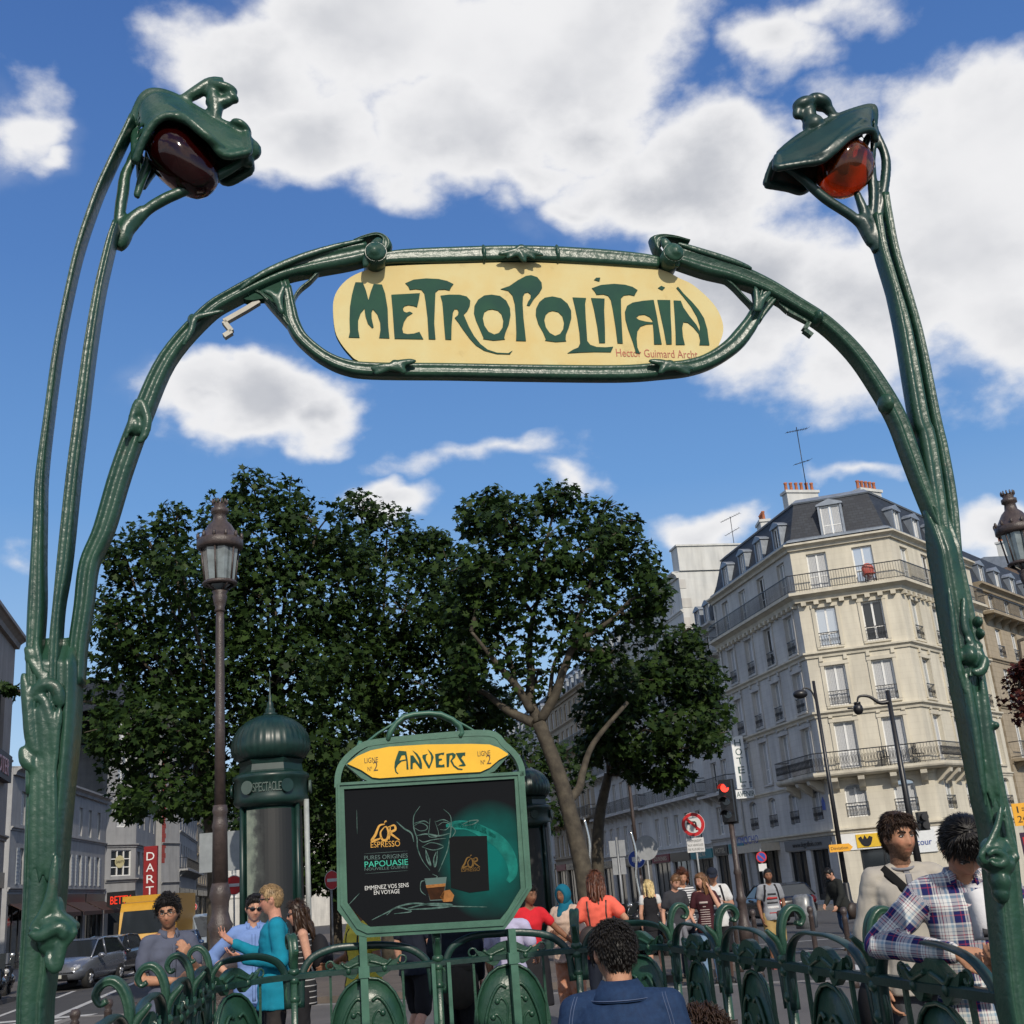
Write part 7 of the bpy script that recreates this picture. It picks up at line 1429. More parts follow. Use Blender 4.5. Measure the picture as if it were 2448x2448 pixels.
for sx in (-1, 1): b = MB(); b.ell((sx * .82, -.03, .86), (.2, .07, .1)); b.build('headlight', LAMPG, cab); b = MB(); b.box(sx * 1.18 - .09, sx * 1.18 + .09, .15, .22, 1.5, 2.0); b.tube([(sx * 1.05, .2, 1.7), (sx * 1.15, .2, 1.75)], .02, n=4); b.build('mirror', BLACK, cab)
text('lettering', 'Economie', M('red_livery', (.4, .04, .02), .5, var=0), cab, (.05, -.028, 1.2), (1, 0, 0), (0, 0, 1), .2, .95, .004); b = MB(); b.prism([(-.12, 0), (0, .14), (.12, 0), (0, -.14)], -.06, -.028, fr=lambda x, y, z: V((x, y, z + 1.04))); b.build('badge', CHROME, cab)
b = MB(); b.box(-1.0, 1.0, .5, .62, 2.82, 3.04); b.build('roof_board', YT, cab)
for sx in (-.85, .85):
    for yy in (1.0, 5.6):
        t = MB(); t.tube([(sx - .12, yy, .42), (sx + .12, yy, .42)], .42, n=18); t.build('wheel', TYRE, tk)
# motor scooters
def scooter(label, x, y, rz, paint, screen=True, group='parked motorbikes and scooters'):
    root = empty('motor_scooter', (x, y, zg(y) - (.12 if y < 30 or x < -9 else 0)), rz, label, 'scooter', group)   # front faces -y
    for yy in (-.62, .6):
        t = MB(); n = 18; r = .25; prof = [(.15, -.05), (.22, -.06), (.25, -.03), (.25, .03), (.22, .06), (.15, .05)]
        t.add([(q[1], yy + q[0] * math.cos(2 * PI * j / n), r + q[0] * math.sin(2 * PI * j / n)) for q in prof for j in range(n)], [(i * n + j, i * n + (j + 1) % n, (i + 1) * n + (j + 1) % n, (i + 1) * n + j) for i in range(5) for j in range(n)], 0, True); t.tube([(-.04, yy, r), (.04, yy, r)], .15, n=12, mi=1); t.build('wheel', [TYRE, RIM], root)
    b = MB(); b.cap((0, -.5, .62), (0, -.36, .95), .16, .12); b.cap((0, -.62, .5), (0, -.5, .62), .1, .15); b.box(-.16, .16, -.4, .2, .3, .38); b.cap((0, .2, .5), (0, .75, .62), .17, .13); b.ell((0, .5, .5), (.19, .4, .2)); b.build('bodywork', paint, root)
    b = MB(); b.cap((0, .05, .74), (0, .7, .8), .14, .12); b.build('seat', TYRE, root)
    b = MB(); b.tube([(-.33, -.25, 1.02), (-.12, -.36, 1.0), (.12, -.36, 1.0), (.33, -.25, 1.02)], .018, n=6); b.tube([(0, -.36, 1.0), (0, -.6, .3)], .03, n=6); b.build('handlebar', BLACK, root)
    b = MB(); b.ell((0, -.62, .78), (.09, .05, .075)); b.build('headlight', LAMPG, root)
    for sx in (-1, 1):
        b = MB(); b.tube([(sx * .26, -.3, 1.02), (sx * .34, -.32, 1.2)], .01, n=5); b.ell((sx * .35, -.32, 1.24), (.075, .025, .055)); b.build('mirror', CHROME if screen else BLACK, root)
    if screen:
        b = MB(); N = 6; b.add([(-.2 + .4 * i / N, -.52 - .05 * math.sin(PI * i / N) + .14 * j, .92 + .36 * j) for j in (0, 1) for i in range(N + 1)], [(i, i + 1, N + 2 + i, N + 1 + i) for i in range(N)], 0, True); o = b.build('windscreen', M('smoked_screen', (.03, .035, .04), .1, var=0, spec=.9), root, fixn=False)
    return root
DKB = M('black_bike_paint', (.014, .014, .016), .25, var=.1, coat=.4); WB = M('white_bike_paint', (.5, .5, .5), .3, var=.05)
p = aty(474, 2100, 23.5); scooter('white mirrored scooter standing just behind the man with glasses', p.x, 23.5, R(14), WB)
for i, u in enumerate((1452, 1478, 1506, 1536, 1566, 1594)):
    p = aty(u, 2100, 28.5 + .3 * (i % 2)); scooter(('black scooter parked left of the pole with grey plates', 'black scooter parked at the pole with grey plates', 'black scooter between the plate pole and the blonde woman', 'black scooter directly behind the blonde woman', 'black scooter between the blonde woman and the boy', 'black scooter behind the boy in grey')[i], p.x, 28.5 + .3 * (i % 2), R(150 + 8 * i), DKB, screen=True)
for i, (u, D) in enumerate(((8, 33), (30, 36))):
    p = aty(u, 2100, D); scooter(('black motorbike with lit lamp at the far left kerb', 'black motorbike next to the left green post')[i], p.x, D, R(20), DKB)
# ------------------------------------------------------------------ people
from mathutils.bvhtree import BVHTree
SKINM = M('skin', (.5, .3, .2), .58, var=.12, scale=55, spec=.28, attr='tint', bump=.1, bscale=220)
EYEW = M('eye_white', (.6, .58, .55), .2, var=0); EYED = M('eye_dark', (.02, .012, .008), .1, var=0); SUNG = M('sunglass_lens', (.008, .008, .01), .08, var=0, spec=.8); FRAMEB = M('spectacle_frame', (.015, .012, .012), .3, var=0); LEATH = M('dark_leather', (.03, .02, .015), .5, var=.2)
def hairm(n, c): return M('hair_' + n, c, .45, var=.45, scale=28, spec=.4)
HDARK = hairm('black', (.010, .008, .007)); HBRN = hairm('brown', (.035, .018, .010)); HRED = hairm('auburn', (.09, .03, .014)); HBLO = hairm('blond', (.55, .42, .2)); HSAND = hairm('sandy', (.30, .20, .10)); HLBR = hairm('light_brown', (.16, .08, .035))
def cloth(n, c, rough=.85, var=.12, scale=10, c2=None): return M('cloth_' + n, c, rough, var=var, scale=scale, bump=.12, bscale=160, spec=.2, c2=c2)
def skull(d):
    p = np.array([d[0] * .0755, d[1] * .0975, d[2] * .118]); z = p[2]; t = min(1, max(0, -z / .118))
    p[0] *= 1 - .30 * t ** 1.4
    if p[1] < 0: p[1] = -.089 * (abs(p[1]) / .0975) ** .78 if abs(p[1]) > 1e-6 else 0
    else: p[1] *= 1 - .42 * t
    return p
def face_bump(p):
    x, y, z = p
    if y > -.02: return p
    f = min(1, (-y - .02) / .03); g = lambda cx, cz, sx, sz: math.exp(-((x - cx) / sx) ** 2 - ((z - cz) / sz) ** 2); s = lambda cx, cz, sx, sz: g(cx, cz, sx, sz) + g(-cx, cz, sx, sz)
    nz = 0
    if -.05 < z < .03: t = (.03 - z) / .062; nz = (.007 + .02 * min(1, t) ** 1.3) * (1 if z > -.034 else max(0, (z + .05) / .016)) * math.exp(-(x / (.0095 + .005 * min(1, t))) ** 2)
    d = nz + .006 * s(.028, .031, .022, .009) - .010 * s(.031, .012, .015, .011) + .004 * s(.044, -.022, .02, .02) + .006 * g(0, -.056, .022, .0055) + .0065 * g(0, -.067, .018, .0055) - .004 * g(0, -.0613, .022, .0028) + .008 * g(0, -.1, .022, .014) - .004 * g(0, -.082, .02, .006) + .003 * s(.016, -.036, .006, .006) - .003 * g(0, -.046, .005, .006)
    return np.array([x * (1 + .0), y - d * f, z])
def head_grid(bump=True, nu=44, nv=34):
    vs = []; 
    for i in range(nv + 1):
        p = PI * i / nv
        for j in range(nu):
            a = 2 * PI * j / nu; d = (math.sin(p) * math.sin(a), -math.sin(p) * math.cos(a), math.cos(p)); q = skull(d); vs.append(face_bump(q) if bump else q)
    fs = [(i * nu + j, i * nu + (j + 1) % nu, (i + 1) * nu + (j + 1) % nu, (i + 1) * nu + j) for i in range(nv) for j in range(nu)]
    return vs, fs
HV, HF = head_grid()
HLN = [(0, .066), (35, .06), (58, .05), (70, .0), (84, -.012), (92, .03), (104, .02), (116, -.045), (140, -.078), (180, -.088)]
def hline(phi, shift=0):
    return np.interp(phi, [a for a, _ in HLN], [b for _, b in HLN]) + shift
def make_hair(parent, Mh, mat, top=.022, side=.012, messy=.4, shift=0.0, tufts=140, tl=1.8, seed=1, long=0.0, curl=False, lobes=0):
    rs = random.Random(seed); b = MB(); nu, nv = 40, 26; vs = []; live = []
    for i in range(nv + 1):
        p = PI * i / nv
        for j in range(nu):
            a = 2 * PI * j / nu; d = (math.sin(p) * math.sin(a), -math.sin(p) * math.cos(a), math.cos(p)); q = skull(d); phi = abs((math.degrees(a) + 180) % 360 - 180)
            zh = hline(phi, shift if phi < 70 else 0) ; z = q[2]; t = min(1, max(0, (z - zh + .006) / .016)); t = t * t * (3 - 2 * t)
            T = side + (top - side) * max(0, min(1, (z - .01) / .07)); nn = 1 + messy * (noise.noise(V(d) * 3.5 + V((seed, 0, 0))) + .4 * noise.noise(V(d) * 8 + V((seed, 0, 0))))
            o = q + np.array(d) * (T * t * nn - .009 * (1 - t)); vs.append(Mh @ V(o))
            if t > .8: live.append((V(o), V(d), T))
    b.add(vs, [(i * nu + j, i * nu + (j + 1) % nu, (i + 1) * nu + (j + 1) % nu, (i + 1) * nu + j) for i in range(nv) for j in range(nu)], 0, True)
    for k in range(tufts * 3):
        o, d, T = rs.choice(live); L_ = (T * 1.1 + .012) * tl * rs.uniform(.6, 1.2); down = V((rs.uniform(-.3, .3), -.35 if d.y < -.2 else .2, -1)); tan = down - d * down.dot(d); j = V((rs.uniform(-1, 1), rs.uniform(-1, 1), rs.uniform(-1, 1))); j -= d * j.dot(d)
        tan = (tan.normalized() + j * messy * 1.1).normalized(); lift = (.36 if curl else .11) * rs.uniform(.4, 1.5); s = d.cross(tan).normalized(); w = .0016 + T * .06; o = o - d * .003
        P = [o, o + tan * L_ * .45 + d * L_ * lift, o + tan * L_ * (.75 if curl else .95) + d * L_ * lift * (.3 if curl else .9)]
        q = [P[0] + s * w, P[0] - s * w, P[0] + d * w, P[1] + s * w * .8, P[1] - s * w * .8, P[1] + d * w * .7, P[2]]
        b.add([Mh @ x for x in q], [(0, 3, 5, 2), (2, 5, 4, 1), (1, 4, 3, 0), (3, 6, 5), (5, 6, 4), (4, 6, 3)], 0, True)
    if long:
        for k in range(46):
            phi = rs.uniform(62, 180) * rs.choice((-1, 1)); a = R(phi); z0 = rs.uniform(-.01, .07); d = V((math.sin(a), -math.cos(a), 0)); r0 = .078 + .012 * rs.random()
            pts = []; L_ = long * rs.uniform(.8, 1.08); n = 7
            for i in range(n):
                t = i / (n - 1); rr = r0 * (1 + .16 * math.sin(t * PI * .7)) + rs.uniform(-.004, .008) + (.012 * math.sin(t * 9 + k) if curl else .004 * math.sin(t * 6 + k)); yb = max(0, t - .3) * .05
                pts.append((d.x * rr * (1 - .1 * t), d.y * rr * 1.18 + yb, z0 - L_ * t))
            P = smooth_path(pts, 3); b.tube([Mh @ V(p) for p in P], [(.017 * (1 - .55 * (i / len(P)) ** 2)) for i in range(len(P))], n=6)
    return b.build('hair', mat, parent, fixn=False)
def hand(mb, w, d, pn, side, curl=.5, spread=.12, s=1.0, thumb_out=.7):
    # w wrist, d finger direction, pn direction the palm faces, side +1: thumb towards d x pn
    d = V(d).normalized(); pn = V(pn); pn = (pn - d * pn.dot(d)).normalized(); lat = d.cross(pn) * side; w = V(w); K = []
    for i, (lx, ly) in enumerate(((.030, .088), (.010, .093), (-.010, .089), (-.028, .080))):
        k = w + (d * ly + lat * lx) * s; K.append(k); mb.cap(w + lat * lx * .55 * s + d * .01 * s, k, .0165 * s, .0125 * s, n=8)
    mb.ell(w + (d * .045 + lat * .002) * s, (.036 * s, .045 * s, .0145 * s), Matrix((lat, d, -pn)).transposed(), nu=10, nv=8)
    for i, k in enumerate(K):
        L_ = (.042, .047, .044, .034)[i] * s; dirn = (d + lat * spread * (1.2, .35, -.45, -1.3)[i]).normalized(); p = k
        for j in range(3):
            a = curl * (.75, 1.0, .7)[j] * (1 + .12 * i); ax = dirn.cross(pn); dirn = (Matrix.Rotation(a, 3, ax) @ dirn) if ax.length > 1e-4 else dirn
            pn_ = pn; q = p + dirn * L_ * (1, .68, .55)[j]; mb.cap(p, q, .0098 * s * (1, .93, .86)[j], .0092 * s * (1, .92, .8)[j], n=7); p = q
    t0 = w + (d * .025 + lat * .026) * s; t1 = t0 + (d * .030 + lat * .036 * thumb_out + pn * .012) * s; t2 = t1 + (d * .032 + lat * .008 * thumb_out + pn * .012 * curl) * s
    mb.cap(t0, t1, .0155 * s, .012 * s, n=8); mb.cap(t1, t2, .0115 * s, .009 * s, n=8)
def loft(mb, rings, n=20):
    vs = []
    for c, ex, ey, rx, ry in rings:
        for j in range(n):
            a = 2 * PI * j / n; x, y = math.cos(a), math.sin(a); x = math.copysign(abs(x) ** .85, x); y = math.copysign(abs(y) ** .85, y); vs.append(c + ex * (x * rx) + ey * (y * ry))
    m = len(rings); mb.add(vs, [(i * n + j, i * n + (j + 1) % n, (i + 1) * n + (j + 1) % n, (i + 1) * n + j) for i in range(m - 1) for j in range(n)] + [tuple(range(n))[::-1], tuple((m - 1) * n + j for j in range(n))], 0, True)
def wrinkle(o, amp, f=(7, 7, 15), seed=0, hem=None):
    me = o.data; n = len(me.vertices); co = np.empty(n * 3, np.float32); no = np.empty(n * 3, np.float32); me.vertices.foreach_get('co', co); me.vertices.foreach_get('normal', no); co = co.reshape(-1, 3); no = no.reshape(-1, 3)
    q = np.array([noise.noise(V((c[0] * f[0] + seed, c[1] * f[1], c[2] * f[2]))) + .6 * abs(noise.noise(V((c[0] * f[0] * 1.6 + c[2] * 8, c[1] * f[1] * 1.6 + seed, c[2] * f[2] * .9 - c[0] * 8)))) * 2 - .5 for c in co.tolist()], np.float32)
    me.vertices.foreach_set('co', (co + no * (q * amp)[:, None]).reshape(-1))
    me.update()
def drape(o, pts, side, r, name, mat, parent, lift=.002, n=6, w=None):   # a line laid on a garment: (x, z) points seen from the front (side -1) or back (+1)
    me = o.data; bv = BVHTree.FromPolygons([v.co.copy() for v in me.vertices], [tuple(p.vertices) for p in me.polygons]); P = []
    for x, z in smooth_path(pts, 5):
        h = bv.ray_cast(V((x, side * 1.2, z)), V((0, -side, 0)))
        if h[0] is not None: P.append(h[0] + V((0, side * lift, 0)))
    if len(P) < 3: return None
    b = MB(); b.tube(P, [(w or r, r)] * len(P), n=n, binormal=(0, 1, 0)); return b.build(name, mat, parent, fixn=False)
SKIN_TONES = {'fair': (.50, .27, .185), 'tan': (.40, .205, .125), 'brown': (.22, .105, .06), 'dark': (.13, .062, .038), 'pink': (.52, .255, .18)}
def person(label, u, D, vtop, face=0, skin='fair', hair=None, head=(0, 0, 0), lean=0, arms=None, top=None, bottom=None, shoes=(.02, .02, .02), female=False, base=None, beard=0.0, glasses=None, hands=None, legs=None, slim=1.0, tw=0, hat=None, ears=True, dress=None, brow=HDARK, xoff=0.0, vox=None):
    p = aty(u, vtop, D); z0 = zg(D) if base is None else base
    if base is None and (D > 18.2 and p.x > 2.4 or D > 23): z0 -= KERB
    S = (p.z - z0) / 1.775; xf = aty(u, vtop, D).x
    root = empty('person', (xf, D, z0), R(face), label, 'person'); root.scale = (S, S, S)
    near = D < 12; vx = vox or (.0075 if D < 7.5 else .0092 if D < 12 else .0135)
    lr = Matrix.Rotation(R(lean), 3, 'X'); PV = V((0, 0, .95))
    def up(q, k=1.0): q = V(q) - PV; return PV + Matrix.Rotation(R(lean * k), 3, 'X') @ q
    shw = .146 if female else .164; shw *= slim
    sh = {-1: up((-shw, .0, 1.425)), 1: up((shw, .0, 1.425))}
    nb = up((0, .012, 1.47)); yaw, pit, roll = head
    Mrot = lr @ Matrix.Rotation(R(yaw), 3, 'Z') @ Matrix.Rotation(R(pit - lean * .6), 3, 'X') @ Matrix.Rotation(R(roll), 3, 'Y')
    nt_ = nb + lr @ V((0, -.018, .07)) + Mrot @ V((0, -.0, .0)); hc = nt_ + Mrot @ V((0, -.018, .088))
    Mh = Matrix.Translation(hc) @ Mrot.to_4x4()
    arms = arms or {}; el, wr, hd, hp, hk = {}, {}, {}, {}, {}
    for s in (-1, 1):
        a = arms.get(s, {}); e = V(a.get('e', (s * .055, .03, -.285))); el[s] = sh[s] + e
        w = V(a.get('w', (s * .05, -.04, -.53))); wr[s] = sh[s] + w; hd[s] = V(a.get('d', tuple((wr[s] - el[s]).normalized()))); hp[s] = V(a.get('p', (-s, .1, 0))); hk[s] = a.get('k', .45)
    hip = {-1: V((-.092, 0, .90)), 1: V((.092, 0, .90))}; legs = legs or {}
    kn = {s: V(legs.get(s, {}).get('k', (s * .1, -.015, .49))) for s in (-1, 1)}; an = {s: V(legs.get(s, {}).get('a', (s * .105, .03, .085))) for s in (-1, 1)}
    fx = (.88 if female else .93) * slim
    TR = [(.84, .150, .108, .005), (.93, .162 if female else .155, .112, .005), (1.02, .145 if female else .15, .10, .0), (1.10, .125 if female else .143, .09, -.003), (1.20, .138 if female else .152, .1, -.004), (1.30, .15 if female else .168, .118 if female else .11, -.012 if female else -.006), (1.38, .155 if female else .175, .1, -.002), (1.44, .115, .075, .006), (1.475, .07, .06, .012)]
    def rings(k, zmin=0, zmax=9, flare=0.0):
        out = []
        zs = [t for t in TR if zmin <= t[0] <= zmax]
        for z, rx, ry, yo in zs:
            kk = 1.0 if z > .95 else .4; c = up((0, yo, z), kk); ax = Matrix.Rotation(R(lean * kk), 3, 'X'); hb = .02 * min(1, max(0, (1.06 - z) / .08)) * (k > 0); out.append((c, ax @ V((1, 0, 0)), ax @ V((0, 1, 0)), rx * fx + k + hb + flare * max(0, 1.1 - z), ry * slim + k + hb + flare * max(0, 1.1 - z)))
        return out
    B = MB(); loft(B, rings(-.012))
    B.cap(nb - V((0, 0, .03)), hc + Mrot @ V((0, .018, -.04)), .058 * (.88 if female else 1), .052 * (.9 if female else 1), n=14)
    for s in (-1, 1):
        B.cap(nb + V((0, 0, -.02)), sh[s], .05, .055); B.cap(sh[s], el[s], .05 * slim, .04 * slim); m_ = el[s].lerp(wr[s], .3); B.cap(el[s], m_, .039 * slim, .040 * slim); B.cap(m_, wr[s], .040 * slim, .026); B.ell(wr[s], (.028, .028, .028))
        hand(B, wr[s], hd[s], hp[s], s if False else (1 if (hd[s].cross(hp[s])).dot(V((0, -1, .3))) > 0 else -1), curl=hk[s], s=1.0 if not female else .92, spread=arms.get(s, {}).get('sp', .12))
        B.cap(hip[s], kn[s], .082 * slim, .055 * slim); m_ = kn[s].lerp(an[s], .3) + V((0, .012, 0)); B.cap(kn[s], m_, .053, .056 * slim); B.cap(m_, an[s], .055 * slim, .036); B.cap(an[s] + V((0, .02, -.035)), an[s] + V((s * .02, -.15, -.05)), .038, .03)
    B.add([Mh @ V(q) for q in HV], HF, 0, True)
    if ears:
        for s in (-1, 1):
            B.ell(Mh @ V((s * .078, .012, -.002)), (.010, .020, .030), Mrot @ Matrix.Rotation(R(s * 18), 3, 'Z'), nu=10, nv=8); B.ell(Mh @ V((s * .084, .018, .004)), (.006, .014, .024), Mrot @ Matrix.Rotation(R(s * 30), 3, 'Z'), nu=8, nv=6)
    body = remesh(B, 'body', SKINM, root, vx, 1)
    # skin tint: lips, cheeks, stubble
    sk = np.array(SKIN_TONES[skin]); me = body.data; at = me.attributes.new('tint', 'FLOAT_COLOR', 'POINT'); Mi = Mh.inverted(); cols = np.ones((len(me.vertices), 4), np.float32); cols[:, :3] = sk; rs = random.Random(hash(label) & 255)
    for i, v in enumerate(me.vertices):
        q = Mi @ v.co
        if q.z < -.14 or q.z > .14 or abs(q.x) > .1 or q.y > .12 or q.y < -.16: continue
        c = sk.copy(); x, y, z = q
        if y < -.02:
            lip = math.exp(-(x / .022) ** 4 - ((z + .0615) / .0095) ** 2); c = c * (1 - lip * .75) + np.array([sk[0] * .82, sk[1] * .52, sk[2] * .55]) * lip * .75
            ck = math.exp(-((abs(x) - .042) / .022) ** 2 - ((z + .02) / .022) ** 2) + math.exp(-(x / .014) ** 2 - ((z + .03) / .014) ** 2); c = c * np.array([1 + .05 * ck, 1 - .10 * ck, 1 - .10 * ck])
            if not near or True:
                ey = math.exp(-((abs(x) - .031) / .013) ** 4 - ((z - .012) / .0065) ** 2); c = c * (1 - ey * (.45 if near else .7))
            if D > 9:
                eb = math.exp(-((abs(x) - .031) / .019) ** 4 - ((z - .034) / .005) ** 2); c = c * (1 - eb * .7)
            ln = math.exp(-((z + .0615) / .0022) ** 2 - (x / .02) ** 4); c *= 1 - .45 * ln
        if beard:
            w = 0
            cheek = -.012 - .045 * max(0, 1 - abs(x) / .055)
            if z < cheek and y < .045 and z > -.15: w = min(1, (cheek - z) / .016)
            lip = math.exp(-(x / .018) ** 4 - ((z + .0625) / .0065) ** 4); w *= 1 - lip
            if abs(x) < .012 and z > -.05: w = 0
            w *= beard * (.75 + .35 * noise.noise(V((x, y, z)) * 160)); c = c * (1 - min(1, w)) + np.array([.022, .013, .009]) * min(1, w)
            if beard > .75 and w > .3: v.co += (v.co - hc).normalized() * .004 * w
        cols[i, :3] = np.clip(c, 0, 1)
    at.data.foreach_set('color', cols.reshape(-1))
    if D < 12.5 and glasses != 'sun' and (abs((face + yaw + 180) % 360 - 180) < 110):
        for s in (-1, 1):
            e = MB(); e.ell(Mh @ V((s * .031, -.0765, .0115)), (.0125, .0105, .0068), Mrot, nu=12, nv=8, mi=0); e.ell(Mh @ V((s * .031, -.0845, .0115)), (.0060, .0032, .0054), Mrot, nu=10, nv=6, mi=1); e.build('eye', [EYEW, EYED], root)
            l = MB(); l.tube([Mh @ V((s * a, -y, z)) for a, y, z in ((.0175, .082, .0145), (.025, .0885, .0195), (.033, .0885, .0205), (.041, .083, .018), (.046, .077, .013))], .0026, n=5); l.build('eyelid', brow, root)
            l = MB(); l.tube([Mh @ V((s * a, -y, z)) for a, y, z in ((.013, .096, .030), (.024, .0965, .0365), (.037, .09, .038), (.049, .077, .032))], [(.0045, .005), (.0055, .005), (.005, .005), (.0025, .003)], n=6); l.build('eyebrow', brow, root)
    if glasses:
        g = MB()
        for s in (-1, 1):
            if glasses == 'sun':
                g.ell(Mh @ V((s * .032, -.094, .010)), (.026, .006, .019), Mrot @ Matrix.Rotation(R(s * 14), 3, 'Z'), nu=14, nv=8)
                g.tube([Mh @ V(q) for q in ((s * .054, -.084, .018), (s * .078, -.04, .018), (s * .086, .02, .008))], .005, n=5)
            else:
                g.tube([Mh @ V((s * (.032 + .024 * math.cos(t)), -.099 + .008 * abs(math.cos(t)) * (1 if s * math.cos(t) * s > 0 else 0), .011 + .018 * math.sin(t))) for t in np.linspace(0, 2 * PI, 17)], .0019, n=5, mi=1)
                g.tube([Mh @ V(q) for q in ((s * .056, -.092, .02), (s * .08, -.04, .02), (s * .086, .02, .01))], .003, n=5, mi=1)
        g.tube([Mh @ V((-.01, -.103, .015)), Mh @ V((.01, -.103, .015))], .003, n=5, mi=1); g.build('sunglasses' if glasses == 'sun' else 'spectacles', [SUNG, FRAMEB], root)
    if hair: make_hair(root, Mh, seed=len(label), **hair)
    res = {'root': root, 'Mh': Mh, 'Mrot': Mrot, 'sh': sh, 'el': el, 'wr': wr, 'S': S, 'up': up, 'hc': hc, 'nb': nb}
    if top:
        k = top.get('loose', .014); G = MB(); zb = top.get('z', .86); rg = rings(k, zb - .02, 1.46, top.get('flare', .03)); 
        low = rg[0]; c0 = up((0, .004, zb), .4); rg = [(c0, low[1], low[2], low[3] + .004, low[4] + .006)] + rg; loft(G, rg)
        sl = top.get('sleeve', 'short'); fr = {'none': 0, 'short': .62, 'elbow': 1.0, 'long': 1.0}[sl]
        for s in (-1, 1):
            if sl == 'none': G.cap(nb + V((s * .05, 0, -.03)), sh[s] + V((-s * .035, 0, -.01)), .05, .045); continue
            G.cap(nb + V((s * .02, 0, -.03)), sh[s] + V((0, 0, -.008)), .054 + k * .5, .060 + k * .5)
            e = sh[s].lerp(el[s], fr); G.cap(sh[s] + V((0, 0, -.008)), e, .060 + k * .5, .056 + k * .55 if sl == 'short' else .05 + k * .6, n=14)
            if sl in ('long',): G.cap(el[s], el[s].lerp(wr[s], .93), .05 + k * .55, .036 + k * .4, n=14)
            if sl == 'elbow': G.cap(el[s], el[s].lerp(wr[s], .12), .05 + k * .6, .05 + k * .6, n=14)
        sh_o = remesh(G, top.get('name', 'shirt'), top['mat'], root, vx * 1.25, 2)
        wrinkle(sh_o, top.get('wr', .0055), seed=len(label))
        if top.get('uv'):
            me = sh_o.data; at = me.attributes.new('uvp', 'FLOAT_VECTOR', 'POINT'); dd = []
            segs = [(s, sh[s], el[s], 0.0) for s in (-1, 1)] + [(s, el[s], wr[s], (el[s] - sh[s]).length) for s in (-1, 1)]
            for v in me.vertices:
                best = None
                for s, a, b_, off in segs:
                    ab = b_ - a; t = max(0, min(1, (v.co - a).dot(ab) / ab.length_squared)); dd_ = (v.co - (a + ab * t)).length
                    if best is None or dd_ < best[0]: best = (dd_, s, a, ab, t, off)
                dt = abs(v.co.x) - .15
                if best[0] < .085 and (v.co - up((0, 0, v.co.z))).length > .13 * slim + .03 and (best[5] > 0 or best[4] > .12):
                    _, s, a, ab, t, off = best; q = v.co - (a + ab * t); X = ab.normalized(); r1 = X.cross(V((0, 1, 0))); r1 = r1.normalized() if r1.length > .1 else V((1, 0, 0)); r2 = X.cross(r1); dd += [math.atan2(q.dot(r1), q.dot(r2)) * .06, off + t * ab.length, 0]
                else: dd += [v.co.x + (.3 if v.co.y > 0 else 0), v.co.z, 0]
            at.data.foreach_set('vector', dd)
        res['top'] = sh_o
        if top.get('collar'):
            c = MB(); N = 18
            for i in range(N):
                pass
            ring1 = []; 
            for i in range(N + 1):
                a = R(-152 + 304 * i / N) + PI / 2; o_ = V((math.cos(a) * .07, math.sin(a) * .066, 0)); ring1.append(o_)
            vs = []
            for i, o_ in enumerate(ring1): e = max(0, -o_.y / .066); vs += [nb + V((o_.x * .98, o_.y * .98 - .006, .046 - .022 * e)), nb + V((o_.x * 1.32, o_.y * 1.26 - .014 * e, .006 - .052 * e * e))]
            c.add(vs, [(2 * i, 2 * i + 1, 2 * i + 3, 2 * i + 2) for i in range(N)], 0, True); o_ = c.build('collar', top['mat'], root, fixn=False); m_ = o_.modifiers.new('s', 'SOLIDIFY'); m_.thickness = .006
            if top.get('uv'):
                at = o_.data.attributes.new('uvp', 'FLOAT_VECTOR', 'POINT'); at.data.foreach_set('vector', [q for v in o_.data.vertices for q in (v.co.x * 1.3, v.co.y + v.co.z, 0)])
    if bottom:
        G = MB(); k = bottom.get('loose', .014); kind = bottom.get('kind', 'long')
        if kind in ('long', 'short', 'capri'):
            loft(G, [(V((0, .004, 1.0)), V((1, 0, 0)), V((0, 1, 0)), .15 * slim + k * .6, .108 + k * .6), (V((0, .006, .92)), V((1, 0, 0)), V((0, 1, 0)), .152 * slim + k, .106 + k), (V((0, .006, .84)), V((1, 0, 0)), V((0, 1, 0)), .148 * slim + k, .098 + k)])
            for s in (-1, 1):
                if kind == 'short': e = hip[s].lerp(kn[s], .92); G.cap(hip[s], e, .092 * slim + k, .078 + k, n=14)
                else:
                    e = kn[s].lerp(an[s], .9 if kind == 'long' else .5); G.cap(hip[s], kn[s], .08 * slim + k, .062 + k, n=14); G.cap(kn[s], e, .062 + k, .05 + k, n=14)
        else:
            zl = bottom.get('z', .5); loft(G, [(V((0, 0, zl)), V((1, 0, 0)), V((0, 1, 0)), .19 + k, .16 + k), (V((0, 0, .75)), V((1, 0, 0)), V((0, 1, 0)), .175 + k, .14 + k), (V((0, 0, .95)), V((1, 0, 0)), V((0, 1, 0)), .16 + k, .115 + k), (V((0, 0, 1.06)), V((1, 0, 0)), V((0, 1, 0)), .13 + k, .095 + k)])
        po = remesh(G, bottom.get('name', 'trousers' if kind == 'long' else 'shorts' if kind == 'short' else 'skirt'), bottom['mat'], root, vx * 1.4, 2); wrinkle(po, .007, (9, 9, 8), seed=3 + len(label)); res['bottom'] = po
    for s in (-1, 1):
        if base is not None or D < 8: break
        q = MB(); a = an[s]; q.cap(a + V((0, .03, -.03)), a + V((s * .02, -.17, -.045)), .045, .038, n=10); q.box(a.x - .045 + s * .01, a.x + .045 + s * .01, a.y - .2, a.y + .075, a.z - .085, a.z - .06)
        q.build('shoe', M('shoe_%.2f_%.2f_%.2f' % tuple(shoes), shoes, .6, var=.1), root)
    return res
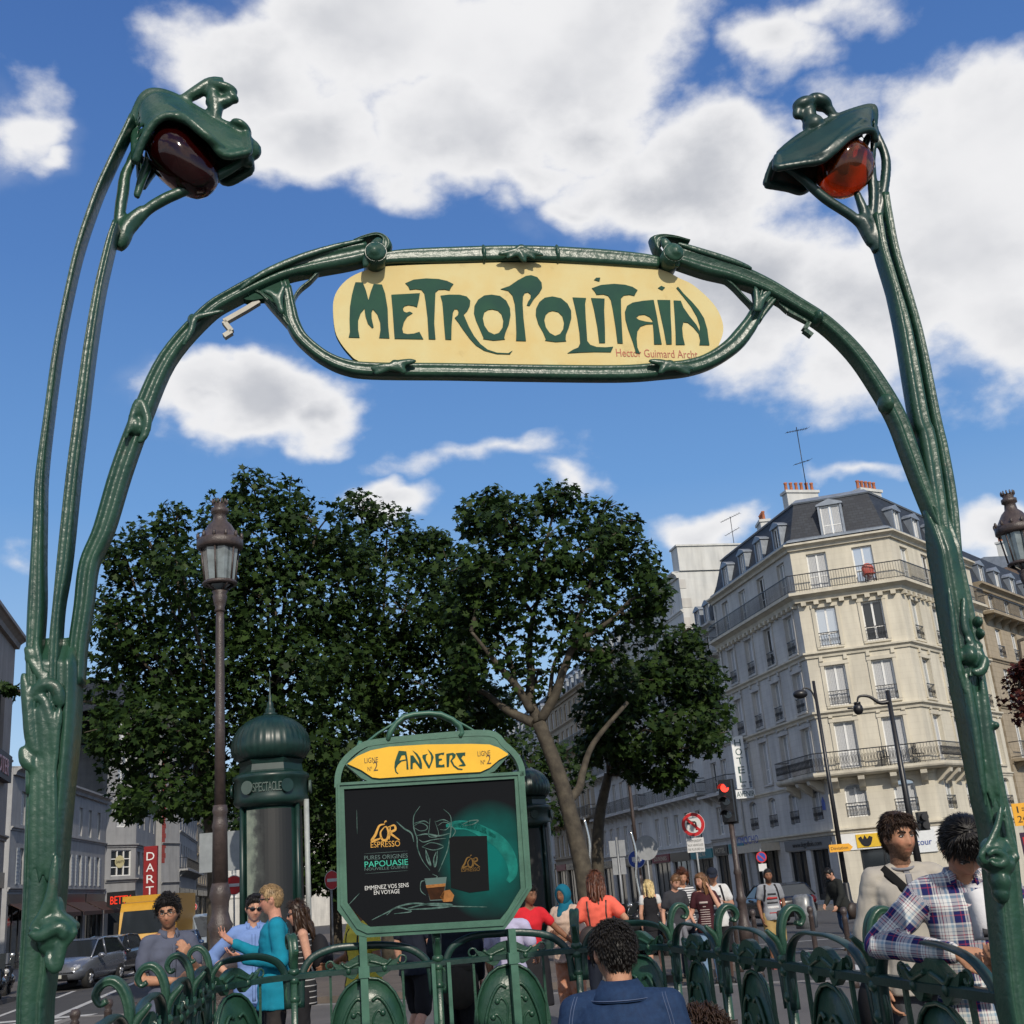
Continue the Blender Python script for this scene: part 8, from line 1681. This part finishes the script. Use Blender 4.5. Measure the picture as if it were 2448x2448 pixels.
def backpack(r, mat, z=1.2, w=.15, h=.2, d=.1, straps=True):
    b = MB(); b.ell(r['up']((0, .2, z)), (w, d, h), nu=14, nv=10); b.ell(r['up']((0, .27, z - .06)), (w * .7, d * .7, h * .55)); o = b.build('backpack', mat, r['root'])
    if straps and 'top' in r:
        for s in (-1, 1): drape(r['top'], [(s * .09, 1.47), (s * .105, 1.4), (s * .12, 1.3), (s * .14, 1.18)], -1, .006, 'backpack_strap', mat, r['root'], w=.022)
    return o
CA = dict
# men on the left, beyond the railing
GREYSH = cloth('grey_chambray', (.085, .095, .135)); DARKT = cloth('charcoal', (.016, .016, .019)); NAVY = cloth('navy', (.014, .018, .03))
A = person('man with black glasses in a grey short sleeved shirt, arms folded, by the left railing', 405, 9.4, 2138, 38, 'tan', CA(mat=HDARK, top=.034, side=.02, messy=.5, tufts=420, tl=.9, curl=True), (-30, 4, -4), 0,
    {-1: CA(e=(-.07, .0, -.28), w=(.17, -.2, -.3), d=(1, -.15, .1), p=(0, 1, 0), k=.5), 1: CA(e=(.06, -.06, -.27), w=(-.08, -.22, -.14), d=(-.55, -.35, .75), p=(-.3, .9, .2), k=.6)},
    CA(mat=GREYSH, collar=True, z=.8), CA(mat=DARKT), beard=.55, glasses='clear')
drape(A['top'], [(0, 1.4), (0, 1.2), (0, 1.0), (0, .86)], -1, .003, 'button_placket', GREYSH, A['root'], w=.016)
BLUESH = cloth('light_blue_oxford', (.16, .25, .50))
B_ = person('man in sunglasses and a light blue shirt with hand on hip', 605, 11.4, 2135, 14, 'fair', CA(mat=HDARK, top=.024, side=.013, messy=.4, tufts=320, tl=1.1), (8, 6, 5), 0,
    {-1: CA(e=(-.235, .06, -.215), w=(-.03, -.05, -.42), d=(.7, -.2, -.5), p=(.5, .8, 0), k=.3), 1: CA(e=(.08, .02, -.28), w=(.05, -.1, -.5))},
    CA(mat=BLUESH, collar=True, sleeve='elbow', z=.74, loose=.022), CA(mat=NAVY), glasses='sun')
drape(B_['top'], [(0, 1.4), (0, 1.2), (0, 1.0), (0, .8)], -1, .003, 'button_placket', BLUESH, B_['root'], w=.017); drape(B_['top'], [(.05, 1.28), (.13, 1.28)], -1, .003, 'pocket_seam', BLUESH, B_['root'])
TEALC = cloth('teal_jersey', (.008, .20, .30))
C_ = person('blond man in a teal long sleeved top gesturing with both open hands', 655, 10.3, 2109, -72, 'pink', CA(mat=HSAND, top=.018, side=.009, messy=.3, tufts=420, tl=1.0), (-12, 2, 0), 0,
    {1: CA(e=(.07, .03, -.29), w=(-.03, -.27, -.25), d=(-.1, -.9, .4), p=(-.3, .5, .85), k=.22, sp=.3), -1: CA(e=(-.07, -.08, -.25), w=(-.05, -.33, -.12), d=(.05, -.75, .6), p=(.5, .5, .7), k=.25, sp=.3)},
    CA(mat=TEALC, sleeve='long', z=.76, loose=.022), CA(mat=cloth('black_check', (.022, .02, .02), c2=(.04, .035, .034))), glasses='sun', brow=HSAND)
b = MB(); b.lathe([(.034, -.012), (.036, 0), (.034, .012)], 14); o = b.build('watch', LEATH, C_['root']); w_ = C_['el'][1].lerp(C_['wr'][1], .95); o.location = w_; o.rotation_euler = (C_['wr'][1] - C_['el'][1]).to_track_quat('Z', 'Y').to_euler()
drape(C_['top'], [(.06, 1.49), (.1, 1.4), (.13, 1.25), (.15, 1.1)], 1, .004, 'bag_strap', DARKT, C_['root'], w=.012)
STRIPED = M('cloth_dark_stripes', (.012, .012, .014), .85, var=0)
def stripes(mat, a, b_, axis, period, frac, attr='Object'):
    t = mat.node_tree; bs = t.nodes['Principled BSDF']; tc = t.nodes.new('ShaderNodeTexCoord'); sp = t.nodes.new('ShaderNodeSeparateXYZ'); t.links.new(tc.outputs['Object'], sp.inputs[0])
    m = t.nodes.new('ShaderNodeMath'); m.operation = 'MULTIPLY'; m.inputs[1].default_value = 1 / period; t.links.new(sp.outputs[axis], m.inputs[0]); f = t.nodes.new('ShaderNodeMath'); f.operation = 'FRACT'; t.links.new(m.outputs[0], f.inputs[0])
    g = t.nodes.new('ShaderNodeMath'); g.operation = 'GREATER_THAN'; g.inputs[1].default_value = frac; t.links.new(f.outputs[0], g.inputs[0]); x = t.nodes.new('ShaderNodeMix'); x.data_type = 'RGBA'; x.inputs[6].default_value = (*a, 1); x.inputs[7].default_value = (*b_, 1); t.links.new(g.outputs[0], x.inputs[0]); t.links.new(x.outputs[2], bs.inputs['Base Color'])
stripes(STRIPED, (.012, .012, .014), (.4, .4, .4), 'Z', .055, .84)
D_ = person('woman with long dark hair and sunglasses in a sleeveless striped top', 716, 11.6, 2150, -68, 'fair', CA(mat=HBRN, top=.022, side=.016, messy=.5, tufts=120, long=.3, curl=True), (0, 4, 0), 0, {1: CA(e=(.05, .05, -.27), w=(.03, -.08, -.5)), -1: CA()}, CA(mat=STRIPED, sleeve='none', z=.74), CA(mat=DARKT), female=True, glasses='sun')
backpack(D_, DARKT, 1.22)
YELT = cloth('yellow_jersey', (.62, .50, .06)); 
E_ = person('person in a yellow and black t-shirt mostly hidden by the billboard post', 862, 10.9, 2125, -48, 'brown', CA(mat=HDARK, top=.014, side=.01, tufts=60), (0, 5, 0), 0, {-1: CA(e=(-.1, .0, -.26), w=(-.04, -.26, -.33), d=(0, -.9, -.2), p=(1, 0, 0)), 1: CA(e=(.07, 0, -.27), w=(.02, -.27, -.33), d=(-.2, -.9, -.1), p=(-1, 0, 0))}, CA(mat=YELT, z=.8, loose=.025), CA(mat=DARKT))
for x in (-.09, .09): drape(E_['top'], [(x, 1.42), (x * 1.15, 1.2), (x * 1.3, 1.0), (x * 1.1, .84)], -1, .003, 'black_stripe', DARKT, E_['root'], w=.012)
drape(E_['top'], [(-.13, .9), (0, .88), (.13, .9)], -1, .003, 'black_stripe', DARKT, E_['root'], w=.018)
F1 = person('person in dark shorts and white socks striding behind the billboard', 985, 12.4, 2110, 150, 'fair', CA(mat=HBRN), (0, 0, 0), 0, None, CA(mat=NAVY), CA(mat=DARKT, kind='short'), (.12, .06, .03), legs={1: CA(k=(.1, -.12, .5), a=(.1, .06, .12)), -1: CA(k=(-.1, .05, .5), a=(-.11, .3, .18))})
for s, a in ((1, V((.1, .06, .12))), (-1, V((-.11, .3, .18)))): b = MB(); b.cap(a + V((0, .0, .0)), a + V((0, -.01, .1)), .043, .048); b.build('sock', cloth('white', (.55, .55, .54)), F1['root'])
F2 = person('person in black trousers with a grey shoulder bag seen below the billboard', 1080, 10.9, 2105, 170, 'fair', CA(mat=HDARK), (0, 0, 0), 0, None, CA(mat=NAVY, sleeve='long', z=.8, loose=.03), CA(mat=DARKT, loose=.03))
b = MB(); b.ell((-.06, .2, .86), (.19, .1, .22), nu=16, nv=12); b.box(-.2, .08, .12, .27, .98, 1.02); b.build('shoulder_bag', cloth('grey_canvas', (.045, .04, .034)), F2['root'])
REDJ = cloth('red_jersey', (.55, .02, .03))
G1 = person('person in a red jersey with black skirt reaching out beside the billboard', 1258, 13.8, 2110, 20, 'brown', CA(mat=HDARK, top=.02, side=.012), (15, 8, 0), 4, {1: CA(e=(.17, -.03, -.2), w=(.32, -.1, -.36), d=(.7, -.2, -.5), p=(0, 1, 0)), -1: CA()}, CA(mat=REDJ, z=.86), CA(mat=DARKT, kind='skirt', z=.35, loose=.04), female=True)
G2 = person('person in a pale lilac shirt right behind the billboard edge', 1206, 10.7, 2125, 160, 'tan', CA(mat=HDARK), (0, 0, 0), 0, {-1: CA(e=(-.1, -.03, -.26), w=(-.04, -.25, -.33)), 1: CA()}, CA(mat=cloth('lilac_white', (.42, .40, .56)), z=1.0, loose=.02), CA(mat=DARKT))
# veiled woman and the woman in coral
TEALH = cloth('teal_scarf', (.006, .11, .17)); BEI = cloth('beige_shawl', (.50, .37, .29)); ORG = cloth('orange_print', (.42, .13, .045), c2=(.5, .3, .22))
H_ = person('woman in a teal headscarf and beige shawl with orange trousers', 1347, 14.4, 2111, -28, 'brown', None, (-12, 5, 0), 0, {-1: CA(e=(-.08, -.02, -.25), w=(.05, -.24, -.27), d=(.6, -.6, .1), p=(0, 1, 0)), 1: CA(e=(.07, -.02, -.25), w=(-.02, -.24, -.33), d=(-.6, -.6, 0), p=(0, 1, 0))}, CA(mat=BEI, sleeve='elbow', z=.8, loose=.05, wr=.012, name='shawl', flare=.1), CA(mat=ORG, loose=.04), (.5, .4, .32), female=True, ears=False)
Mh = H_['Mh']; b = MB(); vs = []; nu, nv = 40, 26
for i in range(nv + 1):
    p = PI * i / nv
    for j in range(nu):
        a = 2 * PI * j / nu; d = (math.sin(p) * math.sin(a), -math.sin(p) * math.cos(a), math.cos(p)); q = skull(d); phi = abs((math.degrees(a) + 180) % 360 - 180); inside = (phi / 52) ** 2 + ((q[2] + .025) / .095) ** 2
        t = min(1, max(0, (inside - .85) / .3)); o = q + np.array(d) * (.024 * t - .012 * (1 - t)); vs.append(Mh @ V(o))
b.add(vs, [(i * nu + j, i * nu + (j + 1) % nu, (i + 1) * nu + (j + 1) % nu, (i + 1) * nu + j) for i in range(nv) for j in range(nu)], 0, True)
b.cap(H_['hc'] + V((0, .04, -.08)), H_['nb'] + V((0, .02, -.02)), .085, .11); b.cap(H_['nb'] + V((0, -.03, 0)), H_['nb'] + V((-.03, -.1, -.1)), .09, .07); b.cap(H_['nb'] + V((.1, 0, -.03)), H_['nb'] + V((-.1, 0, -.03)), .07, .07); b.build('headscarf', TEALH, H_['root'], fixn=False)
CORAL = cloth('coral_cotton', (.75, .13, .085))
I_ = person('auburn haired woman in a coral top with a small brown rucksack, back turned', 1420, 13.4, 2080, 172, 'tan', CA(mat=HRED, top=.026, side=.02, messy=.4, tufts=100, long=.24), (0, 0, 0), 0, {-1: CA(e=(-.17, .1, -.2), w=(-.06, -.08, -.36), d=(.6, -.6, -.3), p=(.5, .5, 0)), 1: CA(e=(.13, .03, -.25), w=(.1, -.12, -.45))}, CA(mat=CORAL, z=.82, loose=.035, wr=.009), CA(mat=NAVY), female=True)
b = MB(); b.ell((.1, .2, 1.02), (.13, .08, .16), nu=14, nv=10); b.build('rucksack', LEATH, I_['root'])
for s in (-1, 1): drape(I_['top'], [(s * .11, 1.44), (s * .1, 1.3), (s * .09, 1.15), (.07, 1.0)], 1, .005, 'rucksack_strap', LEATH, I_['root'], w=.01)
# man in denim going down the stairs
DEN = M('denim', (.011, .026, .068), .8, var=.25, scale=55, bump=.15, bscale=260, spec=.2, c2=(.018, .042, .10)); DENS = M('denim_stitch', (.075, .105, .19), .8, var=.2)
jb = lambda D: -.17 * (int((D * 1.0 - 4.05 - .45 - .2) / .3) + 1)
J = person('man in a blue denim jacket seen from behind, going down the stairs', 1462, 4.95, 2186, 168, 'tan', CA(mat=HDARK, top=.022, side=.014, messy=.2, tufts=1100, tl=1.5), (22, 26, 0), 4, None, CA(mat=DEN, sleeve='long', z=.84, loose=.026, name='denim_jacket', wr=.005), CA(mat=DARKT), base=-.34, beard=.5, vox=.0075, slim=1.12)
jt = J['top']
c = MB(); N = 26; ring = []
for i in range(N + 1):
    a = R(-20 + 220 * i / N); q = V((math.cos(a), math.sin(a), 0)); n_ = J['nb'] + V((0, -.005, 0)); ring += [n_ + q * .066 + V((0, 0, .052)), n_ + q * .073 + V((0, 0, .058)), n_ + V((q.x * .105, q.y * .098, .012)), n_ + V((q.x * .128, q.y * .118, -.018))]
c.add(ring, [(4 * i + j, 4 * i + j + 1, 4 * i + j + 5, 4 * i + j + 4) for i in range(N) for j in range(3)], 0, True); o = c.build('collar', DEN, J['root'], fixn=False); m_ = o.modifiers.new('s', 'SOLIDIFY'); m_.thickness = .005
c = MB(); c.tube([ring[4 * i + 3] * .9 + ring[4 * i + 2] * .1 + V((0, .004, .004)) for i in range(N + 1)], .0017, n=5); c.build('stitching', DENS, J['root'])
for pts in ([(-.2, 1.3), (-.1, 1.285), (0, 1.28), (.1, 1.285), (.2, 1.3)], [(-.2, 1.288), (-.1, 1.273), (0, 1.268), (.1, 1.273), (.2, 1.288)], [(-.105, 1.28), (-.1, 1.1), (-.085, .9)], [(.105, 1.28), (.1, 1.1), (.085, .9)], [(-.093, 1.28), (-.088, 1.1), (-.073, .9)], [(.093, 1.28), (.088, 1.1), (.073, .9)],
            [(-.17, 1.475), (-.19, 1.4), (-.2, 1.32), (-.205, 1.22)], [(.17, 1.475), (.19, 1.4), (.2, 1.32), (.205, 1.22)], [(-.182, 1.475), (-.202, 1.4), (-.212, 1.32), (-.217, 1.22)], [(.182, 1.475), (.202, 1.4), (.212, 1.32), (.217, 1.22)]): drape(jt, pts, 1, .0016, 'stitching', DENS, J['root'], lift=.0006)
K_ = person('person with dark curly hair further down the stairs, only the hair in view', 1676, 5.7, 2432, 175, 'tan', CA(mat=HBRN, top=.05, side=.035, messy=.6, tufts=900, tl=1.3, curl=True), (0, 10, 0), 0, None, CA(mat=NAVY), CA(mat=DARKT), base=-.85)
# crossing the road on the right
L_P = person('blonde woman in a sleeveless black dress walking away with a tan bag', 1548, 21.5, 2101, 176, 'fair', CA(mat=HBLO, top=.02, side=.018, messy=.4, tufts=60, long=.2), (0, 0, 0), 0, None, CA(mat=DARKT, sleeve='none', z=.82, name='black_dress'), CA(mat=DARKT, kind='skirt', z=.5), female=True)
b = MB(); b.ell((-.22, .02, .85), (.07, .13, .2)); b.tube([(-.22, 0, 1.02), (-.17, 0, 1.45)], .012, n=5); b.build('shoulder_bag', M('tan_bag', (.16, .10, .05), .7), L_P['root'])
b = MB(); [b.cap(L_P['sh'][s] + V((0, 0, .0)), L_P['sh'][s].lerp(L_P['el'][s], .3), .062, .06) for s in (-1, 1)]; b.build('white_sleeves', cloth('white', (.55, .55, .54)), L_P['root'])
GRT = cloth('dark_grey_tee', (.035, .036, .042))
M_P = person('boy in a dark grey t-shirt looking down, jacket tied at the waist', 1606, 19.6, 2087, 12, 'fair', CA(mat=HLBR, top=.022, side=.012, messy=.4, tufts=60), (10, 22, 6), 3, {1: CA(e=(.06, .02, -.27), w=(.1, -.12, -.47)), -1: CA(e=(-.09, .03, -.28), w=(-.11, -.02, -.54))}, CA(mat=GRT, z=.84, loose=.02), CA(mat=NAVY), slim=.9)
b = MB(); b.cap((-.15, -.02, .92), (.15, -.02, .92), .11, .11); b.cap((-.03, -.14, .88), (-.06, -.15, .62), .05, .06); b.cap((.05, -.14, .88), (.09, -.13, .66), .05, .05); b.build('tied_jacket', cloth('light_grey', (.16, .16, .18)), M_P['root'])
WSTR = M('cloth_breton', (.5, .5, .5), .85, var=0); stripes(WSTR, (.52, .52, .52), (.02, .02, .03), 'Z', .04, .6)
N_P = person('woman with curly auburn hair in a navy and white striped top', 1627, 20.6, 2077, 16, 'tan', CA(mat=HRED, top=.035, side=.03, messy=.7, tufts=90, curl=True, long=.12), (-10, 8, 0), 0, {1: CA(e=(.1, .02, -.26), w=(.08, -.14, -.45)), -1: CA()}, CA(mat=WSTR, z=.82, sleeve='short'), CA(mat=NAVY), female=True)
MAR = cloth('maroon_tee', (.045, .012, .016))
O_P = person('girl with long light brown hair in a maroon t-shirt, hand at her ear', 1676, 19.6, 2084, -18, 'fair', CA(mat=HLBR, top=.02, side=.018, messy=.35, tufts=60, long=.3), (-35, 6, 0), 0, {1: CA(e=(.1, -.1, -.22), w=(-.03, -.08, .08), d=(-.3, .2, .9), p=(-1, 0, 0)), -1: CA(e=(-.08, -.03, -.27), w=(-.22, -.2, -.42), d=(-.6, -.4, -.4))}, CA(mat=MAR, z=.84), CA(mat=cloth('washed_jeans', (.17, .26, .38))), female=True)
PRW = M('shirt_print_pale', (.4, .33, .3), .8, var=0); PRR = M('shirt_print_red', (.35, .03, .03), .8, var=0); PRD = M('shirt_print_dark', (.03, .03, .035), .8, var=0)
def prints(r, L_):
    for (x0, x1, z, w, mat) in L_: drape(r['top'], [(x0, z), ((x0 + x1) / 2, z), (x1, z)], -1, .002, 'shirt_print', mat, r['root'], lift=.001, w=w, n=4)
prints(O_P, [(-.07, .07, 1.3, .02, PRW), (-.02, .03, 1.24, .012, PRW)] + [(-.08, .08, 1.19 - .035 * i, .008, PRW) for i in range(8)])
P_P = person('man in a navy cap and printed white t-shirt reading a leaflet', 1700, 20.6, 2070, -6, 'tan', CA(mat=HDARK, top=.012, side=.01, tufts=20), (0, 18, 0), 0, {1: CA(e=(.09, -.02, -.26), w=(-.04, -.28, -.22), d=(-.7, -.5, .2), p=(0, 0, 1)), -1: CA(e=(-.08, -.02, -.26), w=(.04, -.28, -.22), d=(.6, -.6, .2), p=(0, 0, 1))}, CA(mat=cloth('white', (.55, .55, .54)), z=.84, loose=.025), CA(mat=DARKT, kind='short', loose=.03))
prints(P_P, [(-.1, .1, 1.06, .05, PRD), (-.08, .08, .99, .03, PRD), (-.09, .09, 1.3, .02, PRD)])
b = MB(); Mh = P_P['Mh']; b.ell(Mh @ V((0, .008, .058)), (.088, .108, .078), P_P['Mrot'], nu=16, nv=10); b.add([Mh @ V(p) for p in ((-.07, -.08, .06), (.07, -.08, .06), (.055, -.17, .035), (-.055, -.17, .035), (-.07, -.08, .05), (.07, -.08, .05), (.055, -.17, .027), (-.055, -.17, .027))], [(0, 1, 2, 3), (7, 6, 5, 4), (0, 3, 7, 4), (1, 5, 6, 2), (2, 6, 7, 3)]); co = b.build('cap', NAVY, P_P['root'])
b = MB(); c_ = (P_P['wr'][1] + P_P['wr'][-1]) / 2 + V((0, -.08, .03)); b.obox(c_, (.2, .004, .15), Matrix.Rotation(R(-50), 3, 'X')); b.build('leaflet', PRW, P_P['root']); backpack(P_P, DARKT, straps=True)
HG = cloth('heather_grey', (.24, .25, .27)); KH = cloth('khaki', (.36, .25, .10))
Q_P = person('bearded man in a grey printed t-shirt and khaki cargo shorts', 1832, 22.8, 2074, 3, 'brown', CA(mat=HDARK, top=.012, side=.008, messy=.2, tufts=40), (0, 4, 0), 0, {-1: CA(e=(-.07, .03, -.28), w=(-.06, -.05, -.53)), 1: CA(e=(.07, .03, -.28), w=(.06, -.05, -.53))}, CA(mat=HG, z=.84, loose=.022), CA(mat=KH, kind='short', loose=.03), (.25, .06, .05), beard=.95)
prints(Q_P, [(-.08, .08, 1.3, .018, PRD), (-.1, .1, 1.23, .026, PRR), (-.1, .1, 1.15, .018, PRD), (-.11, .11, 1.06, .035, cloth('white', (.55, .55, .54))), (-.08, .08, 1.06, .014, PRR), (-.09, .09, .97, .012, PRR)]); backpack(Q_P, DARKT)
R_P = person('man in a dark jacket and jeans bending forward near the slim posts', 1998, 26.5, 2067, -66, 'fair', CA(mat=HDARK, top=.022, side=.012, messy=.4, tufts=50), (0, 26, 0), 14, {1: CA(e=(.05, -.03, -.28), w=(.02, -.16, -.48)), -1: CA(e=(-.05, -.03, -.28), w=(0, -.2, -.45))}, CA(mat=cloth('dark_jacket', (.02, .022, .021)), sleeve='long', z=.8, loose=.035, name='jacket'), CA(mat=cloth('blue_jeans', (.03, .06, .12))), (.07, .045, .025), legs={1: CA(k=(.1, -.1, .5), a=(.1, .0, .085)), -1: CA(k=(-.1, .0, .5), a=(-.1, .22, .1))})
b = MB(); b.ell((.2, .12, .8), (.07, .15, .17)); b.build('shoulder_bag', LEATH, R_P['root'])
# two men by the right railing
CRS = cloth('cream_sweater', (.42, .385, .325), c2=(.34, .315, .28))
S_P = person('bearded man in a cream sweater with a black shoulder strap, looking to the right', 2132, 6.9, 1940, -8, 'tan', CA(mat=HBRN, top=.026, side=.016, messy=.45, tufts=800, tl=1.3), (24, 2, 0), 0, {-1: CA(e=(-.09, .03, -.29), w=(-.05, -.06, -.55), d=(.1, -.2, -1), p=(1, .2, 0), k=.5), 1: CA()}, CA(mat=CRS, sleeve='long', z=.82, loose=.024, wr=.007), CA(mat=cloth('grey_trousers', (.07, .075, .085))), beard=.9, brow=HBRN)
drape(S_P['top'], [(-.115, 1.475), (-.07, 1.42), (.0, 1.33), (.07, 1.24), (.13, 1.14), (.17, 1.02)], -1, .004, 'shoulder_strap', cloth('black_webbing', (.008, .008, .008)), S_P['root'], w=.026, lift=.004)
drape(S_P['top'], [(0.012, 1.455), (.012, 1.42), (.012, 1.37)], -1, .003, 'placket', cloth('grey_trim', (.2, .2, .22)), S_P['root'], w=.018)
c = MB(); N = 20; c.tube([S_P['nb'] + V((math.cos(a) * .074, math.sin(a) * .07 - .006, .012 - .02 * (math.sin(a) < 0) * -math.sin(a))) for a in np.linspace(0, 2 * PI, N)], .008, n=6, caps=False); c.build('neckband', MATS['cloth_grey_trim'], S_P['root'])
b = MB(); b.ell((-.25, .1, .72), (.1, .14, .2), nu=14, nv=10); b.build('shoulder_bag', DARKT, S_P['root'])
PLAID = bpy.data.materials.new('cloth_plaid'); PLAID.use_nodes = True
def _plaid():
    t = PLAID.node_tree; b = t.nodes['Principled BSDF']; b.inputs['Roughness'].default_value = .85; b.inputs['Specular IOR Level'].default_value = .2; at = t.nodes.new('ShaderNodeAttribute'); at.attribute_name = 'uvp'; sp = t.nodes.new('ShaderNodeSeparateXYZ'); t.links.new(at.outputs['Vector'], sp.inputs[0]); outs = []
    for ax, per in (('X', .105), ('Y', .115)):
        m = t.nodes.new('ShaderNodeMath'); m.operation = 'MULTIPLY'; m.inputs[1].default_value = 1 / per; t.links.new(sp.outputs[ax], m.inputs[0]); a = t.nodes.new('ShaderNodeMath'); a.operation = 'ADD'; a.inputs[1].default_value = 20; t.links.new(m.outputs[0], a.inputs[0]); f = t.nodes.new('ShaderNodeMath'); f.operation = 'FRACT'; t.links.new(a.outputs[0], f.inputs[0])
        r = t.nodes.new('ShaderNodeValToRGB'); r.color_ramp.interpolation = 'CONSTANT'; e = r.color_ramp.elements; W_, N_, RD, LB = (.62, .62, .60, 1), (.014, .02, .10, 1), (.30, .03, .06, 1), (.25, .36, .45, 1)
        seq = [(0, W_), (.08, LB), (.17, W_), (.24, N_), (.48, RD), (.52, N_), (.64, W_), (.70, N_), (.725, W_), (.80, RD), (.83, W_), (.93, N_), (.95, W_)]
        e[0].position = 0; e[0].color = seq[0][1]; e[1].position = seq[1][0]; e[1].color = seq[1][1]
        for p, c in seq[2:]: x = e.new(p); x.color = c
        t.links.new(f.outputs[0], r.inputs[0]); outs.append(r.outputs[0])
    mx = t.nodes.new('ShaderNodeMix'); mx.data_type = 'RGBA'; mx.inputs[0].default_value = .5; t.links.new(outs[0], mx.inputs[6]); t.links.new(outs[1], mx.inputs[7]); t.links.new(mx.outputs[2], b.inputs['Base Color'])
_plaid()
T_P = person('man in a blue and white plaid shirt over a white t-shirt looking down', 2262, 5.25, 1922, -10, 'tan', CA(mat=HDARK, top=.026, side=.012, messy=.2, tufts=900, tl=1.5), (8, 46, 0), 7, {-1: CA(e=(-.225, .01, -.2), w=(.05, -.22, -.235), d=(.8, -.3, -.2), p=(.1, .9, -.5), k=.55), 1: CA(e=(.1, -.02, -.27), w=(-.06, -.26, -.28), d=(-.8, -.5, 0), p=(0, .5, 1), k=.7)}, CA(mat=PLAID, sleeve='long', z=.78, loose=.026, collar=True, uv=True, wr=.006), CA(mat=cloth('pale_jeans', (.2, .25, .36))), vox=.0075)
for (x0, w0) in ((.03, .058),): drape(T_P['top'], [(x0, 1.44), (x0 + .01, 1.3), (x0 + .012, 1.22)], -1, .004, 'white_tshirt', cloth('white_cotton', (.6, .6, .62)), T_P['root'], w=w0, lift=.003, n=4)
drape(T_P['top'], [(.02, 1.25), (.045, 1.25), (.075, 1.25)], -1, .003, 'shirt_print', PRD, T_P['root'], lift=.009, w=.02, n=4)
b = MB(); wc = T_P['wr'][-1] + V((.13, -.06, -.05)); b.tube([wc, wc + V((.08, -.02, -.01)), T_P['wr'][1] + V((-.06, -.05, .0))], (.022, .006), n=8); b.build('black_strap', cloth('black_webbing', (.008, .008, .008)), T_P['root'])
bpy.data.scenes.remove(TS)
